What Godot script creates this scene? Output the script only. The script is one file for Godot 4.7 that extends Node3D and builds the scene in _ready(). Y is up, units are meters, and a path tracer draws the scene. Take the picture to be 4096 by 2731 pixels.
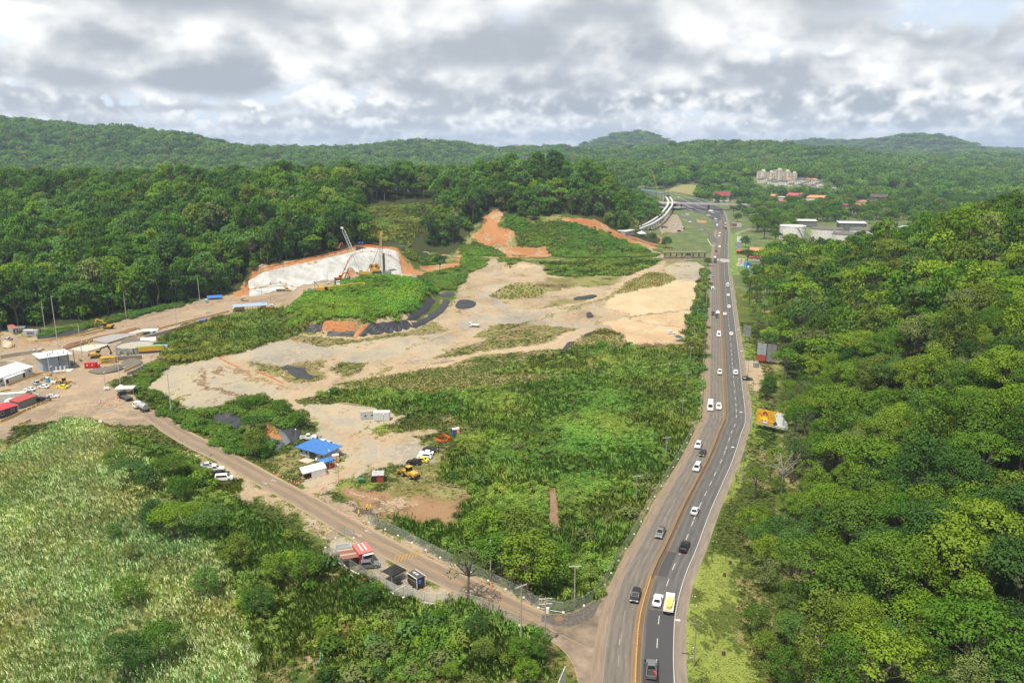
extends Node3D
# An aerial view over a road building site beside a dual carriageway in wooded hills.

var hill_noise := FastNoiseLite.new()
var rng := RandomNumberGenerator.new()
var mats := {}
var names := {}
var grain: ImageTexture
var blotch: ImageTexture
var streak: ImageTexture
var grain_bump: ImageTexture

func _ready() -> void:
	setup_view()
	rng.seed = 77
	hill_noise.seed = 5
	hill_noise.frequency = 0.0016
	hill_noise.fractal_octaves = 4
	make_textures()
	build_terrain()
	build_roads()
	build_trees()
	build_ground_plants()
	build_site()
	build_yard()
	build_traffic()
	build_far()
	build_small()
	print("built in ms ",Time.get_ticks_msec())

func setup_view() -> void:
	var cam := Camera3D.new()
	cam.name = "camera"
	cam.fov = 46.4
	cam.near = 0.5
	cam.far = 30000.0
	cam.position = Vector3(0,94,0)
	cam.rotation_degrees = Vector3(-13.68,0,0)
	add_child(cam)
	var sun := DirectionalLight3D.new()
	sun.name = "sun"
	sun.light_energy = 1.6
	sun.light_color = Color(1.0,0.965,0.9)
	sun.light_angular_distance = 0.6
	sun.shadow_enabled = true
	add_child(sun)
	sun.look_at_from_position(Vector3(-26,100,38),Vector3.ZERO,Vector3.RIGHT)
	var env := Environment.new()
	env.background_mode = Environment.BG_SKY
	env.tonemap_mode = Environment.TONE_MAPPER_LINEAR
	env.tonemap_exposure = 1.34
	env.sdfgi_enabled = true
	env.ssao_enabled = true
	env.ssil_enabled = true
	env.fog_enabled = true
	env.fog_density = 0.00007
	env.fog_light_color = Color(0.78,0.87,1.0)
	var sky := Sky.new()
	var pano := PanoramaSkyMaterial.new()
	pano.panorama = make_sky()
	sky.sky_material = pano
	env.sky = sky
	var we := WorldEnvironment.new()
	we.name = "world_environment"
	we.environment = env
	add_child(we)

# ---- the sky: rows of cumulus,each with a flat grey base and a lit billowing top,over a pale blue
func make_sky() -> ImageTexture:
	var w := 4096
	var h := 2048
	var img := Image.create(w,h,false,Image.FORMAT_RGB8)
	img.fill(Color(0.42,0.46,0.42))
	var big := FastNoiseLite.new()
	big.seed = 11
	big.noise_type = FastNoiseLite.TYPE_SIMPLEX_SMOOTH
	big.frequency = 1.0
	big.fractal_octaves = 3
	var bil := FastNoiseLite.new()
	bil.seed = 23
	bil.noise_type = FastNoiseLite.TYPE_SIMPLEX_SMOOTH
	bil.frequency = 1.0
	bil.fractal_octaves = 5
	bil.fractal_gain = 0.5
	# each row: elevation of its base and height of its towers,in degrees
	var rows := []
	var e := -0.25
	var k := 0
	while e < 85.0:
		rows.append([e,0.95 + maxf(e,0.0) * 0.55,k])
		e = e * 1.4 + 0.5
		k += 1
	var j := 0
	while j < h / 2:
		var el := 90.0 - (j + 0.5) * 180.0 / h
		var step := 1 if el < 14.4 else 8
		var i := 0
		while i < w:
			var wide := step if absi(i - w / 2) > w / 2 - 560 or step == 8 else 4
			var c := sky_color((i + 0.5) * TAU / w,el,rows,big,bil)
			if wide == 1:
				img.set_pixel(i,j,c)
			else:
				img.fill_rect(Rect2i(i,j,wide,step),c)
			i += wide
		j += step
	return ImageTexture.create_from_image(img)

func sky_color(az: float,el: float,rows: Array,big: FastNoiseLite,bil: FastNoiseLite) -> Color:
	var ca := cos(az)
	var sa := sin(az)
	var c := Color(0.84,0.87,0.9).lerp(Color(0.47,0.61,0.8),clampf(el / 40.0,0.0,1.0))
	for r in rows:
		var e: float = r[0]
		var t: float = r[1]
		var k: int = r[2]
		if el < e - t * 0.5 or el > e + t * 2.0:
			continue
		var q := 40.0 / t * (1.0 if e < 4.0 else 0.72)
		var px := ca * q + k * 17.3
		var pz := sa * q
		var y := (el - e) / t
		var far := 1.0 if e < 4.0 else 0.45
		# where clouds of this row stand,and how high they tower
		var cover := big.get_noise_3d(px * 0.13,k * 3.7,pz * 0.13) * 1.2 + (0.9 if e > 2.0 else 0.68)
		var puff := bil.get_noise_3d(px * 0.8,y * (0.85 if e < 4.0 else 0.6) + k * 9.1,pz * 0.8)
		var fine := bil.get_noise_3d(px * 2.7,y * 2.6,pz * 2.7 + 40.0) * far
		var top := cover * 1.1 + puff * 1.1 + fine * 0.45 - maxf(y,0.0) * 0.85
		var body := smoothstep(0.0,0.16 if e < 4.0 else 0.5,top) * smoothstep(-0.34 + puff * 0.3,0.02 + puff * 0.3,y)
		if body <= 0.001:
			continue
		var lit := clampf(y * 0.55 + 0.3 + puff * 1.05 + fine * 0.75 + 0.4 * (1.0 - smoothstep(0.0,0.5,top)),0.0,1.0)
		lit = lit * lit * (3.0 - 2.0 * lit)
		var under := Color(0.66,0.68,0.705).lerp(Color(0.575,0.605,0.64),clampf(cover - 0.8,0.0,0.7))
		var cc := under.lerp(Color(0.965,0.96,0.945),lit)
		cc = cc.lerp(Color(0.85,0.87,0.89),0.22 * exp(-maxf(e,0.0) * 0.45))
		c = c.lerp(cc,body)
	return c

# ---- a collector of faces; corners run counter-clockwise as seen from outside
class Faces:
	var v := PackedVector3Array()
	var n := PackedVector3Array()
	var c := PackedColorArray()
	var uv := PackedVector2Array()
	var tint := Color.WHITE
	var colored := false
	var x := Transform3D.IDENTITY
	func tri(a: Vector3,b: Vector3,d: Vector3) -> void:
		a = x * a
		b = x * b
		d = x * d
		var m := (b - a).cross(d - a).normalized()
		v.append(a); v.append(d); v.append(b)
		n.append(m); n.append(m); n.append(m)
		if colored:
			c.append(tint); c.append(tint); c.append(tint)
	func quad(a: Vector3,b: Vector3,d: Vector3,e: Vector3) -> void:
		tri(a,b,d)
		tri(a,d,e)
	func box(at: Vector3,s: Vector3,turn := 0.0) -> void:
		hull(at,Basis(Vector3.UP,turn),s,s)
	# a box whose top is another size than its foot: at is the centre
	func hull(at: Vector3,b: Basis,s: Vector3,t: Vector3) -> void:
		var p := []
		for k in 8:
			var q := s if k < 4 else t
			var sx := 0.5 if k % 4 == 1 or k % 4 == 2 else -0.5
			var sz := 0.5 if k % 4 >= 2 else -0.5
			p.append(at + b * Vector3(q.x * sx,s.y * (0.5 if k >= 4 else -0.5),q.z * sz))
		quad(p[4],p[7],p[6],p[5])
		quad(p[0],p[1],p[2],p[3])
		for k in 4:
			var o := (k + 1) % 4
			quad(p[k],p[k + 4],p[o + 4],p[o])
	func beam(a: Vector3,b: Vector3,w: float,h := 0.0) -> void:
		if h == 0.0:
			h = w
		var d := (b - a)
		var l := d.length()
		if l < 0.0001:
			return
		d /= l
		var u := Vector3.UP if absf(d.y) < 0.95 else Vector3.RIGHT
		var s := d.cross(u).normalized()
		u = s.cross(d).normalized()
		hull((a + b) / 2.0,Basis(d,u,s),Vector3(l,h,w),Vector3(l,h,w))
	func tube(a: Vector3,b: Vector3,r0: float,r1: float,sides := 6,caps := true) -> void:
		var d := (b - a).normalized()
		var u := Vector3.UP if absf(d.y) < 0.95 else Vector3.RIGHT
		var s := d.cross(u).normalized()
		u = s.cross(d)
		for k in sides:
			var f := TAU * k / sides
			var g := TAU * (k + 1) / sides
			var p := s * cos(f) + u * sin(f)
			var q := s * cos(g) + u * sin(g)
			quad(a + p * r0,a + q * r0,b + q * r1,b + p * r1)
			if caps:
				tri(b,b + p * r1,b + q * r1)
				tri(a,a + q * r0,a + p * r0)
	# side profile (x,y) run from z0 to z1
	func prism(poly: Array,z0: float,z1: float,in1 := 1.0) -> void:
		var pp := PackedVector2Array(poly)
		if Geometry2D.is_polygon_clockwise(pp):
			pp.reverse()
		var idx := Geometry2D.triangulate_polygon(pp)
		for k in range(0,idx.size(),3):
			var a := pp[idx[k]]
			var b := pp[idx[k + 1]]
			var d := pp[idx[k + 2]]
			if (b - a).cross(d - a) > 0.0:
				var t := b
				b = d
				d = t
			tri(Vector3(a.x,a.y,z0),Vector3(b.x,b.y,z0),Vector3(d.x,d.y,z0))
			tri(Vector3(a.x,a.y,z1),Vector3(d.x,d.y,z1),Vector3(b.x,b.y,z1))
		for k in pp.size():
			var a := pp[k]
			var b := pp[(k + 1) % pp.size()]
			quad(Vector3(a.x,a.y,z0),Vector3(a.x,a.y,z1),Vector3(b.x,b.y,z1),Vector3(b.x,b.y,z0))
	# outline on the ground (x,z) lifted from y0 to y1
	func slab(poly: Array,y0: float,y1: float) -> void:
		var keep := x
		x = x * Transform3D(Basis(Vector3(1,0,0),Vector3(0,0,1),Vector3(0,1,0)),Vector3.ZERO)
		var pp := PackedVector2Array(poly)
		var idx := Geometry2D.triangulate_polygon(pp)
		for k in range(0,idx.size(),3):
			var q := [pp[idx[k]],pp[idx[k + 1]],pp[idx[k + 2]]]
			var a := Vector3(q[0].x,q[0].y,y1)
			var b := Vector3(q[1].x,q[1].y,y1)
			var d := Vector3(q[2].x,q[2].y,y1)
			if (q[1] - q[0]).cross(q[2] - q[0]) < 0.0:
				tri(a,b,d)
			else:
				tri(a,d,b)
		if y1 > y0:
			for k in pp.size():
				var a := pp[k]
				var b := pp[(k + 1) % pp.size()]
				if Geometry2D.is_polygon_clockwise(pp):
					quad(Vector3(a.x,a.y,y0),Vector3(b.x,b.y,y0),Vector3(b.x,b.y,y1),Vector3(a.x,a.y,y1))
				else:
					quad(Vector3(b.x,b.y,y0),Vector3(a.x,a.y,y0),Vector3(a.x,a.y,y1),Vector3(b.x,b.y,y1))
		x = keep
	func lathe(prof: Array,sides := 16) -> void:
		for k in sides:
			var f := TAU * k / sides
			var g := TAU * (k + 1) / sides
			for i in prof.size() - 1:
				var a: Vector2 = prof[i]
				var b: Vector2 = prof[i + 1]
				quad(Vector3(a.x * cos(f),a.y,a.x * sin(f)),Vector3(b.x * cos(f),b.y,b.x * sin(f)),Vector3(b.x * cos(g),b.y,b.x * sin(g)),Vector3(a.x * cos(g),a.y,a.x * sin(g)))
	func mesh() -> ArrayMesh:
		var m := ArrayMesh.new()
		var a := []
		a.resize(Mesh.ARRAY_MAX)
		a[Mesh.ARRAY_VERTEX] = v
		a[Mesh.ARRAY_NORMAL] = n
		if c.size():
			a[Mesh.ARRAY_COLOR] = c
		if uv.size():
			a[Mesh.ARRAY_TEX_UV] = uv
		m.add_surface_from_arrays(Mesh.PRIMITIVE_TRIANGLES,a)
		return m

func named(called: String) -> String:
	if not names.has(called):
		names[called] = 0
		return called
	names[called] += 1
	return "%s_%03d" % [called,names[called]]

func thing(called: String,label: String,category: String,at := Vector2.ZERO,turn := 0.0,group := "",lift := 0.0) -> Node3D:
	var o := Node3D.new()
	o.name = named(called)
	add_child(o)
	o.position = Vector3(at.x,th(at.x,at.y) + lift,at.y)
	o.rotation.y = turn
	tag(o,label,category,group)
	return o

func tag(o: Node,label: String,category := "",group := "",kind := "") -> void:
	if label:
		o.set_meta("label",label)
	if category:
		o.set_meta("category",category)
	if group:
		o.set_meta("group",group)
	if kind:
		o.set_meta("kind",kind)

func part(called: String,f: Faces,m: Material,parent: Node) -> MeshInstance3D:
	var o := MeshInstance3D.new()
	o.name = called
	o.mesh = f.mesh()
	o.material_override = m
	parent.add_child(o,true)
	return o

func shared(called: String,m: Mesh,mt: Material,parent: Node,at := Vector3.ZERO,turn := 0.0) -> MeshInstance3D:
	var o := MeshInstance3D.new()
	o.name = called
	o.mesh = m
	o.material_override = mt
	parent.add_child(o,true)
	o.position = at
	o.rotation.y = turn
	return o

func single(called: String,f: Faces,m: Material,label: String,category: String,group := "") -> MeshInstance3D:
	var o := part(named(called),f,m,self)
	tag(o,label,category,group)
	return o

func structure(called: String,f: Faces,m: Material,label := "") -> MeshInstance3D:
	var o := part(named(called),f,m,self)
	tag(o,label,"","","structure")
	return o

func copy_of(o: Node3D,label: String,at: Vector2,turn: float,group := "",lift := 0.0) -> Node3D:
	var r: Node3D = o.duplicate()
	r.name = named(String(o.get_meta("kind_name",o.name)).rstrip("0123456789").trim_suffix("_"))
	add_child(r)
	r.position = Vector3(at.x,th(at.x,at.y) + lift,at.y)
	r.rotation = Vector3(0,turn,0)
	tag(r,label,"",group)
	return r

func facing(a: Vector2,b: Vector2) -> float:
	return atan2(-(b.y - a.y),b.x - a.x)

func v3(p: Vector2,y := 0.0) -> Vector3:
	return Vector3(p.x,th(p.x,p.y) + y,p.y)

# ---- materials; colours are linear base colours
func paint(r: float,g: float,b: float,rough := 0.6,metal := 0.0) -> StandardMaterial3D:
	var key := "%f %f %f %f %f" % [r,g,b,rough,metal]
	if not mats.has(key):
		var m := StandardMaterial3D.new()
		m.albedo_color = Color(r,g,b).linear_to_srgb()
		m.roughness = rough
		m.metallic = metal
		mats[key] = m
	return mats[key]

func worn(r: float,g: float,b: float,rough := 0.8,size := 3.0,tex: ImageTexture = null,tall := 1.0) -> StandardMaterial3D:
	var key := "worn %f %f %f %f %f %s %f" % [r,g,b,rough,size,tex,tall]
	if not mats.has(key):
		var m := StandardMaterial3D.new()
		m.albedo_color = Color(minf(r * 1.3,1.0),minf(g * 1.3,1.0),minf(b * 1.3,1.0)).linear_to_srgb()
		m.albedo_texture = tex if tex else blotch
		m.uv1_triplanar = true
		m.uv1_world_triplanar = true
		m.uv1_scale = Vector3(1.0 / size,1.0 / (size * tall),1.0 / size)
		m.roughness = rough
		mats[key] = m
	return mats[key]

func glassy() -> StandardMaterial3D:
	return paint(0.012,0.016,0.02,0.03)

func noise_image(px: int,freq: float,octaves: int,lo: float,hi: float,kind := FastNoiseLite.TYPE_SIMPLEX_SMOOTH,sd := 1) -> ImageTexture:
	var f := FastNoiseLite.new()
	f.seed = sd
	f.noise_type = kind
	f.frequency = freq
	f.fractal_octaves = octaves
	f.fractal_gain = 0.6
	var im := f.get_seamless_image(px,px,false,false,0.2,true)
	im.convert(Image.FORMAT_L8)
	var d := im.get_data()
	for i in d.size():
		d[i] = int(255.0 * lerpf(lo,hi,d[i] / 255.0))
	return ImageTexture.create_from_image(Image.create_from_data(px,px,false,Image.FORMAT_L8,d))

func make_textures() -> void:
	grain = noise_image(256,0.12,3,0.45,1.0,FastNoiseLite.TYPE_SIMPLEX_SMOOTH,3)
	blotch = noise_image(256,0.02,6,0.62,1.0,FastNoiseLite.TYPE_SIMPLEX_SMOOTH,4)
	streak = noise_image(256,0.03,5,0.5,1.0,FastNoiseLite.TYPE_PERLIN,8)
	grain_bump = noise_image(256,0.06,5,0.0,1.0,FastNoiseLite.TYPE_SIMPLEX_SMOOTH,6)

func L(a: Array) -> Array:
	var out := []
	for i in range(0,a.size(),2):
		out.append(Vector2(a[i],a[i + 1]))
	return out

func V3(x: float,y: float,z: float) -> Vector3:
	return Vector3(x,y,z)

func V2(x: float,y: float) -> Vector2:
	return Vector2(x,y)

func F() -> Faces:
	return Faces.new()

# ---- the lie of the land
const HILLS := [[-285,-830,250,210,31],[60,-905,105,125,45],[-120,-930,150,130,27],[-620,-900,300,260,34],[300,-345,130,170,66],[190,-150,80,120,22],[360,-120,160,160,50],[-1950,-2600,600,600,165],[-1050,-2750,600,520,70],[-480,-3600,560,520,84],[120,-3300,480,420,26],[780,-3100,520,560,88],[800,-5300,420,420,160],[2300,-6100,900,600,118],[2620,-5250,380,420,140],[1500,-3700,600,500,44],[3600,-6300,900,600,62],[-2600,-3300,900,800,120],[180,-1950,220,260,38],[560,-1900,240,230,30],[880,-2120,230,200,34],[-300,-1700,500,350,26],[1400,-2700,700,300,18],[2300,-3500,700,400,30]]
const HEAPS := [[-89.4,-483.8,42,26,8],[-82.7,-255.6,13,9,5.5],[-101.5,-268.3,10,7,3.5],[-92.2,-328.9,9,4,2.2],[-28.5,-482.4,8,7,2.8],[5.94,-539.5,22,11,4],[29.8,-544.6,16,9,3],[47.1,-387.4,22,14,3.2],[-148.9,-246.9,22,22,3],[-117,-186.5,30,35,3],[1.81,-627.8,22,14,7]]
var valley := PackedVector2Array([V2(-420,60),V2(-420,-300),V2(-288,-396),V2(-244,-428),V2(-196,-498),V2(-186,-530),V2(-90,-606),V2(-62,-690),V2(-20,-716),V2(112,-704),V2(146,-745),V2(185,-1000),V2(245,-1300),V2(300,-1500),V2(470,-1640),V2(1100,-1700),V2(1200,-900),V2(430,-640),V2(250,-604),V2(160,-550),V2(134,-400),V2(104,-300),V2(80,-225),V2(60,-165),V2(52,-120),V2(48,60)])
var cuts := [[[V2(-192,-535),V2(-170,-531),V2(-129,-556),V2(-85,-597),V2(-70,-622),V2(-66,-660),V2(-110,-720),V2(-200,-790),V2(-290,-700),V2(-240,-590)],15,24],[[V2(-112.3,-403.3),V2(-103.3,-399.5),V2(-95.9,-395),V2(-80.6,-392.6),V2(-68.8,-399.5),V2(-60.5,-405.9),V2(-51.8,-416.5),V2(-46.6,-430.5),V2(-44.7,-463.1),V2(-45.5,-494.9),V2(-48,-520),V2(-80,-548),V2(-118,-540),V2(-140,-505),V2(-140,-470)],8.5,10]]
var gx := PackedFloat32Array()
var gz := PackedFloat32Array()
var gh := PackedFloat32Array()

func outside(poly: PackedVector2Array,x: float,z: float) -> float:
	var p := Vector2(x,z)
	var d := 1e12
	var j := poly.size() - 1
	for i in poly.size():
		d = minf(d,p.distance_squared_to(Geometry2D.get_closest_point_to_segment(p,poly[i],poly[j])))
		j = i
	d = sqrt(d)
	return -d if Geometry2D.is_point_in_polygon(p,poly) else d

func raw_height(x: float,z: float) -> float:
	var h := 0.0
	for g in HILLS:
		var dx: float = (x - g[0]) / g[2]
		var dz: float = (z - g[1]) / g[3]
		var q := dx * dx + dz * dz
		if q < 9.0:
			h += g[4] * exp(-q)
	if h > 0.0 and absf(x) < 1300.0 and z > -1800.0:
		h *= smoothstep(0.0,70.0,outside(valley,x,z))
	if x > -330.0 and x < 0.0 and z > -830.0 and z < -380.0:
		for s in cuts:
			var d := -outside(PackedVector2Array(s[0]),x,z)
			if d > 0.0:
				h += s[1] * smoothstep(0.0,s[2],d)
	for g in HEAPS:
		var dx: float = (x - g[0]) / g[2]
		var dz: float = (z - g[1]) / g[3]
		var q := dx * dx + dz * dz
		if q < 9.0:
			h += g[4] * exp(-q)
	if z < -1700.0:
		var far := smoothstep(1700.0,2300.0,-z)
		h += far * (0.25 + minf(h / 90.0,1.0)) * 34.0 * hill_noise.get_noise_2d(x,z)
		h = maxf(h,-4.0)
	return h

func cell(a: PackedFloat32Array,q: float) -> int:
	return clampi(a.bsearch(q) - 1,0,a.size() - 2)

func th(x: float,z: float) -> float:
	if gh.is_empty():
		return raw_height(x,z)
	var i := cell(gx,x)
	var j := cell(gz,-z)
	var u := clampf((x - gx[i]) / (gx[i + 1] - gx[i]),0.0,1.0)
	var w := clampf((-z - gz[j]) / (gz[j + 1] - gz[j]),0.0,1.0)
	var n := gx.size()
	var a := gh[j * n + i]
	var b := gh[j * n + i + 1]
	var c := gh[(j + 1) * n + i]
	var d := gh[(j + 1) * n + i + 1]
	# the same split into two triangles as the sheet
	if u + w <= 1.0:
		return a + (b - a) * u + (c - a) * w
	return d + (c - d) * (1.0 - u) + (b - d) * (1.0 - w)

const PX0 := -340.0
const PX1 := 156.0
const PZ0 := 92.0
const PZ1 := 872.0

func build_terrain() -> void:
	var xs := []
	var q := -420.0
	while q < 421.0:
		xs.append(q)
		q += 4.0
	var st := 4.0
	while q < 12000.0:
		st *= 1.055
		q += st
		xs.append(q)
		xs.push_front(-q)
	var zs := []
	q = -60.0
	while q < 881.0:
		zs.append(q)
		q += 4.0
	st = 4.0
	while q < 16000.0:
		st *= 1.035
		q += st
		zs.append(q)
	gx = PackedFloat32Array(xs)
	gz = PackedFloat32Array(zs)
	var nx := gx.size()
	var nz := gz.size()
	var hh := PackedFloat32Array()
	hh.resize(nx * nz)
	for j in nz:
		for i in nx:
			hh[j * nx + i] = raw_height(gx[i],-gz[j])
	gh = hh
	var v := PackedVector3Array()
	var n := PackedVector3Array()
	var uv := PackedVector2Array()
	v.resize(nx * nz)
	n.resize(nx * nz)
	uv.resize(nx * nz)
	for j in nz:
		for i in nx:
			var k := j * nx + i
			v[k] = Vector3(gx[i],hh[k],-gz[j])
			var i0 := maxi(i - 1,0)
			var i1 := mini(i + 1,nx - 1)
			var j0 := maxi(j - 1,0)
			var j1 := mini(j + 1,nz - 1)
			n[k] = Vector3(-(hh[j * nx + i1] - hh[j * nx + i0]) / (gx[i1] - gx[i0]),1.0,(hh[j1 * nx + i] - hh[j0 * nx + i]) / (gz[j1] - gz[j0])).normalized()
			uv[k] = Vector2((gx[i] - PX0) / (PX1 - PX0),(gz[j] - PZ0) / (PZ1 - PZ0))
	var near := PackedInt32Array()
	var rest := PackedInt32Array()
	for j in nz - 1:
		for i in nx - 1:
			var k := j * nx + i
			var t := [k,k + nx,k + 1,k + 1,k + nx,k + nx + 1]
			if gx[i] >= PX0 and gx[i + 1] <= PX1 and gz[j] >= PZ0 and gz[j + 1] <= PZ1:
				near.append_array(t)
			else:
				rest.append_array(t)
	var m := ArrayMesh.new()
	for idx in [near,rest]:
		var a := []
		a.resize(Mesh.ARRAY_MAX)
		a[Mesh.ARRAY_VERTEX] = v
		a[Mesh.ARRAY_NORMAL] = n
		a[Mesh.ARRAY_TEX_UV] = uv
		a[Mesh.ARRAY_INDEX] = idx
		m.add_surface_from_arrays(Mesh.PRIMITIVE_TRIANGLES,a)
	var soil := StandardMaterial3D.new()
	soil.albedo_texture = paint_ground()
	soil.texture_repeat = false
	soil.roughness = 1.0
	soil.metallic_specular = 0.2
	m.surface_set_material(0,soil)
	m.surface_set_material(1,worn(0.095,0.13,0.034,1.0,90.0))
	var o := MeshInstance3D.new()
	o.name = "ground"
	o.mesh = m
	tag(o,"","","","structure")
	add_child(o)

# ---- kinds of soil: two linear colours each
const SOILS := [
	[0.0481,0.0777,0.0163,0.0814,0.1036,0.0237],# 0 lush grass
	[0.14,0.15,0.045,0.2,0.18,0.075],# 1 dry grass
	[0.225,0.175,0.115,0.31,0.24,0.16],# 2 tan dirt
	[0.2516,0.1073,0.0444,0.3256,0.1591,0.074],# 3 orange earth
	[0.1961,0.1813,0.1517,0.2664,0.2405,0.1961],# 4 grey gravel
	[0.3478,0.2849,0.1739,0.407,0.3367,0.222],# 5 cream fill
	[0.0962,0.0629,0.037,0.148,0.0962,0.0592],# 6 dark mud
	[0.296,0.2257,0.148,0.3552,0.2738,0.185],# 7 worn track
	[0.0259,0.037,0.0133,0.0444,0.0518,0.0192],# 8 forest floor
	[0.3478,0.2442,0.1443,0.407,0.296,0.185],# 9 peach fill
	[0.148,0.0851,0.0444,0.2294,0.1443,0.0814],# 10 turned brown earth
	[0.185,0.1443,0.1036,0.2664,0.2072,0.148],# 11 haul road
	[0.222,0.1628,0.1036,0.1406,0.1295,0.0444],# 12 dirt with grass coming through
	[0.2516,0.2294,0.1739,0.3108,0.2664,0.1924],# 13 pale gravel with tan
	[0.13,0.19,0.03,0.185,0.22,0.05],# 14 mown verge
	[0.0962,0.111,0.0333,0.148,0.148,0.0629],# 15 tall grass ground
]

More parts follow.
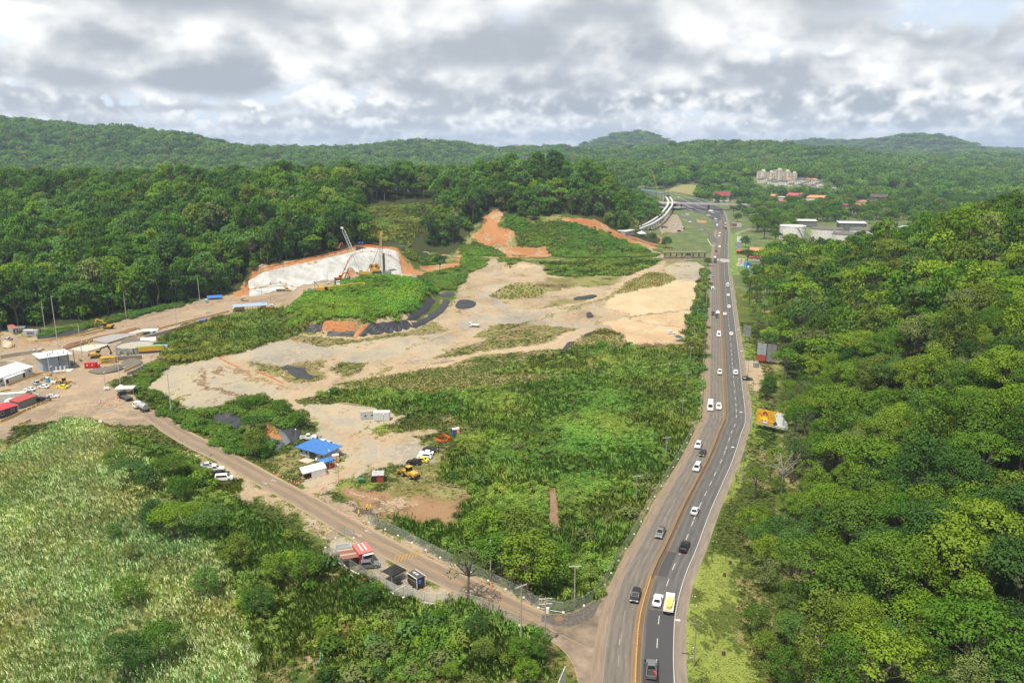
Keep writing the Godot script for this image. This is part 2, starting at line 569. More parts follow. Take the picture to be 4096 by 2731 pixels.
func patches() -> Array:
	return [
		[8,[Vector2(-340,-872),Vector2(-340,-380),Vector2(-288,-392),Vector2(-244,-424),Vector2(-196,-492),Vector2(-188,-528),Vector2(-150,-580),Vector2(-90,-650),Vector2(-62,-690),Vector2(-30,-790),Vector2(60,-800),Vector2(110,-780),Vector2(156,-800),Vector2(156,-872)]],
		[8,[Vector2(60,-92),Vector2(62,-150),Vector2(84,-215),Vector2(108,-300),Vector2(136,-400),Vector2(156,-450),Vector2(156,-92)]],
		[15,L([-159.6,-233.1,-155.5,-249.8,-160.2,-267.5,-139.9,-256.8,-134.9,-253.9,-113.1,-229.4,-91.5,-203.6,-73.1,-180,-59.8,-164.1,-47.3,-125.3,-92.5,-125.2])],
		[15,[Vector2(-340,-92),Vector2(-340,-225),Vector2(-160,-233),Vector2(-90,-180),Vector2(-40,-92)]],
		[11,L([-269.3,-408.2,-248.2,-395.5,-228.9,-409.5,-217.9,-436.1,-198.5,-492.6,-168.9,-517.9,-151.4,-462.2,-166.8,-433.1,-175.6,-416.2,-180.5,-393.1,-165.3,-367.9,-160,-329.2,-166.5,-319,-161.6,-307.9,-147.3,-297.4,-135.3,-283.2,-119.6,-261.8,-137,-258,-150.3,-267.3,-160.1,-263.7,-164.5,-259.2,-177.9,-262])],
		[11,[Vector2(-340,-240),Vector2(-340,-395),Vector2(-275,-400),Vector2(-200,-320),Vector2(-165,-245)]],
		[11,L([-198.5,-498.6,-188.4,-510.4,-171.7,-510.1,-151.7,-535.5,-121.4,-574.1,-107.4,-586.7,-96,-592.9,-81.8,-599.2,-65.1,-610.2,-69.2,-578.1,-88.2,-481.4,-100,-471.9,-108.7,-456.4,-119.2,-453.8,-125.9,-454.3,-140.8,-459.4,-162.7,-455.9,-175.3,-437.8])],
		[3,L([-189.2,-508.4,-183.9,-542,-177.3,-540.3,-174.7,-531.2,-171,-508.1])],
		[3,L([-183.5,-543.4,-176.7,-550.7,-158.5,-564.2,-140.1,-587.8,-121.8,-622.5,-109.6,-633.2,-90.5,-635.1,-84.7,-623.2,-73.2,-620.2,-64.9,-607.4,-83.1,-596.5,-114.3,-579.3,-162.8,-549.7,-175.3,-545.1,-180.9,-542.3])],
		[3,L([-74.8,-635.2,-47,-665.4,-44,-621.2,-64,-607.4])],
		[3,L([-28,-793.3,-15.8,-814.9,-7.9,-802,-15,-773.3,2.18,-762.9,-4.99,-740.6,-31.2,-744.2,-38.8,-754.9,-30.8,-766.7])],
		[3,L([-50.8,-716.1,-44.9,-733.7,-4.99,-740.6,32.8,-736.6,37.1,-703.8,2.01,-699.6])],
		[3,L([48.7,-790.4,81.7,-793.9,108.9,-777.1,134.6,-780,141.8,-757.3,123.3,-756.2,101.2,-755.1,79.4,-768.9,52.9,-777.4])],
		[11,L([132.3,-766.4,137.7,-703.8,175,-703.8,171,-687.2,124.8,-663.7,122.4,-735.2])],
		[2,L([-33.9,-595.4,-30.3,-622.9,-18.1,-695.4,-12.4,-687.2,-4.18,-617,7.85,-625.9,29.7,-663.7,29.8,-620.6,13.1,-589.3,-1.93,-539.4,-23.3,-547.5,-36.7,-523.7,-32,-560.6])],
		[5,L([-4.11,-605,3.77,-616.6,21.9,-625.2,26.7,-619,13.3,-595.3,0.74,-577.5])],
		[5,L([-18.9,-577.5,-7.74,-583.4,-6.54,-560.1,-15.9,-538.6])],
		[3,L([-71.6,-652.6,-45.7,-641.5,-48.8,-703,-43.8,-714.5,-41.4,-656.2,-44.3,-620.6,-67,-608])],
		[2,L([-149,-310.6,-148.7,-333.4,-133.4,-372.1,-120.3,-399.6,-107.3,-401.5,-83.2,-393.9,-51.5,-426.8,-36.4,-481.8,-37.3,-581.9,-8.71,-608.3,25.4,-623.1,71.9,-581.9,128.6,-661.4,162.6,-666.6,116.8,-495.8,99.8,-431.1,84.4,-380.3,54.9,-368.5,44.2,-386.3,25.7,-367.2,0.79,-348,-24.3,-340.6,-40.9,-333.4,-59,-307.6,-77.2,-296,-86.8,-287.9,-103.4,-293.3,-109.7,-270.1,-129.1,-290.4])],
		[12,L([-115.7,-394.5,-109,-399.5,-78.4,-389.7,-52.8,-409.8,-43.6,-437.4,-35.1,-409.8,-49.7,-385,-59.5,-375.8,-74.1,-367.1,-84.2,-364.9,-98.6,-380.3])],
		[1,L([-15,-505.1,-10.5,-531.6,1.56,-537.8,18.9,-535.9,22.8,-523.2,15.5,-506,-3.4,-496.7])],
		[12,L([16.3,-535.5,26.5,-589.3,44.1,-583.4,44.4,-538.6,25.3,-523.4])],
		[1,L([24.1,-601.2,46.9,-607.9,69.1,-595.4,86.2,-608,73.6,-555.2,54.4,-542.9,43.7,-541.4,44.1,-583.4])],
		[12,L([16.8,-472.3,31.1,-506,40.3,-497.2,55.4,-510.6,72.2,-544.6,65.7,-506,47.2,-484.4,30.4,-468.4])],
		[1,L([67.4,-519.9,84.9,-571.8,106.9,-614.4,117.6,-608,121,-583.4,109.5,-555.2,89.1,-539.5,74.1,-519.9])],
		[1,L([124.5,-656.2,131.6,-671.4,142.9,-679.2,136.5,-663.7,121.3,-627.8])],
		[4,L([-31.8,-429.1,-20.7,-449.3,-3.14,-456.8,9.92,-439.2,8.29,-429.1,-12.6,-422.6,-26.4,-410.2])],
		[4,L([4.34,-458.8,16.5,-463.7,23.4,-449.7,8.57,-444.4])],
		[5,L([120.9,-631.2,135,-656.2,162.9,-671.4,139.8,-589.3,120.4,-506,108.5,-472.3,90.1,-460.8,67.7,-446.2,58.2,-464.6,56.3,-488.6,74.8,-524.6,104.1,-549.9,120.9,-580.4,123,-608])],
		[13,L([122.8,-641.7,141.3,-671.4,162.9,-671.4,136.3,-571.8,121.7,-566.1,122.9,-595.4])],
		[9,L([50.9,-432.4,67.5,-444.4,106.4,-466.5,94.2,-419.5,84.5,-389.4,73.4,-377.5,56.7,-374.7,57.5,-398.3,51.8,-416.1])],
		[6,L([56.9,-375.5,73.9,-380.3,75.1,-373.3,61.7,-367,55.9,-368.7])],
		[12,L([-19.8,-398.5,-11.2,-422.6,1.26,-429.1,34,-416.2,33.2,-405.5,19.6,-400.1,7.52,-386.8,-10.3,-384.7])],
		[1,L([-11.6,-387.4,10.8,-392.1,20.9,-399.9,29.9,-405.9,24,-385.7,11.7,-378.7,-8.67,-369.2,-28.3,-355,-36.4,-352.7,-32.3,-366.8])],
		[1,L([24.2,-368.6,32.6,-382.5,47.7,-416.1,52.1,-412.8,55.9,-386.9,56.1,-374.6,48.9,-361.6,40.4,-365.7,33,-350.4,12.9,-357.3,-10.4,-343.8,-26.9,-335.4,-31.7,-339.5,-16.7,-357.3,13.3,-369])],
		[1,L([-73.7,-310.6,-40.9,-333.4,0.78,-346.5,25.5,-365,44.9,-382.8,54.6,-366.6,34.8,-333.4,13.2,-313.7,-13.4,-308.8,-37.2,-301.7,-57,-306.4])],
		[13,L([-147.4,-303.9,-150.6,-324.5,-151.9,-341.2,-133.6,-344.5,-109.2,-321.6,-92.1,-305.2,-94.5,-295.2,-106.6,-292.7,-106.6,-282.1,-109.8,-276.4,-116.3,-275,-121.9,-282.1,-136.3,-297.6])],
		[4,L([-129.5,-362.8,-117,-387.3,-105.8,-382.6,-82.5,-369.2,-82.4,-356.7,-95.9,-348.7,-102.2,-335.4,-108.3,-330,-121.2,-348.7])],
		[13,L([-89.3,-375.8,-62.3,-394.5,-34.7,-404.6,-28,-387.3,-33.4,-356.7,-47.6,-367.1,-56.3,-354.6,-73,-335.6,-79.9,-356.7])],
		[12,L([-119.7,-348.7,-105.3,-339.2,-90.8,-348.7,-81.7,-348.7,-82.3,-329.8,-78.3,-318.4,-88.7,-311.9,-98.6,-322.9,-106.8,-328])],
		[1,L([-79.8,-335.5,-77.8,-346.8,-64.9,-344.9,-64.5,-332,-70.2,-321.7,-75.9,-326.6])],
		[10,L([-132.2,-337.4,-129,-339.2,-123,-325.1,-127.5,-328.5])],
		[6,L([-138.2,-336.5,-136.1,-336.5,-129.7,-321.6,-121.4,-307.8,-111.5,-301.4,-103.8,-295.2,-108.3,-297.6,-115.2,-301.4,-122,-305.2,-130,-317.3])],
		[6,L([-131.9,-336.5,-130.8,-340.4,-126.8,-335,-122.6,-324.5,-128.6,-331.9])],
		[10,L([-129.1,-342.8,-125,-339.6,-115.2,-330.4,-105.1,-320.1,-88.7,-305.2,-92.5,-306.5,-105.5,-318.7,-117.6,-328.9])],
		[13,L([-91.3,-294.9,-86.5,-289.6,-76.2,-285.7,-60.9,-287,-51,-283.2,-39.2,-272.3,-40.6,-265.4,-48.6,-257.8,-46.1,-253.7,-34.2,-250.6,-30.3,-247.7,-24.2,-238.2,-21.2,-230.2,-27.9,-226,-33.3,-227.7,-40.5,-224.3,-48.6,-216.4,-52.6,-206.8,-54.2,-206.1,-61.9,-211.8,-59.1,-216.3,-56.2,-222.7,-53.9,-234.6,-65.6,-251.5,-71.7,-267.4,-81.9,-283.2])],
		[4,L([-38.9,-243.8,-28.9,-247.7,-23.9,-238.2,-21.2,-230.2,-26.7,-226.8,-32.9,-226.8,-37.2,-234.6])],
		[1,L([-76.2,-230,-68.7,-241.5,-66.6,-234.5,-57.3,-227.6,-61.9,-216.3,-67.8,-218.5])],
		[2,L([-75.9,-284.4,-64.4,-268.5,-55.1,-257.7,-47.1,-253.7,-34.5,-252.7,-30.6,-249.6,-40,-241.9,-39.7,-229.4,-41.9,-222.7,-49.2,-219.5,-52.8,-210.4,-57.2,-208.9,-57.1,-213.3,-51.1,-222.7,-47.2,-232.8,-52.8,-247.6,-63.8,-256,-75,-274.5])],
		[1,L([-32.7,-249.6,-24.9,-245.7,-20.4,-232.8,-19.5,-221.1,-23.4,-213.4,-29.7,-214.9,-36,-215.7,-37.7,-218.7,-34.1,-224.3,-27.9,-225.6,-21.2,-230.2])],
		[14,L([-48.2,-257.8,-45.1,-263.2,-38.8,-257.8,-40,-253.7,-46.1,-253.7])],
		[14,L([-53,-207.5,-49.8,-214.9,-45.5,-216.8,-40.7,-215.6,-37.3,-214.1,-40.7,-206.8,-47.5,-211.1,-49.9,-208.2])],
		[10,L([-50.2,-208.2,-47.6,-211.5,-40.7,-206.8,-35,-209,-29.6,-213.4,-23.4,-213.4,-9.98,-206.8,-14.7,-197.3,-15.8,-192.9,-14.3,-183.9,-20.4,-182.8,-32.1,-189.8,-35.6,-194.1,-42,-198])],
		[12,L([-36.3,-213.4,-29.7,-214.9,-17,-209,-9.98,-206.8,-16.4,-200.6,-25.5,-204.7,-31.2,-203.4])],
		[11,L([-55.5,-205.4,-52.2,-205.4,-43,-197.3,-35.4,-192.9,-36.4,-187.4,-28.2,-181.1,-19.5,-174.1,-24.7,-174.1,-37.7,-186.8,-48.7,-197.3])],
		[2,L([-75.6,-213.6,-63.2,-202.5,-53.4,-193.4,-44.1,-185.1,-38.4,-179.4,-32.3,-174.1,-45.1,-174.1,-50.4,-181.1,-57.2,-190.9,-65,-198.4,-72.8,-204.9])],
		[12,L([-72.1,-208.5,-63.8,-200.4,-53.9,-191,-46.8,-181.6,-48,-180,-54,-186.8,-61.4,-195.9])],
		[2,L([-105.7,-237.1,-93.7,-232.5,-84.1,-223.4,-74,-212.4,-61.5,-201.9,-75.7,-201.3,-77.7,-209.4,-80.1,-212.7,-88.8,-219.3,-94.2,-225.9,-101.9,-232.2])],
		[4,L([-45.6,-177.9,-43.1,-180.9,-38.5,-179.7,-32.9,-173.8,-26.7,-167.8,-15.8,-157.6,-10.5,-155.2,-10.5,-151.4,-16,-151.1,-21.3,-152.5,-29.8,-158.1,-36.9,-165.6,-43.9,-172.7])],
		[2,L([-38.5,-179.7,-32.9,-173.8,-26.7,-167.8,-15.8,-157.6,-10.5,-155.2,-13,-155,-18.3,-157.1,-27.2,-165.1,-33,-171,-38.2,-176.7])],
		[11,L([-43.5,-196.1,-38.1,-190.6,-35.1,-186.6,-24.7,-177.9,-15.4,-169.4,-5.58,-160.5,2.19,-153.9,5.77,-148.1,4.54,-147.6,-2.85,-153.4,-13.6,-162.6,-27.2,-175,-37,-184])],
		[14,L([46.8,-172.3,53.2,-170.3,52.1,-163.4,49.8,-156.9,46.4,-144.6,45.7,-135.5,43.8,-125.3,31.4,-125.3,36.4,-147.7,42.9,-165.3])],
		[14,L([56.9,-199.8,66.8,-221.7,72.9,-235.7,79.1,-252.1,90.9,-291.2,97.1,-291.2,87.5,-264,74.5,-234.4,67.3,-215.8,60.2,-202.3])],
		[14,L([94.2,-304.8,96.5,-297.4,88.4,-262.9,82.2,-262.9])],
		[2,L([107.6,-367.9,111.5,-372.2,111.6,-347.5,106.3,-320.7,98.7,-303.3,92.9,-301.8,97.4,-322.3])],
		[14,L([123.5,-430.2,120.6,-400.5,116.6,-367.9,110.1,-347.5,105.7,-353.4])],
		[12,L([-44.1,-172.8,-37.8,-164.5,-31.9,-159.7,-26.7,-154.1,-22.2,-153.3,-23.7,-154.1,-30.7,-159.7,-37.6,-167,-43.4,-174.1])],
		[12,L([6.84,-138.6,9.44,-135.5,11.1,-132.5,12.1,-129.2,12,-125.3,9.22,-125.3,8.41,-132.1])],
		[12,L([-39.5,-131.7,-38.3,-137.8,-36.8,-136,-35.6,-128.4,-36.6,-125.3,-39.1,-125.3])],
		[3,L([-81.8,-251.2,-77.1,-250.4,-74.2,-246.1,-73.9,-242.7,-77.4,-244.1,-80.8,-246.6])],
		[3,L([21.8,-357.2,25,-343.8,26.3,-331.3,23.9,-335.4])],
		[3,L([-36.7,-300.4,-32.8,-307.6,-30.9,-306.1,-34,-294.9])],
	]

# tracks: kind of soil,width in metres,line
func tracks() -> Array:
	return [
		[7,4.5,L([-90.5,-289.2,-87.7,-297.6,-85,-301.4,-79,-307.8,-76.7,-313.2])],
		[7,4.0,L([-78.2,-311.9,-76,-318.4,-76.5,-324.9,-81.3,-335.5,-82.1,-345.8,-80,-352.6,-77.7,-358.7,-69.9,-373.6,-60.5,-382.6])],
		[7,5.0,L([-31.7,-339.5,-22.5,-355,-12.2,-364.4,1.09,-369.2,14.8,-376,20.7,-382,29.6,-401.7,38.6,-414.5,47.9,-417.8])],
		[7,5.0,L([130.5,-671.4,99.9,-608,80.5,-566.1,61.8,-515.2,48,-492.9,30.9,-476.3,16.5,-464.5,1.35,-462.5])],
		[4,7.0,L([-10.6,-534.2,-20.1,-511.9,-9.78,-491.8,-4.74,-467.9,1.33,-453.3,12,-435.8,22.4,-429.1,33.6,-419.4,47.9,-417.8])],
		[7,3.0,L([-77.3,-706.3,-31.9,-703.8,23.9,-683.2,67.7,-680.8,133.1,-691.3])],
		[3,4.0,L([-47.2,-713.5,-44.9,-663.7,-50.8,-627.6,-67.5,-613.1])],
		[6,1.2,L([59.5,-468.4,68.3,-445.5,89.1,-455.2,106.4,-466.5])],
		[6,0.8,L([66.7,-444.4,71.6,-429.1,81.7,-422.6,94,-418.8])],
		[0,1.2,L([9.81,-434.1,2.63,-422.6,-5.49,-407.2,-10.3,-387.3,-10.8,-379.4])],
		[0,1.0,L([45.6,-484.4,35.5,-464.6,23.4,-449.7,14.1,-435.8])],
		[6,1.0,L([30.5,-510.5,17.9,-506,6.33,-499.2,-3.43,-501.1])],
		[2,6.0,L([-57.9,-206.7,-54.9,-210.4,-50.6,-218.7,-46.9,-226,-47.6,-236.4,-52.8,-247.6,-65.7,-264.3,-76.7,-278.2,-88.4,-292.2])],
		[2,5.0,L([-50.3,-241.9,-44.9,-250.6,-34.6,-253.7,-27.7,-256.8])],
		[3,1.5,L([-15.5,-802.8,-22.4,-773.4,-29.5,-763,-5.04,-749.6,-16.7,-732.7])],
		[10,0.8,L([-37,-194.1,-30.7,-199.3,-24.1,-202.7])],
		[10,0.7,L([-34.5,-191,-27.6,-197.3,-19.3,-200.6])],
		[2,0.7,L([-47,-209,-39.8,-202,-33.5,-198.7])],
		[2,0.6,L([-36.4,-195.4,-32.3,-200.6,-28.3,-203.4])],
		[2,0.6,L([-35.3,-194.1,-31.3,-199.3,-27,-202])],
		[3,2.5,L([-37.5,-127.6,-37.6,-132.5,-38,-138.7])],
	]

var map := PackedByteArray()
const OTHER := [1,0,13,2,13,9,10,2,8,5,6,2,1,4,0,1]

func ground_kind(p: Vector2) -> int:
	var c := int(p.x - PX0)
	var r := int(-p.y - PZ0)
	if c < 0 or r < 0 or c >= int(PX1 - PX0) or r >= int(PZ1 - PZ0):
		return -1
	return map[r * int(PX1 - PX0) + c]

func paint_ground() -> ImageTexture:
	var mw := int(PX1 - PX0)
	var mh := int(PZ1 - PZ0)
	map = PackedByteArray()
	map.resize(mw * mh)
	for p in patches():
		var poly: Array = p[1]
		var lo := mh
		var hi := 0
		for q in poly:
			lo = mini(lo,int(-q.y - PZ0))
			hi = maxi(hi,int(-q.y - PZ0) + 1)
		for r in range(maxi(lo,0),mini(hi,mh - 1) + 1):
			var z := -(PZ0 + r + 0.5)
			var cross := []
			for k in poly.size():
				var a: Vector2 = poly[k]
				var b: Vector2 = poly[(k + 1) % poly.size()]
				if (a.y > z) != (b.y > z):
					cross.append(a.x + (b.x - a.x) * (z - a.y) / (b.y - a.y))
			cross.sort()
			for k in range(0,cross.size() - 1,2):
				for c in range(clampi(int(round(cross[k] - PX0)),0,mw),clampi(int(round(cross[k + 1] - PX0)),0,mw)):
					map[r * mw + c] = p[0]
	for t in tracks():
		var pts: Array = t[2]
		for k in pts.size() - 1:
			var a: Vector2 = pts[k]
			var b: Vector2 = pts[k + 1]
			var w: float = t[1] / 2.0
			for r in range(int(minf(-a.y,-b.y) - w - PZ0),int(maxf(-a.y,-b.y) + w - PZ0) + 2):
				for c in range(int(minf(a.x,b.x) - w - PX0),int(maxf(a.x,b.x) + w - PX0) + 2):
					if r < 0 or c < 0 or r >= mh or c >= mw:
						continue
					var p := Vector2(PX0 + c + 0.5,-(PZ0 + r + 0.5))
					if p.distance_to(Geometry2D.get_closest_point_to_segment(p,a,b)) < maxf(w,0.55):
						map[r * mw + c] = t[0]
	# wheel ruts wandering over the bare flats,two by two
	var rr := RandomNumberGenerator.new()
	rr.seed = 61
	for k in 70:
		var p := Vector2(rr.randf_range(-160,130),rr.randf_range(-520,-200))
		var dir := rr.randfn(0.0,0.6) + (PI if rr.randf() < 0.5 else 0.0)
		var bend := rr.randfn(0.0,0.012)
		for st in 90:
			p += Vector2(cos(dir),sin(dir)) * 0.8
			dir += bend
			for side in [-0.9,0.9]:
				var c := int(p.x - sin(dir) * side - PX0)
				var r := int(-(p.y + cos(dir) * side) - PZ0)
				if c >= 0 and r >= 0 and c < mw and r < mh and map[r * mw + c] in [2,4,9,13,11,10]:
					map[r * mw + c] = 7 if k % 3 else 11
	# picture: the map looked up through wavering offsets,each soil in its two tones
	var size := 2048
	var f := FastNoiseLite.new()
	f.noise_type = FastNoiseLite.TYPE_SIMPLEX_SMOOTH
	f.fractal_octaves = 5
	f.fractal_gain = 0.62
	var n := []
	for k in 4:
		f.seed = 40 + k
		f.frequency = [0.03,0.03,0.035,0.012][k]
		var im := f.get_seamless_image(512,512,false,false,0.2,true)
		im.convert(Image.FORMAT_L8)
		n.append(im.get_data())
	var n0: PackedByteArray = n[0]
	var n1: PackedByteArray = n[1]
	var n2: PackedByteArray = n[2]
	var n3: PackedByteArray = n[3]
	# 64 ready tones of each soil
	var tones := PackedByteArray()
	for s in SOILS:
		for k in 64:
			var t := k / 63.0
			for ch in 3:
				var l: float = lerpf(s[ch],s[ch + 3],t)
				tones.append(int(255.0 * Color(l,l,l).linear_to_srgb().r))
	var out := PackedByteArray()
	out.resize(size * size * 3)
	var sx := mw / float(size)
	var sz := mh / float(size)
	var o := 0
	var r8 := RandomNumberGenerator.new()
	r8.seed = 9
	var specks := PackedByteArray()
	for k in 65536:
		specks.append(r8.randi() & 255)
	for y in size:
		var z := y * sz
		var row := (y & 511) * 512
		var row2 := ((y * 3) & 511) * 512
		var sp := (y * 7919) & 65535
		for x in size:
			var a := n0[row + (x & 511)]
			var b := n1[row + (x & 511)]
			var k := specks[(sp + x * 13) & 65535]
			var mx := int(x * sx + (a - 128) * 0.036 + (k & 15) * 0.1 - 0.75)
			var mz := int(z + (b - 128) * 0.036 + (k >> 4) * 0.1 - 0.75)
			mx = 0 if mx < 0 else (mw - 1 if mx >= mw else mx)
			mz = 0 if mz < 0 else (mh - 1 if mz >= mh else mz)
			var id := map[mz * mw + mx]
			var t := ((n2[row2 + ((x * 3) & 511)] + n3[((y >> 1) & 511) * 512 + ((x >> 1) & 511)] * 2) - 330) / 3 + 20 + (k >> 3)
			t = 0 if t < 0 else (63 if t > 63 else t)
			var w := n3[((y + 97) & 511) * 512 + ((x + 211) & 511)] + ((n2[row2 + ((x * 3) & 511)] - 128) >> 1) + (k >> 3)
			if w > 178:
				id = OTHER[id]
			elif w < 80 and (id == 12 or id == 2 or id == 13):
				id = 0 if id == 12 else 12
			var q := (id * 64 + t) * 3
			out[o] = tones[q]
			out[o + 1] = tones[q + 1]
			out[o + 2] = tones[q + 2]
			o += 3
	return ImageTexture.create_from_image(Image.create_from_data(size,size,false,Image.FORMAT_RGB8,out))

# ---- the dual carriageway; its line runs along the median
var median := PackedVector2Array()
var access_line := PackedVector2Array()
var mouth_ring := PackedVector2Array()

func spline(pts: Array,gap: float) -> PackedVector2Array:
	var out := PackedVector2Array()
	for i in pts.size() - 1:
		var a: Vector2 = pts[i]
		var b: Vector2 = pts[i + 1]
		var p: Vector2 = pts[i - 1] if i > 0 else a * 2.0 - b
		var q: Vector2 = pts[i + 2] if i + 2 < pts.size() else b * 2.0 - a
		var n := maxi(1,int(round(a.distance_to(b) / gap)))
		for k in n:
			out.append(a.cubic_interpolate(b,p,q,float(k) / n))
	out.append(pts[-1])
	return out

func beside(line: PackedVector2Array,off: float) -> PackedVector2Array:
	var out := PackedVector2Array()
	for i in line.size():
		var d := (line[mini(i + 1,line.size() - 1)] - line[maxi(i - 1,0)]).normalized()
		out.append(line[i] + Vector2(-d.y,d.x) * off)
	return out

func road_at(p: Vector2) -> Array: # [nearest point of the median,direction away from the camera]
	var lo := 0
	var hi := median.size() - 1
	while hi - lo > 1:
		var m := (lo + hi) / 2
		if median[m].y > p.y:
			lo = m
		else:
			hi = m
	var best := lo
	for i in range(maxi(lo - 14,0),mini(lo + 15,median.size())):
		if p.distance_squared_to(median[i]) < p.distance_squared_to(median[best]):
			best = i
	var d := (median[mini(best + 1,median.size() - 1)] - median[maxi(best - 1,0)]).normalized()
	return [median[best],d]

func ribbon(f: Faces,l: PackedVector2Array,r: PackedVector2Array,y: float,with_uv := false,per := 40.0) -> void:
	var run := 0.0
	for i in mini(l.size(),r.size()) - 1:
		var go := ((l[i] + r[i]) / 2.0).distance_to((l[i + 1] + r[i + 1]) / 2.0)
		f.quad(v3(l[i],y),v3(r[i],y),v3(r[i + 1],y),v3(l[i + 1],y))
		if with_uv:
			var a := run / per
			var b := (run + go) / per
			# corners as the two faces store them
			f.uv.append_array(PackedVector2Array([Vector2(0,a),Vector2(1,b),Vector2(1,a),Vector2(0,a),Vector2(0,b),Vector2(1,b)]))
		run += go

func band(line: PackedVector2Array,off: float,w: float,y: float,a := 0,b := -1) -> Faces:
	var f := Faces.new()
	var seg := line.slice(a,line.size() if b < 0 else b)
	ribbon(f,beside(seg,off - w / 2.0),beside(seg,off + w / 2.0),y)
	return f

func road_picture(stops: Array,sd: int) -> ImageTexture:
	# stops: [place across 0..1,r,g,b]; the tones run along the road and are broken by grain and stains
	var im := Image.create(512,512,false,Image.FORMAT_RGB8)
	var f := FastNoiseLite.new()
	f.seed = sd
	f.frequency = 0.02
	f.fractal_octaves = 5
	for x in 512:
		var u := x / 511.0
		var k := 0
		while k < stops.size() - 2 and stops[k + 1][0] < u:
			k += 1
		var a: Array = stops[k]
		var b: Array = stops[k + 1]
		var t := clampf((u - a[0]) / (b[0] - a[0]),0.0,1.0)
		for y in 512:
			var an := TAU * y / 512.0
			var g := 1.0 + 0.3 * f.get_noise_3d(x * 2.2,cos(an) * 60.0,sin(an) * 60.0) + 0.09 * f.get_noise_3d(x * 9.0,cos(an) * 900.0,sin(an) * 900.0)
			im.set_pixel(x,y,Color(lerpf(a[1],b[1],t) * g,lerpf(a[2],b[2],t) * g,lerpf(a[3],b[3],t) * g).linear_to_srgb())
	return ImageTexture.create_from_image(im)

func road_mat(stops: Array,sd: int) -> StandardMaterial3D:
	var m := StandardMaterial3D.new()
	m.albedo_texture = road_picture(stops,sd)
	m.roughness = 0.9
	m.metallic_specular = 0.3
	return m

const L_EDGE := -8.2
const R_EDGE := 9.3

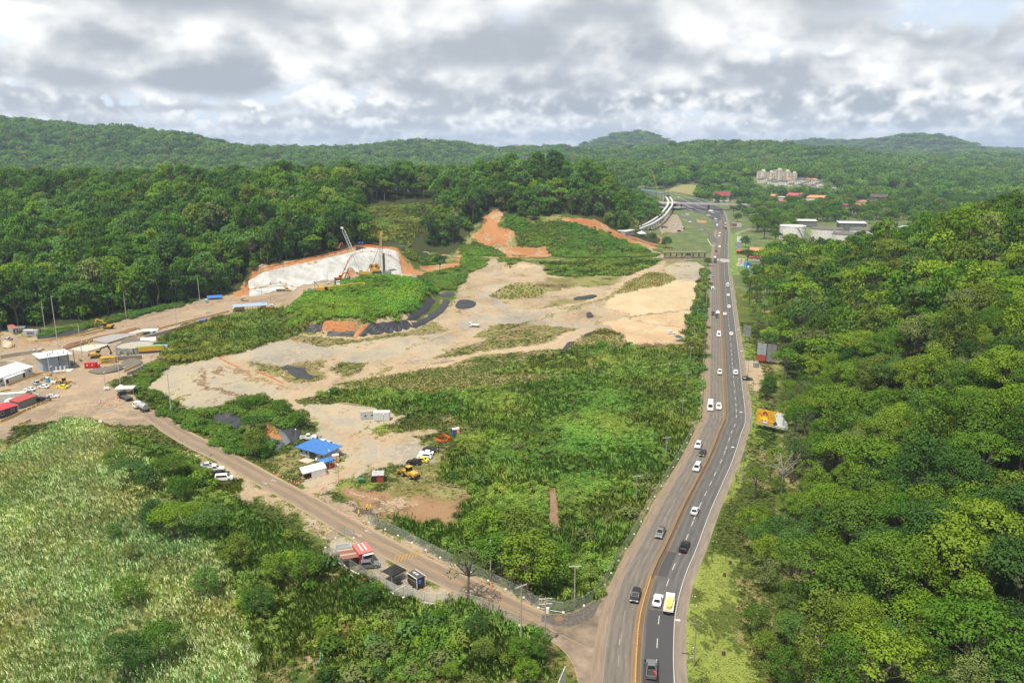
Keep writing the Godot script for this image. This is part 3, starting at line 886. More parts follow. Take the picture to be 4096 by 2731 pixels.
func build_roads() -> void:
	var pts := [Vector2(10,-40),Vector2(17,-90)]
	pts.append_array(L([22.4,-125.3,24.7,-137.9,27.6,-150.1,32.5,-164.3,38.7,-178.8]))
	pts.append_array(L([46.2,-197.3,55.3,-218.1,62.6,-235,71.4,-257.6]))
	pts.append_array(L([77.3,-273.4,89.1,-320.7,104.1,-381.2,122.9,-457.8,144.7,-546.3,176.9,-674.9]))
	pts.append_array([Vector2(226.7,-862),Vector2(266,-1017),Vector2(306,-1184),Vector2(328,-1300)])
	median = spline(pts,4.0)
	var dark := [0.068,0.068,0.072]
	var f := Faces.new()
	ribbon(f,beside(median,L_EDGE),beside(median,R_EDGE),0.03,true,60.0)
	var w := R_EDGE - L_EDGE
	var at := func(o: float) -> float: return (o - L_EDGE) / w
	var m := road_mat([
		[0.0,0.205,0.155,0.112],[at.call(-6.6),0.19,0.148,0.11],[at.call(-5.9),0.165,0.138,0.11],[at.call(-5.2),0.118,0.107,0.095],[at.call(-4.4),0.145,0.127,0.108],[at.call(-3.7),0.115,0.105,0.094],
		[at.call(-3.2),0.15,0.13,0.11],[at.call(-2.5),0.114,0.104,0.093],[at.call(-1.8),0.145,0.127,0.108],[at.call(-1.2),0.118,0.1,0.083],[at.call(-0.7),0.18,0.13,0.085],[at.call(0.0),0.16,0.11,0.07],[at.call(0.6),0.14,0.1,0.065],
		[at.call(0.9),0.095,0.09,0.085],[at.call(1.5),0.08,0.079,0.078],[at.call(2.2),0.102,0.1,0.096],[at.call(3.0),0.08,0.079,0.078],[at.call(3.8),0.108,0.105,0.1],[at.call(4.6),0.078,0.077,0.076],
		[at.call(5.3),0.104,0.101,0.096],[at.call(6.1),0.08,0.079,0.078],[at.call(6.9),0.1,0.096,0.09],[at.call(7.4),0.165,0.142,0.115],[1.0,0.2,0.165,0.13]],3)
	var hw := structure("highway",f,m)
	var white := worn(0.62,0.6,0.56,0.7,2.0,grain)
	var faded := worn(0.3,0.27,0.23,0.8,2.0,grain)
	var yellow := worn(0.36,0.22,0.08,0.8,2.0,grain)
	part("edge_line",band(median,6.9,0.16,0.045),white,hw)
	part("edge_line",band(median,-5.95,0.14,0.045),faded,hw)
	part("median_line",band(median,0.85,0.1,0.045),yellow,hw)
	part("median_line",band(median,-0.75,0.1,0.045),yellow,hw)
	# lane dashes,3 m of every 7.6
	var run := 0.0
	var next := 6.0
	for i in range(1,median.size() - 1):
		run += median[i].distance_to(median[i - 1])
		if run < next:
			continue
		next += 7.6
		var d := (median[i + 1] - median[i - 1]).normalized()
		var s := Vector2(-d.y,d.x)
		for side in [[3.75,0.17,white],[-3.3,0.13,faded]]:
			var g := Faces.new()
			var p: Vector2 = median[i] + s * side[0]
			var q: Vector2 = s * side[1] / 2.0
			g.quad(v3(p - q - d * 1.6,0.046),v3(p + q - d * 1.6,0.046),v3(p + q + d * 1.6,0.046),v3(p - q + d * 1.6,0.046))
			part("lane_dash",g,side[2],hw)
	# patched asphalt and repairs
	for r in [[V2(35.9,-167.7),2.6,12.0,0.075],[V2(28.5,-135.5),5.4,26.0,0.075],[V2(25.6,-128),3.0,8.0,0.085]]:
		var ra := road_at(r[0])
		var d: Vector2 = ra[1]
		var g := Faces.new()
		g.x = Transform3D(Basis(Vector3.UP,atan2(-d.y,d.x)),Vector3(r[0].x,0.036,r[0].y))
		g.quad(Vector3(-r[2] / 2,0,r[1] / 2),Vector3(r[2] / 2,0,r[1] / 2),Vector3(r[2] / 2,0,-r[1] / 2),Vector3(-r[2] / 2,0,-r[1] / 2))
		part("asphalt_patch",g,worn(r[3],r[3],r[3] * 1.04,0.9,1.5,grain),hw)
	# concrete median,piece by piece
	var bar := thing("median_barrier","low dirty concrete barrier between the two carriageways of the highway","barrier")
	var conc := worn(0.2,0.15,0.1,0.9,2.0)
	var b0 := 0
	while median[b0].y > -158.0:
		b0 += 1
	var i := b0
	while i < median.size() - 2 and median[i].y > -1170.0:
		var g := Faces.new()
		var a := median[i]
		var b := median[i + 2]
		var d := (b - a).normalized()
		var l := a.distance_to(b) / 2.0 - 0.04
		g.x = Transform3D(Basis(Vector3.UP,atan2(-d.y,d.x)),v3((a + b) / 2.0,0.03))
		g.x = g.x * Transform3D(Basis(Vector3.UP,PI / 2),Vector3.ZERO)
		g.prism([Vector2(-0.32,0),Vector2(0.32,0),Vector2(0.3,0.2),Vector2(0.13,0.42),Vector2(0.1,0.82),Vector2(-0.1,0.82),Vector2(-0.13,0.42),Vector2(-0.3,0.2)],-l,l)
		part("barrier_piece",g,conc,bar)
		i += 2
	# yellow water-filled barriers on the last stretch,each its own
	var yb := make_barrier(worn(0.5,0.29,0.1,0.7,1.0),1.95,0.85)
	var line := spline([median[b0],median[b0 - 4],median[b0 - 8],Vector2(21.5,-120)],2.05)
	for k in line.size() - 1:
		place_barrier(yb,"water_barrier",line[k],line[k + 1],"dusty yellow plastic barrier in the row on the median near the junction","yellow barriers on the median")
	yb.free()
	# access road
	var up := spline(L([-130.1,-277.2,-120.4,-265.8,-112.7,-257.6,-97.7,-243.4,-86.8,-234,-76.2,-224.1,-64.5,-212.7,-55.7,-205]) + L([-42.2,-190.9,-37.3,-186,-32.4,-180.9,-28,-176.7,-22.6,-172.1,-14.6,-165.6,-8.72,-160.5,-4.95,-156.7,-2.36,-154.3,0.91,-151.1,3.59,-148.7,5.98,-147.1]),4.0)
	var low := spline(L([-132.2,-271,-123.4,-261.8,-116.8,-254.1,-102.5,-239.8,-94.6,-233.3,-84.9,-224.1,-74.4,-213.7,-65,-204.8]) + L([-51.4,-191.2,-44.9,-185.3,-38.5,-179.4,-32.6,-173.8,-26.8,-168.3,-21.6,-163.1,-15.8,-158.1,-10.5,-155,-6.29,-151.4,-2.77,-148.5,0.4,-145.5,3.48,-143.2]),4.0)
	var mid := PackedVector2Array()
	var width := 7.0
	for k in up.size():
		var best := 1e9
		var q := up[k]
		for p in low:
			if p.distance_to(up[k]) < best:
				best = p.distance_to(up[k])
				q = p
		mid.append((up[k] + q) / 2.0)
	for pass_ in 3:
		var sm := mid.duplicate()
		for k in range(1,mid.size() - 1):
			sm[k] = (mid[k - 1] + mid[k] * 2.0 + mid[k + 1]) / 4.0
		mid = sm
	access_line = mid
	f = Faces.new()
	ribbon(f,beside(mid,-3.6),beside(mid,3.6),0.036,true,50.0)
	var tan_road := road_mat([[0.0,0.3,0.215,0.135],[0.08,0.28,0.2,0.13],[0.14,0.205,0.155,0.108],[0.27,0.16,0.13,0.1],[0.38,0.205,0.155,0.11],[0.5,0.225,0.165,0.112],[0.62,0.19,0.145,0.105],[0.75,0.165,0.135,0.105],[0.86,0.2,0.155,0.11],[0.93,0.24,0.18,0.12],[1.0,0.27,0.2,0.13]],5)
	var acc := structure("access_road",f,tan_road)
	part("centre_line",band(mid,0.0,0.12,0.05,6),worn(0.42,0.28,0.13,0.85,2.0,grain),acc)
	part("edge_line",band(mid,3.3,0.12,0.05,6),worn(0.42,0.34,0.25,0.85,2.0,grain),acc)
	part("edge_line",band(mid,-3.3,0.12,0.05,6),worn(0.42,0.34,0.25,0.85,2.0,grain),acc)
	# the mouth of the junction: a dusty fan and a darker turning lane
	var mouth := Faces.new()
	var fan := L([3.59,-148.7,5.98,-147.1,3.48,-143.2])
	var tip := [mid[-1] + Vector2(1.6,-3.4),mid[-1] + Vector2(-1.6,3.4)]
	var left_edge := beside(median,L_EDGE + 0.3)
	var ring := [tip[1],tip[0]]
	ring.append_array(L([7.19,-147,10.3,-146.9,12.9,-147.8,15.6,-150,17.9,-152.5,19.8,-155]))
	var e0 := 0
	while left_edge[e0].y > -161.0:
		e0 += 1
	while left_edge[e0].y < -112.0:
		ring.append(left_edge[e0])
		e0 -= 1
	ring.append_array(L([11.9,-123.1,12,-126.1,11.8,-129.5,10.7,-133.1,8.85,-136.4,6.83,-138.5]))
	mouth_ring = PackedVector2Array(ring)
	mouth.slab(ring,0.02,0.028)
	var jn := structure("junction",mouth,worn(0.2,0.152,0.108,0.9,34.0))
	var turn := Faces.new()
	turn.slab(L([6.07,-146.9,10.3,-146.7,12.9,-147.5,15.5,-149.7,17.6,-152,19.2,-153.7,18.3,-150.1,17,-146.5,15,-144.2,11.8,-142.7,8.35,-143.1,5.98,-144.6]),0.028,0.034)
	part("worn_asphalt",turn,worn(0.1,0.088,0.075,0.9,5.0),jn)
	var lines := Faces.new()
	for l in [L([2.74,-149.7,5.42,-147.9,8.55,-147,11.7,-147.5,14.6,-149.3,16.6,-151.2,18.9,-153.7]),L([7.05,-138.5,9.06,-136.2,10.7,-133.1,11.7,-129.5,12,-125.5]),L([3.12,-145.5,7,-142.3,10.7,-139,13.9,-136.2]),L([19.7,-146.1,18.5,-140.5]),L([21.2,-138.5,20.9,-136.5])]:
		var sp := spline(l,2.0)
		ribbon(lines,beside(sp,-0.08),beside(sp,0.08),0.05)
	part("edge_line",lines,worn(0.42,0.32,0.22,0.85,2.0,grain),jn)
	# speed hump stripes,zebra and arrows painted on the access road
	var d0 := (mid[-6] - mid[6]).normalized()
	for s in L([-27.5,-170.3,-26.7,-170.1,-25.9,-170.3,-25.1,-170.9,-24.2,-171.6,-23.4,-171.9,-22.6,-172.2]):
		road_patch(acc,"hump_stripe",s,PI / 2 - 0.12,3.4,0.42,worn(0.42,0.27,0.08,0.8,1.0,grain))
	for s in L([-9.22,-155,-8.53,-155.6,-7.85,-156.2,-7.15,-156.8,-6.45,-157.2,-5.77,-156.8]):
		road_patch(acc,"zebra_bar",s,facing(Vector2.ZERO,d0),2.6,0.5,worn(0.4,0.33,0.26,0.8,1.0,grain))
	for s in [[V2(-69.1,-214.9),1.0],[V2(-71.4,-213.2),-1.0],[V2(-36.3,-183.6),1.0],[V2(-38.4,-181.8),-1.0]]:
		var g := Faces.new()
		g.x = Transform3D(Basis(Vector3.UP,facing(Vector2.ZERO,-d0 * s[1])),v3(s[0],0.05))
		g.quad(Vector3(-1.3,0,0.14),Vector3(0.3,0,0.14),Vector3(0.3,0,-0.14),Vector3(-1.3,0,-0.14))
		g.tri(Vector3(0.3,0,0.6),Vector3(1.5,0,0),Vector3(0.3,0,-0.6))
		part("lane_arrow",g,worn(0.5,0.43,0.33,0.8,1.0,grain),acc)
	# site roads at the far left: broad tan haul roads with a low kerb of earth
	for h in [[L([-243.4,-366.8,-231.7,-372.3,-223.5,-376.7,-220.4,-388.3,-214.5,-404.3,-209.8,-418.9,-201.8,-442.1,-192.2,-466,-180.2,-488.6,-162.2,-496.7]),L([-264.4,-400.5,-257.1,-398,-240,-383.6,-235.6,-383.6,-222.8,-398,-218.4,-412.2,-213.8,-427.3,-205.8,-451.4,-196.9,-478.1,-184.2,-500.1,-165.6,-507.3])]]:
		var g := Faces.new()
		var a := spline(h[0],6.0)
		var b := spline(h[1],6.0)
		var n := mini(a.size(),b.size())
		var aa := PackedVector2Array()
		var bb := PackedVector2Array()
		for k in n:
			aa.append(a[int(k * (a.size() - 1.0) / (n - 1))])
			bb.append(b[int(k * (b.size() - 1.0) / (n - 1))])
		ribbon(g,aa,bb,0.045)
		structure("haul_road",g,worn(0.3,0.215,0.14,0.95,11.0))
	# fences of the compound
	var fl := PackedVector2Array()
	var k0 := 0
	var fenceline := beside(median,-8.75)
	while fenceline[k0].y > -164.0:
		k0 += 1
	var pts2 := L([10.7,-147.8,15.2,-150.2,18.5,-154.1,20.5,-158.5])
	for k in range(k0 + 1,fenceline.size()):
		if fenceline[k].y < -335.0:
			break
		pts2.append(fenceline[k])
	fence(spline(pts2,3.0),2.4,"tall chain-link fence along the highway verge with white footings",true)
	var far_line := PackedVector2Array()
	for k in range(k0,fenceline.size()):
		if fenceline[k].y <= -335.0 and fenceline[k].y > -650.0:
			far_line.append(fenceline[k])
	fence(far_line,2.4,"far stretch of chain-link fence beside the pale sand field",true)
	fence(spline(L([-36.9,-188.6,-32.1,-184.7,-28.4,-181.4,-24.5,-177.7,-20.7,-174.1,-16.9,-170.5,-13,-167,-9.13,-163.6,-5.31,-160.2,-1.36,-156.6,2.56,-153.3,5.57,-149.4,10.7,-147.6]),3.2),2.4,"chain-link fence between the access road and the overgrown hollow",true)
	fence(spline(L([-39.2,-180.2,-41.8,-181.7,-45.3,-177.9,-44,-172.7,-40.5,-168.7,-36.8,-165,-33.1,-161.4,-29.2,-158,-25.4,-154.7,-21.1,-152.2,-15.9,-150.8,-10.6,-151.2,-5.97,-149.1,-2.24,-145.4,1.58,-143]),3.2),2.4,"chain-link fence curving round the food stall yard",true)
	fence(spline(L([-37.2,-188.9,-36.6,-192.9,-34.2,-185.4]),2.4),2.4,"open chain-link gate leaf at the end of the fence",false)

func road_patch(parent: Node,called: String,at: Vector2,turn: float,l: float,w: float,m: Material) -> void:
	var g := Faces.new()
	g.x = Transform3D(Basis(Vector3.UP,turn),v3(at,0.052))
	g.quad(Vector3(-l / 2,0,w / 2),Vector3(l / 2,0,w / 2),Vector3(l / 2,0,-w / 2),Vector3(-l / 2,0,-w / 2))
	part(called,g,m,parent)

func make_barrier(m: Material,l: float,h: float) -> MeshInstance3D:
	var g := Faces.new()
	g.x = Transform3D(Basis(Vector3.UP,PI / 2),Vector3.ZERO)
	g.prism([Vector2(-0.28,0),Vector2(0.28,0),Vector2(0.26,0.22 * h),Vector2(0.12,0.5 * h),Vector2(0.09,h),Vector2(-0.09,h),Vector2(-0.12,0.5 * h),Vector2(-0.26,0.22 * h)],-l / 2,l / 2)
	var o := MeshInstance3D.new()
	o.mesh = g.mesh()
	o.material_override = m
	return o

func place_barrier(proto: MeshInstance3D,called: String,a: Vector2,b: Vector2,label: String,group: String) -> MeshInstance3D:
	var o: MeshInstance3D = proto.duplicate()
	o.name = named(called)
	add_child(o)
	o.position = v3((a + b) / 2.0,0.03)
	o.rotation.y = facing(a,b)
	tag(o,label,"barrier",group)
	return o

func fence(line: PackedVector2Array,h: float,label: String,footed: bool) -> void:
	var t := thing("wire_fence",label,"fence")
	var steel := paint(0.33,0.35,0.36,0.45,0.6)
	var post := Faces.new()
	post.tube(Vector3.ZERO,Vector3(0,h,0),0.05,0.05,5)
	var pm := post.mesh()
	var foot := Faces.new()
	foot.lathe([Vector2(0.3,0),Vector2(0.28,0.16),Vector2(0.18,0.27),Vector2(0.0,0.3)],8)
	var fm := foot.mesh()
	var link := StandardMaterial3D.new()
	if mats.has("link"):
		link = mats["link"]
	else:
		link.albedo_color = Color(0.62,0.66,0.64,0.3)
		link.transparency = BaseMaterial3D.TRANSPARENCY_ALPHA
		link.roughness = 0.6
		link.metallic = 0.3
		mats["link"] = link
	for k in line.size():
		var p := v3(line[k])
		shared("post",pm,steel,t,p - t.position)
		if footed and k % 2 == 0:
			shared("footing",fm,paint(0.6,0.58,0.54,0.9),t,p - t.position)
		if k + 1 < line.size():
			var q := v3(line[k + 1])
			var g := Faces.new()
			g.x = Transform3D(Basis(),-t.position)
			g.quad(p + Vector3(0,0.08,0),q + Vector3(0,0.08,0),q + Vector3(0,h - 0.1,0),p + Vector3(0,h - 0.1,0))
			part("wire_panel",g,link,t)
			var r := Faces.new()
			r.x = g.x
			r.tube(p + Vector3(0,h - 0.06,0),q + Vector3(0,h - 0.06,0),0.035,0.035,5,false)
			part("top_rail",r,steel,t)
			if footed:
				r = Faces.new()
				r.x = g.x
				r.tube(p + Vector3(0,0.1,0),q + Vector3(0,0.1,0),0.03,0.03,4,false)
				part("foot_rail",r,steel,t)

# ---- plants: crowns are leaf-sized faces spread over many boughs
func leaf_mat(r: float,g: float,b: float) -> StandardMaterial3D:
	var key := "leaf %f %f %f" % [r,g,b]
	if not mats.has(key):
		var m := StandardMaterial3D.new()
		m.albedo_color = Color(r,g,b).linear_to_srgb()
		m.vertex_color_use_as_albedo = true
		m.roughness = 0.75
		m.metallic_specular = 0.2
		m.cull_mode = BaseMaterial3D.CULL_DISABLED
		m.backlight_enabled = true
		m.backlight = Color(0.76,0.84,0.4)
		mats[key] = m
	return mats[key]

# one bough: leaves over an ellipsoid,denser above
func bough(f: Faces,r: RandomNumberGenerator,at: Vector3,rad: Vector3,leaf: float,dens: float,shade := 1.0) -> void:
	var n := int(dens * (rad.x * rad.z + rad.x * rad.y + rad.z * rad.y) / 3.0 * 12.57 / (leaf * leaf))
	for k in n:
		var y := r.randf_range(-0.55,1.0)
		var a := r.randf() * TAU
		var s := sqrt(maxf(0.0,1.0 - y * y))
		var d := Vector3(s * cos(a),y,s * sin(a))
		var p := at + d * rad * r.randf_range(0.72,1.1)
		var m := (d + Vector3(r.randfn(0,0.45),r.randfn(0.25,0.4),r.randfn(0,0.45))).normalized()
		var u := m.cross(Vector3(r.randfn(),r.randfn(),r.randfn())).normalized()
		var w := m.cross(u)
		var l := leaf * r.randf_range(0.6,1.25)
		u *= l * 0.62
		w *= l * 0.42
		var g := shade * r.randf_range(0.84,1.16)
		var col := Color(g * r.randf_range(0.92,1.09),g,g * r.randf_range(0.8,1.1))
		var sn := (d * 0.6 + m + Vector3(0,0.3,0)).normalized()
		for q in [p - u,p + w,p + u,p - u,p + u,p - w]:
			f.v.append(q)
			f.n.append(sn)
			f.c.append(col)

func limb(f: Faces,r: RandomNumberGenerator,a: Vector3,b: Vector3,r0: float,r1: float) -> void:
	var m := a.lerp(b,0.5) + Vector3(r.randfn(0,0.06),r.randf_range(0.0,0.12),r.randfn(0,0.06)) * a.distance_to(b)
	f.tube(a,m,r0,(r0 + r1) / 2.0,5,false)
	f.tube(m,b,(r0 + r1) / 2.0,r1,5,false)

# kinds: 0 broad dome,1 tall oval,2 layered umbrella,3 dense round,4 airy,5 many-headed giant,6 shrub
func tree_shape(kind: int,sd: int,leaf: float,fine := 1.0) -> Array:
	var r := RandomNumberGenerator.new()
	r.seed = sd * 131 + kind
	var c := Faces.new()
	var t := Faces.new()
	var heads := []
	var h := 15.0
	match kind:
		0:
			for k in 17:
				var a := k * 2.4 + r.randf()
				var d := sqrt(k / 17.0) * 5.0
				heads.append([Vector3(cos(a) * d,11.5 - d * d * 0.1 + r.randf_range(-0.8,0.9),sin(a) * d),Vector3(1.9,1.35,1.9) * r.randf_range(0.8,1.25)])
		1:
			h = 18.0
			for k in 18:
				var y := k / 17.0
				var a := k * 2.4 + r.randf()
				var d := (0.25 + sin(PI * (0.15 + 0.78 * y))) * 2.9 * r.randf_range(0.6,1.1)
				heads.append([Vector3(cos(a) * d,6.0 + y * 11.0,sin(a) * d),Vector3(1.8,1.5,1.8) * r.randf_range(0.8,1.2)])
		2:
			h = 16.0
			for k in 22:
				var a := k * 2.4 + r.randf() * 0.6
				var d := sqrt(k / 22.0) * 6.6
				heads.append([Vector3(cos(a) * d,13.6 - d * d * 0.055 + r.randf_range(-0.9,0.5),sin(a) * d),Vector3(2.1,0.75,2.1) * r.randf_range(0.75,1.25)])
		3:
			h = 11.0
			for k in 16:
				var a := k * 2.4 + r.randf()
				var y := k / 15.0
				var d := 3.3 * sqrt(1.0 - pow(y * 1.7 - 0.7,2.0) * 0.97)
				heads.append([Vector3(cos(a) * d,4.2 + y * 5.6,sin(a) * d),Vector3(1.7,1.4,1.7) * r.randf_range(0.85,1.15)])
		4:
			h = 15.0
			for k in 15:
				var a := k * 2.4 + r.randf()
				var d := sqrt(k / 15.0) * 4.6
				heads.append([Vector3(cos(a) * d,12.5 - d * d * 0.12 + r.randf_range(-2.2,1.0),sin(a) * d),Vector3(1.5,1.0,1.5) * r.randf_range(0.7,1.2)])
		5:
			h = 22.0
			for k in 26:
				var a := k * 2.4 + r.randf()
				var d := sqrt(k / 26.0) * 7.0
				heads.append([Vector3(cos(a) * d,18.5 - d * d * 0.11 + r.randf_range(-1.3,1.2),sin(a) * d),Vector3(2.2,1.6,2.2) * r.randf_range(0.75,1.25)])
		6:
			h = 2.4
			for k in 7:
				var a := k * 2.4 + r.randf()
				var d := sqrt(k / 7.0) * 1.3
				heads.append([Vector3(cos(a) * d,1.5 - d * 0.35 + r.randf_range(-0.2,0.3),sin(a) * d),Vector3(0.75,0.65,0.75) * r.randf_range(0.8,1.2)])
	var dens := (0.42 if kind == 4 else 0.78) * fine
	for q in heads:
		bough(c,r,q[0],q[1],leaf,dens,r.randf_range(0.85,1.15))
	var lean := Vector3(r.randfn(0,0.4),h * 0.42,r.randfn(0,0.4))
	var base := 0.03 * h * (0.55 if kind == 6 else 0.8)
	limb(t,r,Vector3(0,-0.6,0),lean,base,base * 0.7)
	for k in range(0,heads.size(),1 if kind == 4 else 2):
		limb(t,r,lean,heads[k][0] + Vector3(0,-0.2,0),base * 0.5,base * 0.1)
	return [t,c]

const TONES := [[0.1,0.185,0.025],[0.145,0.245,0.022],[0.06,0.13,0.028],[0.18,0.265,0.026],[0.095,0.185,0.045],[0.14,0.195,0.032],[0.08,0.175,0.018],[0.165,0.205,0.07]]
const TONE_WORDS := ["mid green","bright green","dark green","yellow-green","blue-green","olive","deep green","grey-green"]
const SHAPE_WORDS := ["broad domed","tall oval","flat layered","dense round","airy","great many-headed","bushy"]
var near_trees := [] # by kind: variants of [trunk mesh,crown mesh]
var tree_count := 0
var forest_lists := {} # key -> transforms,tints

func grow(kind: int,tone: int,at: Vector2,size: float,label: String,group: String,called := "broadleaf_tree",tall := 1.0) -> Node3D:
	var o := Node3D.new()
	o.name = named(called)
	add_child(o)
	o.position = v3(at,-0.05)
	o.rotation.y = rng.randf() * TAU
	o.scale = Vector3(size,size * tall,size)
	tag(o,label,"tree",group)
	var v: Array = near_trees[kind][rng.randi() % near_trees[kind].size()]
	shared("trunk",v[0],worn(0.13,0.11,0.09,0.95,1.0),o)
	var g := rng.randf_range(0.85,1.12)
	var q: Array = TONES[tone]
	shared("crown",v[1],leaf_mat(snappedf(q[0] * g,0.008),snappedf(q[1] * g,0.008),snappedf(q[2],0.004)),o)
	return o

func plant(key: String,at: Vector3,sx: float,sy: float,tint: Color) -> void:
	if not forest_lists.has(key):
		forest_lists[key] = [[],[]]
	var b := Basis(Vector3.UP,rng.randf() * TAU).scaled(Vector3(sx,sy,sx))
	forest_lists[key][0].append(Transform3D(b,at))
	forest_lists[key][1].append(tint)

func mass(called: String,key: String,m: Mesh,parent: Node) -> void:
	if not forest_lists.has(key):
		return
	var mm := MultiMesh.new()
	mm.transform_format = MultiMesh.TRANSFORM_3D
	mm.use_colors = true
	mm.mesh = m
	var l: Array = forest_lists[key]
	mm.instance_count = l[0].size()
	for i in l[0].size():
		mm.set_instance_transform(i,l[0][i])
		mm.set_instance_color(i,l[1][i])
	var o := MultiMeshInstance3D.new()
	o.name = called
	o.multimesh = mm
	parent.add_child(o,true)

func two_part(v: Array) -> ArrayMesh:
	var m := ArrayMesh.new()
	for k in 2:
		var a := []
		a.resize(Mesh.ARRAY_MAX)
		a[Mesh.ARRAY_VERTEX] = v[k].v
		a[Mesh.ARRAY_NORMAL] = v[k].n
		if k == 1:
			a[Mesh.ARRAY_COLOR] = v[k].c
		m.add_surface_from_arrays(Mesh.PRIMITIVE_TRIANGLES,a)
		m.surface_set_material(k,worn(0.16,0.14,0.115,0.95,1.0) if k == 0 else leaf_mat(1,1,1))
	return m

func tone_tint(t: int,r: RandomNumberGenerator,bright := 1.0) -> Color:
	var q: Array = TONES[t]
	var g := r.randf_range(0.65,1.3) * bright
	return Color(q[0] * g,q[1] * g,q[2] * g)

func in_any(p: Vector2,polys: Array) -> bool:
	for q in polys:
		if Geometry2D.is_point_in_polygon(p,q):
			return true
	return false

func ordinal(k: int) -> String:
	if k % 100 in [11,12,13]:
		return "%dth" % k
	return "%d%s" % [k,["th","st","nd","rd","th","th","th","th","th","th"][k % 10]]

func build_trees() -> void:
	for kind in 7:
		var vs := []
		for k in (3 if kind in [0,3,6] else 2):
			var v := tree_shape(kind,k + 1,0.38 if kind < 6 else 0.3)
			vs.append([v[0].mesh(),v[1].mesh()])
		near_trees.append(vs)
	var r := RandomNumberGenerator.new()
	r.seed = 2024
	var patchy := FastNoiseLite.new()
	patchy.seed = 3
	patchy.frequency = 0.012
	# ---- the wooded hillside right of the highway: places first,then the nearest 270 as trees of their own
	var wood := PackedVector2Array(L([52.1,-163.4,50,-156.9,46.8,-144.6,46.2,-135.5,44.4,-125.3]) + [Vector2(66,-104),Vector2(260,-104),Vector2(520,-420),Vector2(420,-600),Vector2(300,-560),Vector2(225,-540)] + L([195.9,-606.7,181.3,-600.4,162.6,-588.1]) + L([152.9,-546.3,134.3,-471.1,122.9,-418.9,122,-395.5,121.2,-372.2,113.1,-336.3,100.9,-304.8]) + L([95.2,-291.2,96.7,-272.5,84.1,-254.4,74.1,-233,66.9,-214.7,60.2,-202.3,53.6,-193.5]) + L([46.1,-175,48.5,-172.9,52,-171.3]))
	var spots := []
	var z := -100.0
	while z > -610.0:
		var gap := 8.0 if z > -330.0 else 8.8
		var x := 40.0
		while x < 520.0:
			var p := Vector2(x + r.randf_range(-2.7,2.7),z + r.randf_range(-2.7,2.7))
			x += gap
			if absf(p.x) > -p.y * 0.74 + 18.0:
				break
			if Geometry2D.is_point_in_polygon(p,wood):
				var ra := road_at(p)
				var off: float = (p - Vector2(ra[0])).length()
				if off > 15.0 and not hides_board(p):
					spots.append([p,off])
		z -= gap
	spots.sort_custom(func(a,b): return a[0].length() < b[0].length())
	var marks := [[-118.0,"the bottom grass bank"],[-150.0,"the yellow-laden truck"],[-185.0,"the two dark pickups"],[-222.0,"the bare grey tree"],[-262.0,"the yellow billboard"],[-300.0,"the dirt lay-by"],[-345.0,"the tall blank hoarding"]]
	var ranks := {}
	var made := 0
	for s in spots:
		var p: Vector2 = s[0]
		var n := patchy.get_noise_2d(p.x,p.y)
		var kind: int = [0,3,0,1,2,4,3,5][r.randi() % 8]
		var tone: int = clampi(int((n + 0.45) * 6.0) + r.randi_range(-1,2),0,7)
		if r.randf() < 0.36:
			tone = [3,1,0,7,1,6][r.randi() % 6]
		var size := r.randf_range(0.75,1.5) * (0.7 if kind == 5 else 1.0)
		if s[1] < 32.0:
			size *= 0.55 if s[1] < 24.0 else 0.7
			kind = [3,0,3,4][r.randi() % 4]
		if made < 270:
			var best := 0
			for k in marks.size():
				if absf(marks[k][0] - p.y) < absf(marks[best][0] - p.y):
					best = k
			var word: String = "%s %s" % [TONE_WORDS[tone],SHAPE_WORDS[kind]]
			var key := "%d %s" % [best,word]
			ranks[key] = ranks.get(key,0) + 1
			var which: String = "foremost %s tree in the wood level with %s" % [word,marks[best][1]] if ranks[key] == 1 else "%s tree, %s of these, level with %s" % [word,ordinal(ranks[key]),marks[best][1]]
			grow(kind,tone,p,size,which,"trees of the wood right of the highway")
			made += 1
		else:
			plant("w%d%d" % [kind,r.randi() % 2],v3(p,-0.1),size * 1.02,size * r.randf_range(0.9,1.15),tone_tint(tone,r))
	var wood_node := Node3D.new()
	wood_node.name = "hillside_forest"
	add_child(wood_node)
	tag(wood_node,"dense mixed forest covering the upper hillside right of the highway","forest","","stuff")
	for kind in 6:
		for k in 2:
			mass("tree_mass","w%d%d" % [kind,k],two_part(tree_shape(kind,7 + k,0.75)),wood_node)
	# ---- the forest beyond the building site on the left and the knoll
	forest_lists.clear()
	var front := PackedVector2Array([Vector2(-700,-330),Vector2(-330,-366),Vector2(-288,-400),Vector2(-244,-434),Vector2(-198,-503),Vector2(-192,-538)] + L([-185.4,-547.7,-177.2,-552.7,-160.3,-570.8,-141.5,-594.3,-130,-620.2,-110.8,-640.6,-91.3,-654.3]) + L([-78.6,-719.2,-56.3,-729,-51.7,-749.8,-37,-769.8,-25.9,-807.4,-15.8,-820.1,-5.35,-801.7,18.3,-778.6,46.2,-791.6,83.2,-796,100.1,-787.4,113.3,-799.9,131.8,-904.1,205,-1397.9]) + [Vector2(190,-1000),Vector2(150,-1150),Vector2(-900,-1300)])
	var meadow := PackedVector2Array(L([-160.4,-811.3,-85.9,-856.5,-71,-789.5,-78,-728.5,-93.9,-621.3,-116.5,-634.8]))
	z = -330.0
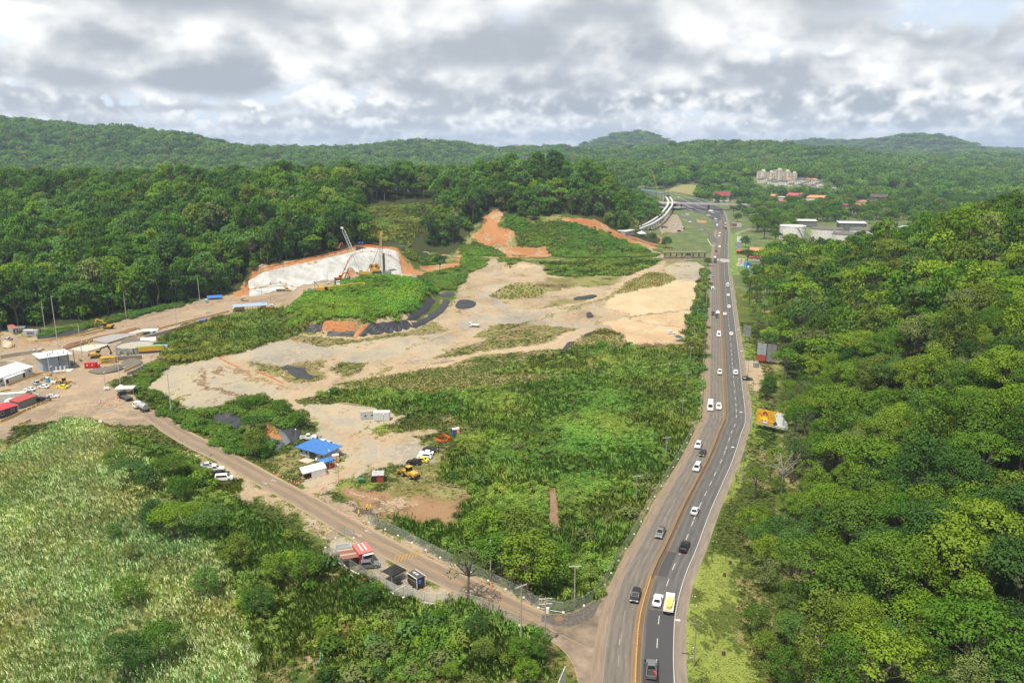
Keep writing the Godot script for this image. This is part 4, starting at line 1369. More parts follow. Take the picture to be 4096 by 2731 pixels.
	while z > -1250.0:
		var gap := 8.2 if z > -700.0 else 9.5
		var x := -940.0
		while x < 200.0:
			var p := Vector2(x + r.randf_range(-3.4,3.4),z + r.randf_range(-3.4,3.4))
			x += gap
			if absf(p.x) > -p.y * 0.74 + 26.0 or not Geometry2D.is_point_in_polygon(p,front) or Geometry2D.is_point_in_polygon(p,meadow):
				continue
			var n := patchy.get_noise_2d(p.x,p.y)
			var kind: int = [0,0,1,2,5,3,0,5][r.randi() % 8]
			var tone: int = [0,2,6,4,0,1][clampi(int((n + 0.5) * 5.0) + r.randi_range(-1,1),0,5)]
			if r.randf() < 0.12:
				tone = [7,1,3,5][r.randi() % 4]
			var size := r.randf_range(0.85,1.3)
			var rim := outside(front,p.x,p.y)
			if rim > -14.0:
				for e in 2:
					var pe := p + Vector2(r.randf_range(-4,4),r.randf_range(-4,4))
					var se := r.randf_range(0.5,1.0)
					plant("f30",v3(pe,-0.8 * se),se,se * r.randf_range(0.8,1.5),tone_tint([0,6,2,1][r.randi() % 4],r))
			plant("f%d%d" % [kind,r.randi() % 2],v3(p,-0.1),size * 1.05,size * r.randf_range(1.05,1.4),tone_tint(tone,r,1.05))
		z -= gap
	var fo := Node3D.new()
	fo.name = "valley_forest"
	add_child(fo)
	tag(fo,"tall tropical forest rising behind the building site to the ridge","forest","","stuff")
	for kind in 6:
		for k in 2:
			mass("tree_mass","f%d%d" % [kind,k],two_part(tree_shape(kind,9 + k,1.0)),fo)
	# ---- woods of the far valley and hills: single crowns,then stands of several crowns
	forest_lists.clear()
	var clear := []
	for q in [L([235.6,-1636.6,303.8,-1587,355.8,-1565.3,337.3,-1279,310.4,-1133.7,174.1,-631.5,160.4,-631.5,129.3,-706.4,110.6,-782.7,194,-1131.6,236.9,-1278.7,235.3,-1418.3]),L([393.5,-1739.1,336.3,-1676.9,283.8,-1580.1,355.8,-1565.3,382.2,-1660.3]),L([238.4,-894.7,331.1,-1133.7,271.3,-894.7,292.7,-894.7,289.8,-843.6,377,-1035.3,471.1,-1017.6,512.2,-983.9,439.6,-868.4,280.7,-719.4,244.9,-719.4,193.9,-600.4,181.3,-600.4,164.9,-600.4]),L([744.4,-1712.1,898.9,-1744.9,833.4,-1615.1,778.7,-1581.3,733.2,-1678.5]),L([920.9,-1739.2,1001.9,-1756.4,937.3,-1645.8,886.9,-1668.5]),L([431.8,-1321.2,451.7,-1321.2,413.8,-1214.2,396.5,-1214.2]),L([666,-1214.2,677.5,-1214.2,610.7,-1092.2,600.3,-1092.2]),L([396.4,-1502.6,442.5,-1466,399.4,-1321.2,349.2,-1321.2]),L([543.7,-1761.3,665.4,-1798.5,628.5,-1694.4,521,-1683.3]),L([342.8,-1133.7,353.6,-1133.7,283.3,-956.1,259.3,-922.6,284.1,-1017.5])]:
		clear.append(PackedVector2Array(q))
	var d := 640.0
	while d < 7000.0:
		var gap := 9.0 + maxf(0.0,d - 900.0) * 0.0085
		var x := -d * 0.76
		while x < d * 0.76:
			var p := Vector2(x + r.randf_range(-0.4,0.4) * gap,-d + r.randf_range(-0.4,0.4) * gap)
			x += gap
			if Geometry2D.is_point_in_polygon(p,front) or Geometry2D.is_point_in_polygon(p,wood) or in_any(p,clear):
				continue
			if d < 1250.0 and p.x < 150.0:
				continue
			if d < 1900.0 and d > 600.0 and p.x > 100.0:
				# an open valley with gardens: fewer trees
				if patchy.get_noise_2d(p.x * 1.2 + 300.0,p.y * 1.2) < -0.12 - 0.1 * r.randf():
					continue
			if d < 1980.0 and hides_house(p):
				continue
			if d < 1350.0 and absf(p.x - (road_at(p)[0] as Vector2).x) < 30.0:
				continue
			var n := patchy.get_noise_2d(p.x * 0.4,p.y * 0.4)
			var tone: int = [0,2,6,4,0,1][clampi(int((n + 0.5) * 5.0) + r.randi_range(-1,1),0,5)]
			if r.randf() < 0.1:
				tone = [7,1,5][r.randi() % 3]
			if d < 1500.0:
				plant("n%d" % [0,3,2,1,5][r.randi() % 5],v3(p,-0.1),r.randf_range(0.75,1.15),r.randf_range(0.7,1.0),tone_tint(tone,r))
			else:
				var s := gap / 10.0
				plant("s%d" % (r.randi() % 3),v3(p,-3.5 * minf(s,2.2)),s * r.randf_range(0.7,1.25),minf(s,2.2) * r.randf_range(0.7,1.25),tone_tint(tone,r,1.1))
		d += gap * 0.92
	var far := Node3D.new()
	far.name = "distant_forest"
	add_child(far)
	tag(far,"forest covering the far valley and the hills on the skyline","forest","","stuff")
	for kind in [0,1,2,3,5]:
		mass("tree_mass","n%d" % kind,two_part(tree_shape(kind,12,1.3)),far)
	for k in 3:
		# a stand: three to four crowns pushed together
		var c := Faces.new()
		var t := Faces.new()
		var q := RandomNumberGenerator.new()
		q.seed = 70 + k
		for h in 9:
			var a := h * 2.4
			var dd := sqrt(h / 9.0) * 5.4
			bough(c,q,Vector3(cos(a) * dd,10.0 + q.randf_range(-2.4,2.4),sin(a) * dd),Vector3(3.2,3.0,3.2) * q.randf_range(0.75,1.2),1.7,0.85,q.randf_range(0.8,1.2))
		t.tube(Vector3(0,-2,0),Vector3(0,9,0),0.6,0.3,4,false)
		mass("tree_mass","s%d" % k,two_part([t,c]),far)
	forest_lists.clear()
	lone_trees(r)

# nothing grows close in front of the roadside boards
func hides_board(p: Vector2) -> bool:
	for c in [V2(87.8,-261.6),V2(111.9,-344.3),V2(179,-619.1),V2(181.7,-613.7),V2(266.3,-950.4),V2(225.8,-788.4),V2(116,-382.5),V2(107.5,-338.1),V2(98.1,-318.2)]:
		if p.distance_to(c) < 7.0 or (p.y > c.y and p.y < c.y + 24.0 and absf(p.x * c.y / p.y - c.x) < 8.0):
			return true
	return false

func hides_house(p: Vector2) -> bool:
	if p.x > 500.0 and p.x < 660.0 and p.y < -1630.0 and p.y > -1800.0:
		return true
	for h in valley_houses():
		var c: Vector2 = (h[0] + h[1]) / 2.0
		var w: float = h[0].distance_to(h[1]) / 2.0
		if p.y > c.y - h[2] - 6.0 and p.y < c.y + 125.0 and absf(p.x * c.y / p.y - c.x) < w + 5.0:
			return true
	return false

func lone_trees(r: RandomNumberGenerator) -> void:
	var g := "trees about the compound"
	for a in [
		[4,7,V2(-9.32,-151.4),0.95,"slender grey-green tree leaning over the zebra crossing",1.0],
		[0,5,V2(0.46,-170.5),1.25,"wide olive-crowned tree at the junction hollow by the muddy creek",0.75],
		[3,1,V2(-5.88,-170.5),1.3,"bright green round tree behind the fence at the hollow",0.9],
		[3,3,V2(3.75,-156.2),1.45,"yellow-green bushy tree right behind the junction fence",0.85],
		[3,0,V2(8.13,-157.1),1.2,"mid green tree by the crossarm pole at the junction fence",0.85],
		[0,6,V2(-2.21,-163.1),1.1,"deep green tree in the hollow beside the thin lone pole",0.7],
		[0,2,V2(-84.9,-246.6),0.72,"dark umbrella tree standing over the orange soil heap",0.75],
		[3,5,V2(-79.9,-233),0.92,"olive round tree on the roadside next to the blue-roofed office",0.95],
		[3,6,V2(-78.6,-258.2),0.75,"deep green bush tree on the heap behind the blue-roofed office",0.8],
		[3,0,V2(-71.5,-254.3),0.75,"mid green bush at the right end of the tarped heap",0.75],
		[3,6,V2(-93.5,-282.2),0.7,"dark leafy bush left of the heap behind the office",0.75],
		[3,2,V2(-95.7,-271.9),0.65,"dark bush at the back of the black tarped bank",0.7],
		[0,2,V2(-54.2,-592.1),0.9,"tall thin-stemmed tree standing alone by the orange track",1.45],
		[0,2,V2(-59.5,-742),1.1,"dark tree at the left foot of the cleared hill",1.3],
		[2,7,V2(-21,-819.2),1.15,"pale grey-green umbrella tree crowning the orange cut",1.2],
		[0,7,V2(-11.8,-807.5),0.9,"pale feathery tree right of the umbrella tree on the knoll",1.2],
		[3,2,V2(142.6,-806),0.95,"dark tree at the foot of the cut beyond the cleared hill",0.9],
		[3,2,V2(148.1,-765.3),1.2,"spreading dark tree above the old concrete platform",0.85],
		[3,2,V2(160.3,-647.4),0.8,"dark bushy tree at the highway side by the old platform",0.8],
		[0,4,V2(-107.4,-208.1),0.85,"blue-green tree in the tall grass, upper end of the thicket",0.7],
		[3,2,V2(-99.9,-203.6),0.85,"dark round tree in the middle of the grassland thicket",0.85],
		[3,0,V2(-118.7,-222.8),0.7,"mid green tree at the far tip of the grassland thicket",0.75],
		[0,0,V2(-97.6,-213.6),0.75,"mid green spreading tree at the thicket's roadside edge",0.75],
		[3,6,V2(-89.6,-199),0.8,"deep green tree between thicket and roadside grass",0.85],
		[0,1,V2(-83.4,-179.1),0.95,"bright green broad tree in the heart of the thicket",0.7],
		[3,3,V2(-78.4,-183.4),0.75,"yellow-green tree lowest on the thicket's road side",0.9],
		[3,2,V2(-89.1,-182.1),0.9,"dark tree at the thicket's left edge over pale plumes",0.8],
		[0,4,V2(-73.7,-179.1),0.8,"blue-green tree with bare pale stem below the thicket",0.8],
		[3,5,V2(-63.4,-165.7),0.9,"olive tree at the lower end of the thicket by the stall yard",0.85],
		[3,0,V2(-80.5,-149.9),0.78,"lone mid green bush tree amid the left grassland",0.75],
		[3,4,V2(-66.2,-154.3),0.75,"lone blue-green bush tree in the lower grassland",0.75],
		[3,7,V2(-88.6,-167.5),0.45,"small grey-green bush in the open grassland",0.9],
		[3,4,V2(-96.6,-176.4),0.42,"small blue-green bush in the tall plumes",0.9],
		[0,2,V2(-70.4,-126.7),0.86,"large-leaved dark tree at the bottom left",0.72],
		[0,6,V2(-65.8,-131.4),0.72,"deep green large-leaved tree with pale stem at the bottom left",0.82],
		[3,2,V2(-30.5,-150.4),0.62,"dark flowering bush below the stall yard fence",0.75],
		[3,6,V2(-15.2,-142.4),0.51,"deep green bush on the bank under the curved fence",0.7],
		[3,2,V2(-7.01,-139.6),0.55,"dark bush on the ditch bank near the roadside pole",0.75],
		[1,6,V2(5.58,-131.7),0.5,"narrow ivy-clad tree at the corner of the junction",0.75],
		[3,0,V2(1.67,-131.7),0.56,"mid green tree beside the ivy-clad one at the junction",0.75],
		[3,5,V2(-5.11,-131.7),0.55,"olive bush at the bottom edge near the ditch",0.75],
		[3,1,V2(2.6,-125.3),0.55,"bright green tree at the bottom edge by the white hoarding",0.75],
		[3,1,V2(-11.2,-126.5),0.43,"bright green low bush at the bottom edge of the meadow",0.7],
		[3,5,V2(-36,-136.9),0.45,"small olive bush beside the green netting",0.8],
		[3,2,V2(-52.3,-146.3),0.75,"dark bush right of the grassland by the lower left ditch",0.8],
		[3,0,V2(-45.8,-158.6),0.85,"mid green tree below the stall yard's left corner",0.85],
		[3,1,V2(-52,-159.1),0.75,"bright green small tree left of the stall yard",0.85],
	]:
		grow(a[0],a[1],a[2],a[3],a[4],g,"broadleaf_tree",a[5])
	# roadside trees along the near edge of the far valley
	for a in [[0,2,V2(313.1,-1133.7),"dark tree at the highway edge before the interchange"],[3,2,V2(293.9,-1044.3),"round dark tree behind the small roadside hoarding"],[5,0,V2(266.9,-843.6),"great tree cluster left of the white tank"],[5,6,V2(279.3,-912),"tall deep green tree next to the tank cluster"],[0,2,V2(261.6,-792.4),"broad dark tree right of the great cluster"],[3,0,V2(271.3,-747),"lone tree on the lawn between the tanks"],[3,2,V2(225.5,-769.1),"round tree between roadside hoardings and orange-roofed inn"],[0,2,V2(192.4,-647.4),"tree behind the white and blue hoardings"],[3,5,V2(404.1,-1279),"pale olive tree by the far bridge end"],[0,5,V2(448.6,-1612.9),"spreading umbrella tree beside the red-roofed hall"],[3,1,V2(374.5,-1590.6),"bright bush at the foot of the grassed cutting"]]:
		grow(a[0],a[1],a[2],1.15 if a[0] != 5 else 1.0,a[3],"trees of the far valley","broadleaf_tree",0.95)
	# palms along the forest edge
	for a in [[V2(-194.6,-512.4),"tall palm at the forest edge above the blue tarpaulin"],[V2(-188.8,-544.3),"leaning palm left of the white slope's top"],[V2(-171.9,-555.7),"palm behind the upper left end of the white slope"],[V2(-217.3,-477.9),"low palm in the forest edge behind the haul road"],[V2(-216.2,-488.1),"second palm from the left in the forest edge"],[V2(-209.4,-485.2),"third palm from the left in the forest edge"]]:
		palm(a[0],a[1],r)
	# leafless trees
	for a in [[V2(75.2,-205.9),1.2,"bare grey tree among the roadside woods right of the bend"],[V2(-97.3,-258.1),0.45,"small leafless sapling before the black tarped bank"],[V2(106.5,-157.4),0.9,"bare pale tree high in the right-hand wood"],[V2(21.1,-790.5),0.7,"bare broken tree on the knoll's brow"],[V2(144.1,-292.8),0.7,"bleached dead tree in the middle of the hillside wood"]]:
		bare_tree(a[0],a[1],a[2],r)

func palm(at: Vector2,label: String,r: RandomNumberGenerator) -> void:
	var o := thing("palm_tree",label,"palm",at,0.0,"palms at the forest edge")
	var h := r.randf_range(13.0,17.0)
	var t := Faces.new()
	var top := Vector3(r.randfn(0,0.8),h,r.randfn(0,0.8))
	limb(t,r,Vector3(0,-0.5,0),top,0.32,0.2)
	part("trunk",t,worn(0.22,0.19,0.15,0.95,1.0),o)
	for k in 16:
		var f := Faces.new()
		f.colored = true
		var a := k * TAU / 16.0 + r.randf() * 0.3
		var d := Vector3(cos(a),0,sin(a))
		var s := Vector3(-d.z,0,d.x)
		var up := r.randf_range(0.2,1.1)
		var last := top
		for q in 7:
			var u := (q + 1) / 7.0
			var p := top + d * u * 4.8 + Vector3(0,up * 3.6 * u - 4.6 * u * u,0)
			var g := r.randf_range(0.8,1.2)
			f.tint = Color(g,g,g)
			var w := 1.1 * sin(PI * (0.12 + 0.85 * u)) + 0.1
			f.tri(last,last + s * w + Vector3(0,-0.5 * w,0),p)
			f.tri(last,p,last - s * w + Vector3(0,-0.5 * w,0))
			last = p
		part("frond",f,leaf_mat(0.085,0.12,0.03),o)

func bare_tree(at: Vector2,size: float,label: String,r: RandomNumberGenerator) -> void:
	var o := thing("bare_tree",label,"tree",at)
	var f := Faces.new()
	var top := Vector3(r.randfn(0,0.4),6.5,r.randfn(0,0.4)) * size
	f.tube(Vector3(0,-0.4,0),top,0.3 * size,0.2 * size,6,false)
	part("trunk",f,worn(0.27,0.24,0.205,0.9,1.0),o)
	for k in 9:
		var b := Faces.new()
		var a := k * 2.4
		var e := top * r.randf_range(0.6,1.0)
		var tip := e + Vector3(cos(a) * r.randf_range(2.5,4.5),r.randf_range(2.0,5.0),sin(a) * r.randf_range(2.5,4.5)) * size
		limb(b,r,e,tip,0.14 * size,0.05 * size)
		for q in 4:
			var s := e.lerp(tip,r.randf_range(0.4,0.95))
			limb(b,r,s,s + Vector3(r.randfn(0,1.4),r.randf_range(0.2,1.8),r.randfn(0,1.4)) * size,0.06 * size,0.025 * size)
		part("branch",b,worn(0.27,0.24,0.205,0.9,1.0),o)

# ---- grasses and low growth
func grass_shape(sd: int,blades: int,h: float,spread: float,wide: float,plume: float) -> ArrayMesh:
	var r := RandomNumberGenerator.new()
	r.seed = sd
	var f := Faces.new()
	for k in blades:
		var a := r.randf() * TAU
		var d := Vector3(cos(a),0,sin(a))
		var s := Vector3(-d.z,0,d.x) * wide * r.randf_range(0.7,1.3)
		var p := d * r.randf() * spread * 0.5 + Vector3(0,-0.1,0)
		var hh := h * r.randf_range(0.6,1.15)
		var out := d * spread * r.randf_range(0.2,0.9)
		var m := p + Vector3(0,hh * 0.65,0) + out * 0.4
		var e := p + Vector3(0,hh,0) + out * 1.1
		var g := r.randf_range(0.86,1.14)
		var col := Color(g * r.randf_range(0.94,1.08),g,g * 0.95)
		var nn := (d * 0.4 + Vector3.UP).normalized()
		var tri := [p - s,p + s,m + s * 0.7,p - s,m + s * 0.7,m - s * 0.7,m - s * 0.7,m + s * 0.7,e]
		if plume > 0.0 and r.randf() < plume:
			# a pale seed head on a long stalk
			var q := e + Vector3(r.randfn(0,0.1),h * 0.35,r.randfn(0,0.1))
			var w := Vector3(0.13,0,0.06)
			tri.append_array([e - w * 0.3,e + w * 0.3,q,e + Vector3(0,h * 0.12,0) - w,e + Vector3(0,h * 0.12,0) + w,q,q - w,q + w,q + Vector3(0.1,0.35,0.05)])
		for i in tri.size():
			f.v.append(tri[i])
			f.n.append(nn)
			f.c.append(col if i < 9 else Color(2.9,2.25,4.6))
	var mm := f.mesh()
	mm.surface_set_material(0,leaf_mat(1,1,1))
	return mm

func low_shape(sd: int,leaf: float,rad: float,h: float) -> ArrayMesh:
	var r := RandomNumberGenerator.new()
	r.seed = sd
	var c := Faces.new()
	for k in 5:
		var a := k * 2.4
		var d := sqrt(k / 5.0) * rad * 0.7
		bough(c,r,Vector3(cos(a) * d,h * r.randf_range(0.4,0.7),sin(a) * d),Vector3(rad * 0.55,h * 0.5,rad * 0.55) * r.randf_range(0.8,1.2),leaf,0.62,r.randf_range(0.85,1.15))
	var mm := c.mesh()
	mm.surface_set_material(0,leaf_mat(1,1,1))
	return mm

func build_ground_plants() -> void:
	var r := RandomNumberGenerator.new()
	r.seed = 515
	var pn := FastNoiseLite.new()
	pn.seed = 8
	pn.frequency = 0.03
	pn.fractal_octaves = 3
	forest_lists.clear()
	# region: outline,step,what grows [key,share],brightness
	var green := [0.075,0.13,0.022]
	var pale := [0.15,0.175,0.06]
	var regions := [
		# left grassland with plumes
		[L([-169.8,-229.6,-158,-230.4,-153.7,-246.7,-159.3,-266.1,-138.9,-254.7,-132.2,-250.8,-117.4,-233.9,-101.8,-216.1,-79.6,-185.2,-65.1,-163.3,-54,-146.2,-46.2,-121.8,-97.3,-121.7]),0.85,[["plume",0.62],["tall",1.0]],[0.27,0.345,0.165],0.85],
		[[Vector2(-230,-232),Vector2(-160,-232),Vector2(-100,-112),Vector2(-150,-112)],1.1,[["plume",0.55],["tall",1.0]],[0.27,0.345,0.165],0.85],
		# right part of the foreground: greener
		[L([-134.4,-253,-129.1,-251.8,-100.1,-230.1,-85.7,-212.2,-76.4,-202.9,-69.4,-194.3]) + L([-43.8,-171.5,-37.4,-162.7,-31.7,-158.6,-26.6,-153.3,-20.5,-151.4,-15.9,-150.4,-10.4,-150.4,-5.66,-148.3,-1.3,-144.3,4.49,-139.6,7.22,-133.4,7.59,-125.3]) + L([-48.5,-128.7,-65.1,-163.3,-79.6,-185.2,-101.8,-216.1,-117.4,-233.9]),0.9,[["tall",0.68],["low",0.88],["plume",1.0]],[0.115,0.185,0.038]],
		[L([-33.9,-138.7,-32.3,-144.3,-28.5,-146.8,-21.1,-145.3,-13.7,-141,-10.1,-136.4,-9.3,-132.1,-14.9,-125.3,-34.9,-125.3,-35,-132.5]),0.8,[["low",0.4],["tall",1.0]],[0.1,0.19,0.035]],
		# the great green hollow between yard and highway
		[L([30.3,-368.2,40.4,-365.7,48.9,-361.6,57,-367.8,71.8,-368.7,85.1,-374,96.9,-401.3,90.3,-362,79.6,-325.7,-9.88,-325.7,1.02,-343.8,12.7,-352.7]) ,1.25,[["tall",0.5],["low",0.8],["plume",1.0]],[0.14,0.195,0.045]],
		[L([-77.9,-298.8,-56.7,-304.6,-36.9,-298.8,-13.3,-306.4,13.2,-312.5,34.7,-332.1,53.9,-361.7,78.5,-362,78.5,-313.7,66,-270.4,53,-236.9,36.3,-201.7,25.3,-172.7,18.2,-153.8,12.3,-150.4,7.15,-159.1,0.4,-166.6,-7.73,-168.6,-18.9,-179.2,-35.2,-193.7,-15.1,-186.2,-10.4,-204.5,-22.7,-219.6,-19,-240.7,-14.3,-256.8,-19.6,-270.4,-38.9,-275.1,-62.1,-287.9]),1.0,[["low",0.3],["tall",0.84],["plume",1.0]],[0.115,0.185,0.036]],
		[L([-40.9,-265.4,-36.6,-270,-15.1,-265.4,-27.8,-257.8,-36.5,-254.7]),0.9,[["tall",1.0]],[0.14,0.19,0.04],0.5],
		[L([-20.1,-232.8,-16,-241.9,-11.9,-229.4,-9.44,-208.3,-17.3,-213.4,-19.5,-221.1]),0.9,[["tall",0.7],["low",1.0]],green],
		[L([-32.4,-189.8,-20.4,-182.8,-14.3,-183.9,-17,-174.1,-19.7,-175.7]),0.9,[["tall",1.0]],[0.11,0.17,0.03]],
		# verge along the highway fence
		[L([60.4,-262.9,73.7,-304.8,88.2,-357.4,110.4,-445.1,139.5,-560.3,152.6,-624.1,146.4,-612.5,122.7,-516.1,114.3,-485.3,104.2,-457.8,94,-416.2,89.5,-400.4,85.2,-367.8,78.3,-347.5,70.4,-371.2,59.5,-370.2,54.1,-369.8,39.4,-262.9]),1.25,[["tall",0.66],["low",0.9],["plume",1.0]],[0.095,0.145,0.032]],
		[L([112.7,-478.1,132.8,-560.3,150.8,-624.1,154.4,-624.1,136.5,-550.9,107.2,-433.1,105.7,-433.1]),1.4,[["tall",0.8],["low",1.0]],[0.1,0.145,0.045]],
		# strip between pads and access road
		[L([-149,-306.5,-141.2,-300.1,-129.2,-286.7,-122.2,-277.5,-116.3,-275,-111.4,-276.9,-105.2,-283.3,-106.2,-291.5,-93.4,-291.5,-83.8,-283.4,-69.7,-255.8,-70.6,-252.1,-75.4,-253.6,-78.6,-251.3,-88.5,-254.6,-94.1,-265.2,-106.3,-267.5,-105.6,-263.6,-93.2,-251.8,-87.9,-246.9,-79.2,-244,-76,-239.2,-78,-229.8,-85.2,-233.6,-98.1,-244.6,-111.4,-257.5,-120.3,-266.3,-131.1,-279.5,-146.8,-297.6]),1.05,[["low",0.68],["tall",1.0]],green],
		[L([-156.6,-317.3,-160.9,-341.2,-157.8,-346.1,-152.4,-341.2,-151,-324.5,-149,-309.2,-147.6,-302.6,-152.4,-306.5]),1.1,[["low",0.8],["tall",1.0]],green],
		[L([-130,-252.7,-115.6,-241.7,-105,-235.4,-98,-228.2,-93.3,-223.6,-88.6,-218.5,-83.6,-212.4,-78.6,-212.1,-76.9,-208.8,-76.2,-201.3,-103.7,-197.3]),1.0,[["tall",0.85],["low",1.0]],[0.105,0.165,0.03]],
		# overgrown mound and its skirts
		[L([-125,-426.1,-118.4,-432.3,-138.9,-464.2,-124.2,-452.9,-118.7,-460,-103.5,-472.7,-88.5,-483.1,-74.4,-528.1,-54.3,-481.5,-51.3,-535.2,-49.5,-472.5,-52.6,-440.9,-55.6,-424.5,-60.4,-415,-74.9,-403.3,-96.9,-403.6,-107.1,-406.6]),1.35,[["low",0.9],["tall",1.0]],[0.1,0.19,0.026]],
		[L([-170.9,-426.2,-168.9,-440.8,-159.5,-446.7,-141.6,-462.2,-131.6,-452.3,-123.7,-423.3,-105.8,-406.1,-114.5,-394.5,-117,-387.3,-129.5,-362.8,-136,-354.6,-141.4,-348.7]),1.35,[["tall",0.6],["low",0.85],["plume",1.0]],[0.12,0.155,0.035]],
		[L([-174.7,-383.6,-177.8,-421.7,-170,-433.1,-149.6,-456.2,-122,-367.9,-134.7,-359.5,-144.9,-345.6,-154.9,-345.6,-162.1,-355.4]),1.35,[["tall",0.55],["low",0.92],["plume",1.0]],[0.12,0.16,0.035]],
		# cleared hill
		[L([2.26,-794.5,18.3,-776.2,45.8,-782.5,79.6,-771.4,106.5,-758.7,123.3,-756.2,133.2,-703.8,68.7,-691.3,36.9,-699.6,32.9,-739.2,4.5,-740.2,4.61,-762.8,-10.1,-775.2,-5.33,-798.4]),1.7,[["low",0.75],["tall",1.0]],[0.085,0.15,0.025]],
		[L([-49.1,-726.5,-33.7,-745.8,-14.4,-735.6,-4.76,-703.8,-49.4,-712.8]),1.7,[["low",1.0]],[0.085,0.15,0.025]],
		[L([-43.2,-703.7,-20.1,-687.2,-22.5,-627.5,-32.9,-613.2,-40.5,-641.2]),1.7,[["low",1.0]],[0.095,0.155,0.025]],
		[L([-10.2,-687.2,7.46,-683.2,-2.19,-614.9]),1.7,[["low",1.0]],[0.095,0.155,0.025]],
		[L([-66.3,-601.6,-39.5,-641.1,-33.5,-589.3,-32.9,-560.6,-48.7,-534,-51.3,-462.7]),1.7,[["low",0.8],["tall",1.0]],[0.075,0.13,0.025]],
		[L([23.3,-663.7,67.5,-679.2,128.3,-683.2,103.1,-627.8,88.3,-595.4,64.3,-595.4,44.6,-589.3,26,-601.3,28.3,-631]),1.8,[["tall",0.6],["low",1.0]],[0.11,0.16,0.03]],
		[L([-85,-625.7,-84.6,-644.4,-69.1,-706.7,-55.8,-665.4,-75.1,-638.2]),1.8,[["low",0.7],["tall",1.0]],[0.09,0.14,0.028]],
		[L([-69.2,-578.1,-67.4,-599.2,-44,-621.2,-37.8,-530.6,-51.3,-535.2,-54.3,-481.5]),1.8,[["low",0.8],["tall",1.0]],[0.075,0.13,0.025]],
		[L([-149.3,-798.2,-84.2,-839.3,-74,-774.7,-92.4,-716.6,-104.5,-646.5,-132.9,-648.7]),2.2,[["tall",0.6],["low",1.0]],[0.13,0.17,0.04]],
		[L([113.3,-799.9,131.8,-904.1,225.4,-1558,219.6,-1206.5,153.7,-948.7,126.1,-825.8]),2.4,[["tall",0.8],["low",1.0]],[0.16,0.18,0.06]],
		# edge of the wood behind the haul road
		[L([-245.4,-400.5,-233.8,-418.9,-228.6,-445.1,-210.6,-478.1,-202.6,-503.5,-198.5,-492.6,-206.2,-467.7,-217.9,-436.1,-228.2,-408.2,-239.7,-390.7]),1.8,[["low",1.0]],[0.06,0.105,0.022]],
		# thinner growth on dry ground
		[L([-15,-505.1,-10.5,-531.6,1.56,-537.8,18.9,-535.9,22.8,-523.2,15.5,-506,-3.4,-496.7]),2.6,[["tall",1.0]],[0.2,0.2,0.07],0.45],
		[L([67.4,-519.9,84.9,-571.8,106.9,-614.4,117.6,-608,121,-583.4,109.5,-555.2,89.1,-539.5,74.1,-519.9]),1.5,[["tall",1.0]],[0.3,0.26,0.1],0.45],
		[L([24.2,-368.6,32.6,-382.5,47.7,-416.1,52.1,-412.8,55.9,-386.9,56.1,-374.6,48.9,-361.6,40.4,-365.7,33,-350.4,12.9,-357.3,-10.4,-343.8]),1.5,[["tall",1.0]],[0.22,0.22,0.07],0.4],
		[L([-73.7,-310.6,-40.9,-333.4,0.78,-346.5,25.5,-365,44.9,-382.8,54.6,-366.6,34.8,-333.4,13.2,-313.7,-13.4,-308.8,-37.2,-301.7,-57,-306.4]),1.2,[["tall",1.0]],[0.17,0.2,0.06],0.42],
		[L([33.5,-369.9,41.2,-374.3,49.7,-367.6,46,-357.2,32.6,-352.7]),1.2,[["low",1.0]],[0.075,0.135,0.022]],
	]
	for q in regions:
		var poly := PackedVector2Array(q[0])
		var lo := poly[0]
		var hi := poly[0]
		for p in poly:
			lo = lo.min(p)
			hi = hi.max(p)
		var step: float = q[1]
		var base: Array = q[3]
		var z := lo.y
		while z < hi.y:
			var x := lo.x
			while x < hi.x:
				var p := Vector2(x + r.randf_range(-0.5,0.5) * step,z + r.randf_range(-0.5,0.5) * step)
				x += step
				if not Geometry2D.is_point_in_polygon(p + Vector2(pn.get_noise_2d(p.x * 3.0,p.y * 3.0),pn.get_noise_2d(p.x * 3.0 + 70.0,p.y * 3.0)) * minf(5.0,step * 4.0),poly) or absf(p.x) > -p.y * 0.74 + 10.0 or in_any(p,bare):
					continue
				var n := pn.get_noise_2d(p.x,p.y)
				if n < -0.38 and r.randf() < 0.6:
					continue
				var pick := clampf(r.randf() * 0.75 + 0.12 + pn.get_noise_2d(p.x * 0.8 - 50.0,p.y * 0.8) * 1.0,0.0,0.999)
				var key := ""
				for k in q[2]:
					if pick < k[1]:
						key = k[0]
						break
				if key == "":
					key = q[2][-1][0]
				var g := r.randf_range(0.75,1.25) * (1.0 + n * 0.35)
				var yel := 1.0 + r.randf_range(-0.1,0.14) + pn.get_noise_2d(p.x * 0.6 + 90.0,p.y * 0.6) * 0.4
				var s: float = r.randf_range(0.75,1.3) * (step if step < 1.3 else pow(step,0.75) * 1.1) * (q[4] if q.size() > 4 else 1.0)
				plant(key + str(r.randi() % 2),v3(p,-0.02),s,s * r.randf_range(0.8,1.25) * (1.0 if step < 1.5 else 0.8),Color(base[0] * g * yel,base[1] * g,base[2] * g) * 1.75)
			z += step
	# taller bushes standing out of the growth
	for k in 520:
		var q: Array = regions[[2,3,4,5,5,5,5,5,9,11,15,16,17,22][r.randi() % 14]]
		var poly := PackedVector2Array(q[0])
		var a := poly[r.randi() % poly.size()]
		var p := a.lerp(poly[r.randi() % poly.size()],r.randf()).lerp(poly[r.randi() % poly.size()],r.randf() * 0.6)
		if not Geometry2D.is_point_in_polygon(p,poly) or in_any(p,bare) or pn.get_noise_2d(p.x + 30.0,p.y) < -0.1:
			continue
		var s := r.randf_range(0.7,1.8)
		plant("bush",v3(p,-0.1),s,s * r.randf_range(0.8,1.2),tone_tint([0,1,2,4,6,7,5][r.randi() % 7],r))
	# short turf where the ground is grassy
	var zz := -96.0
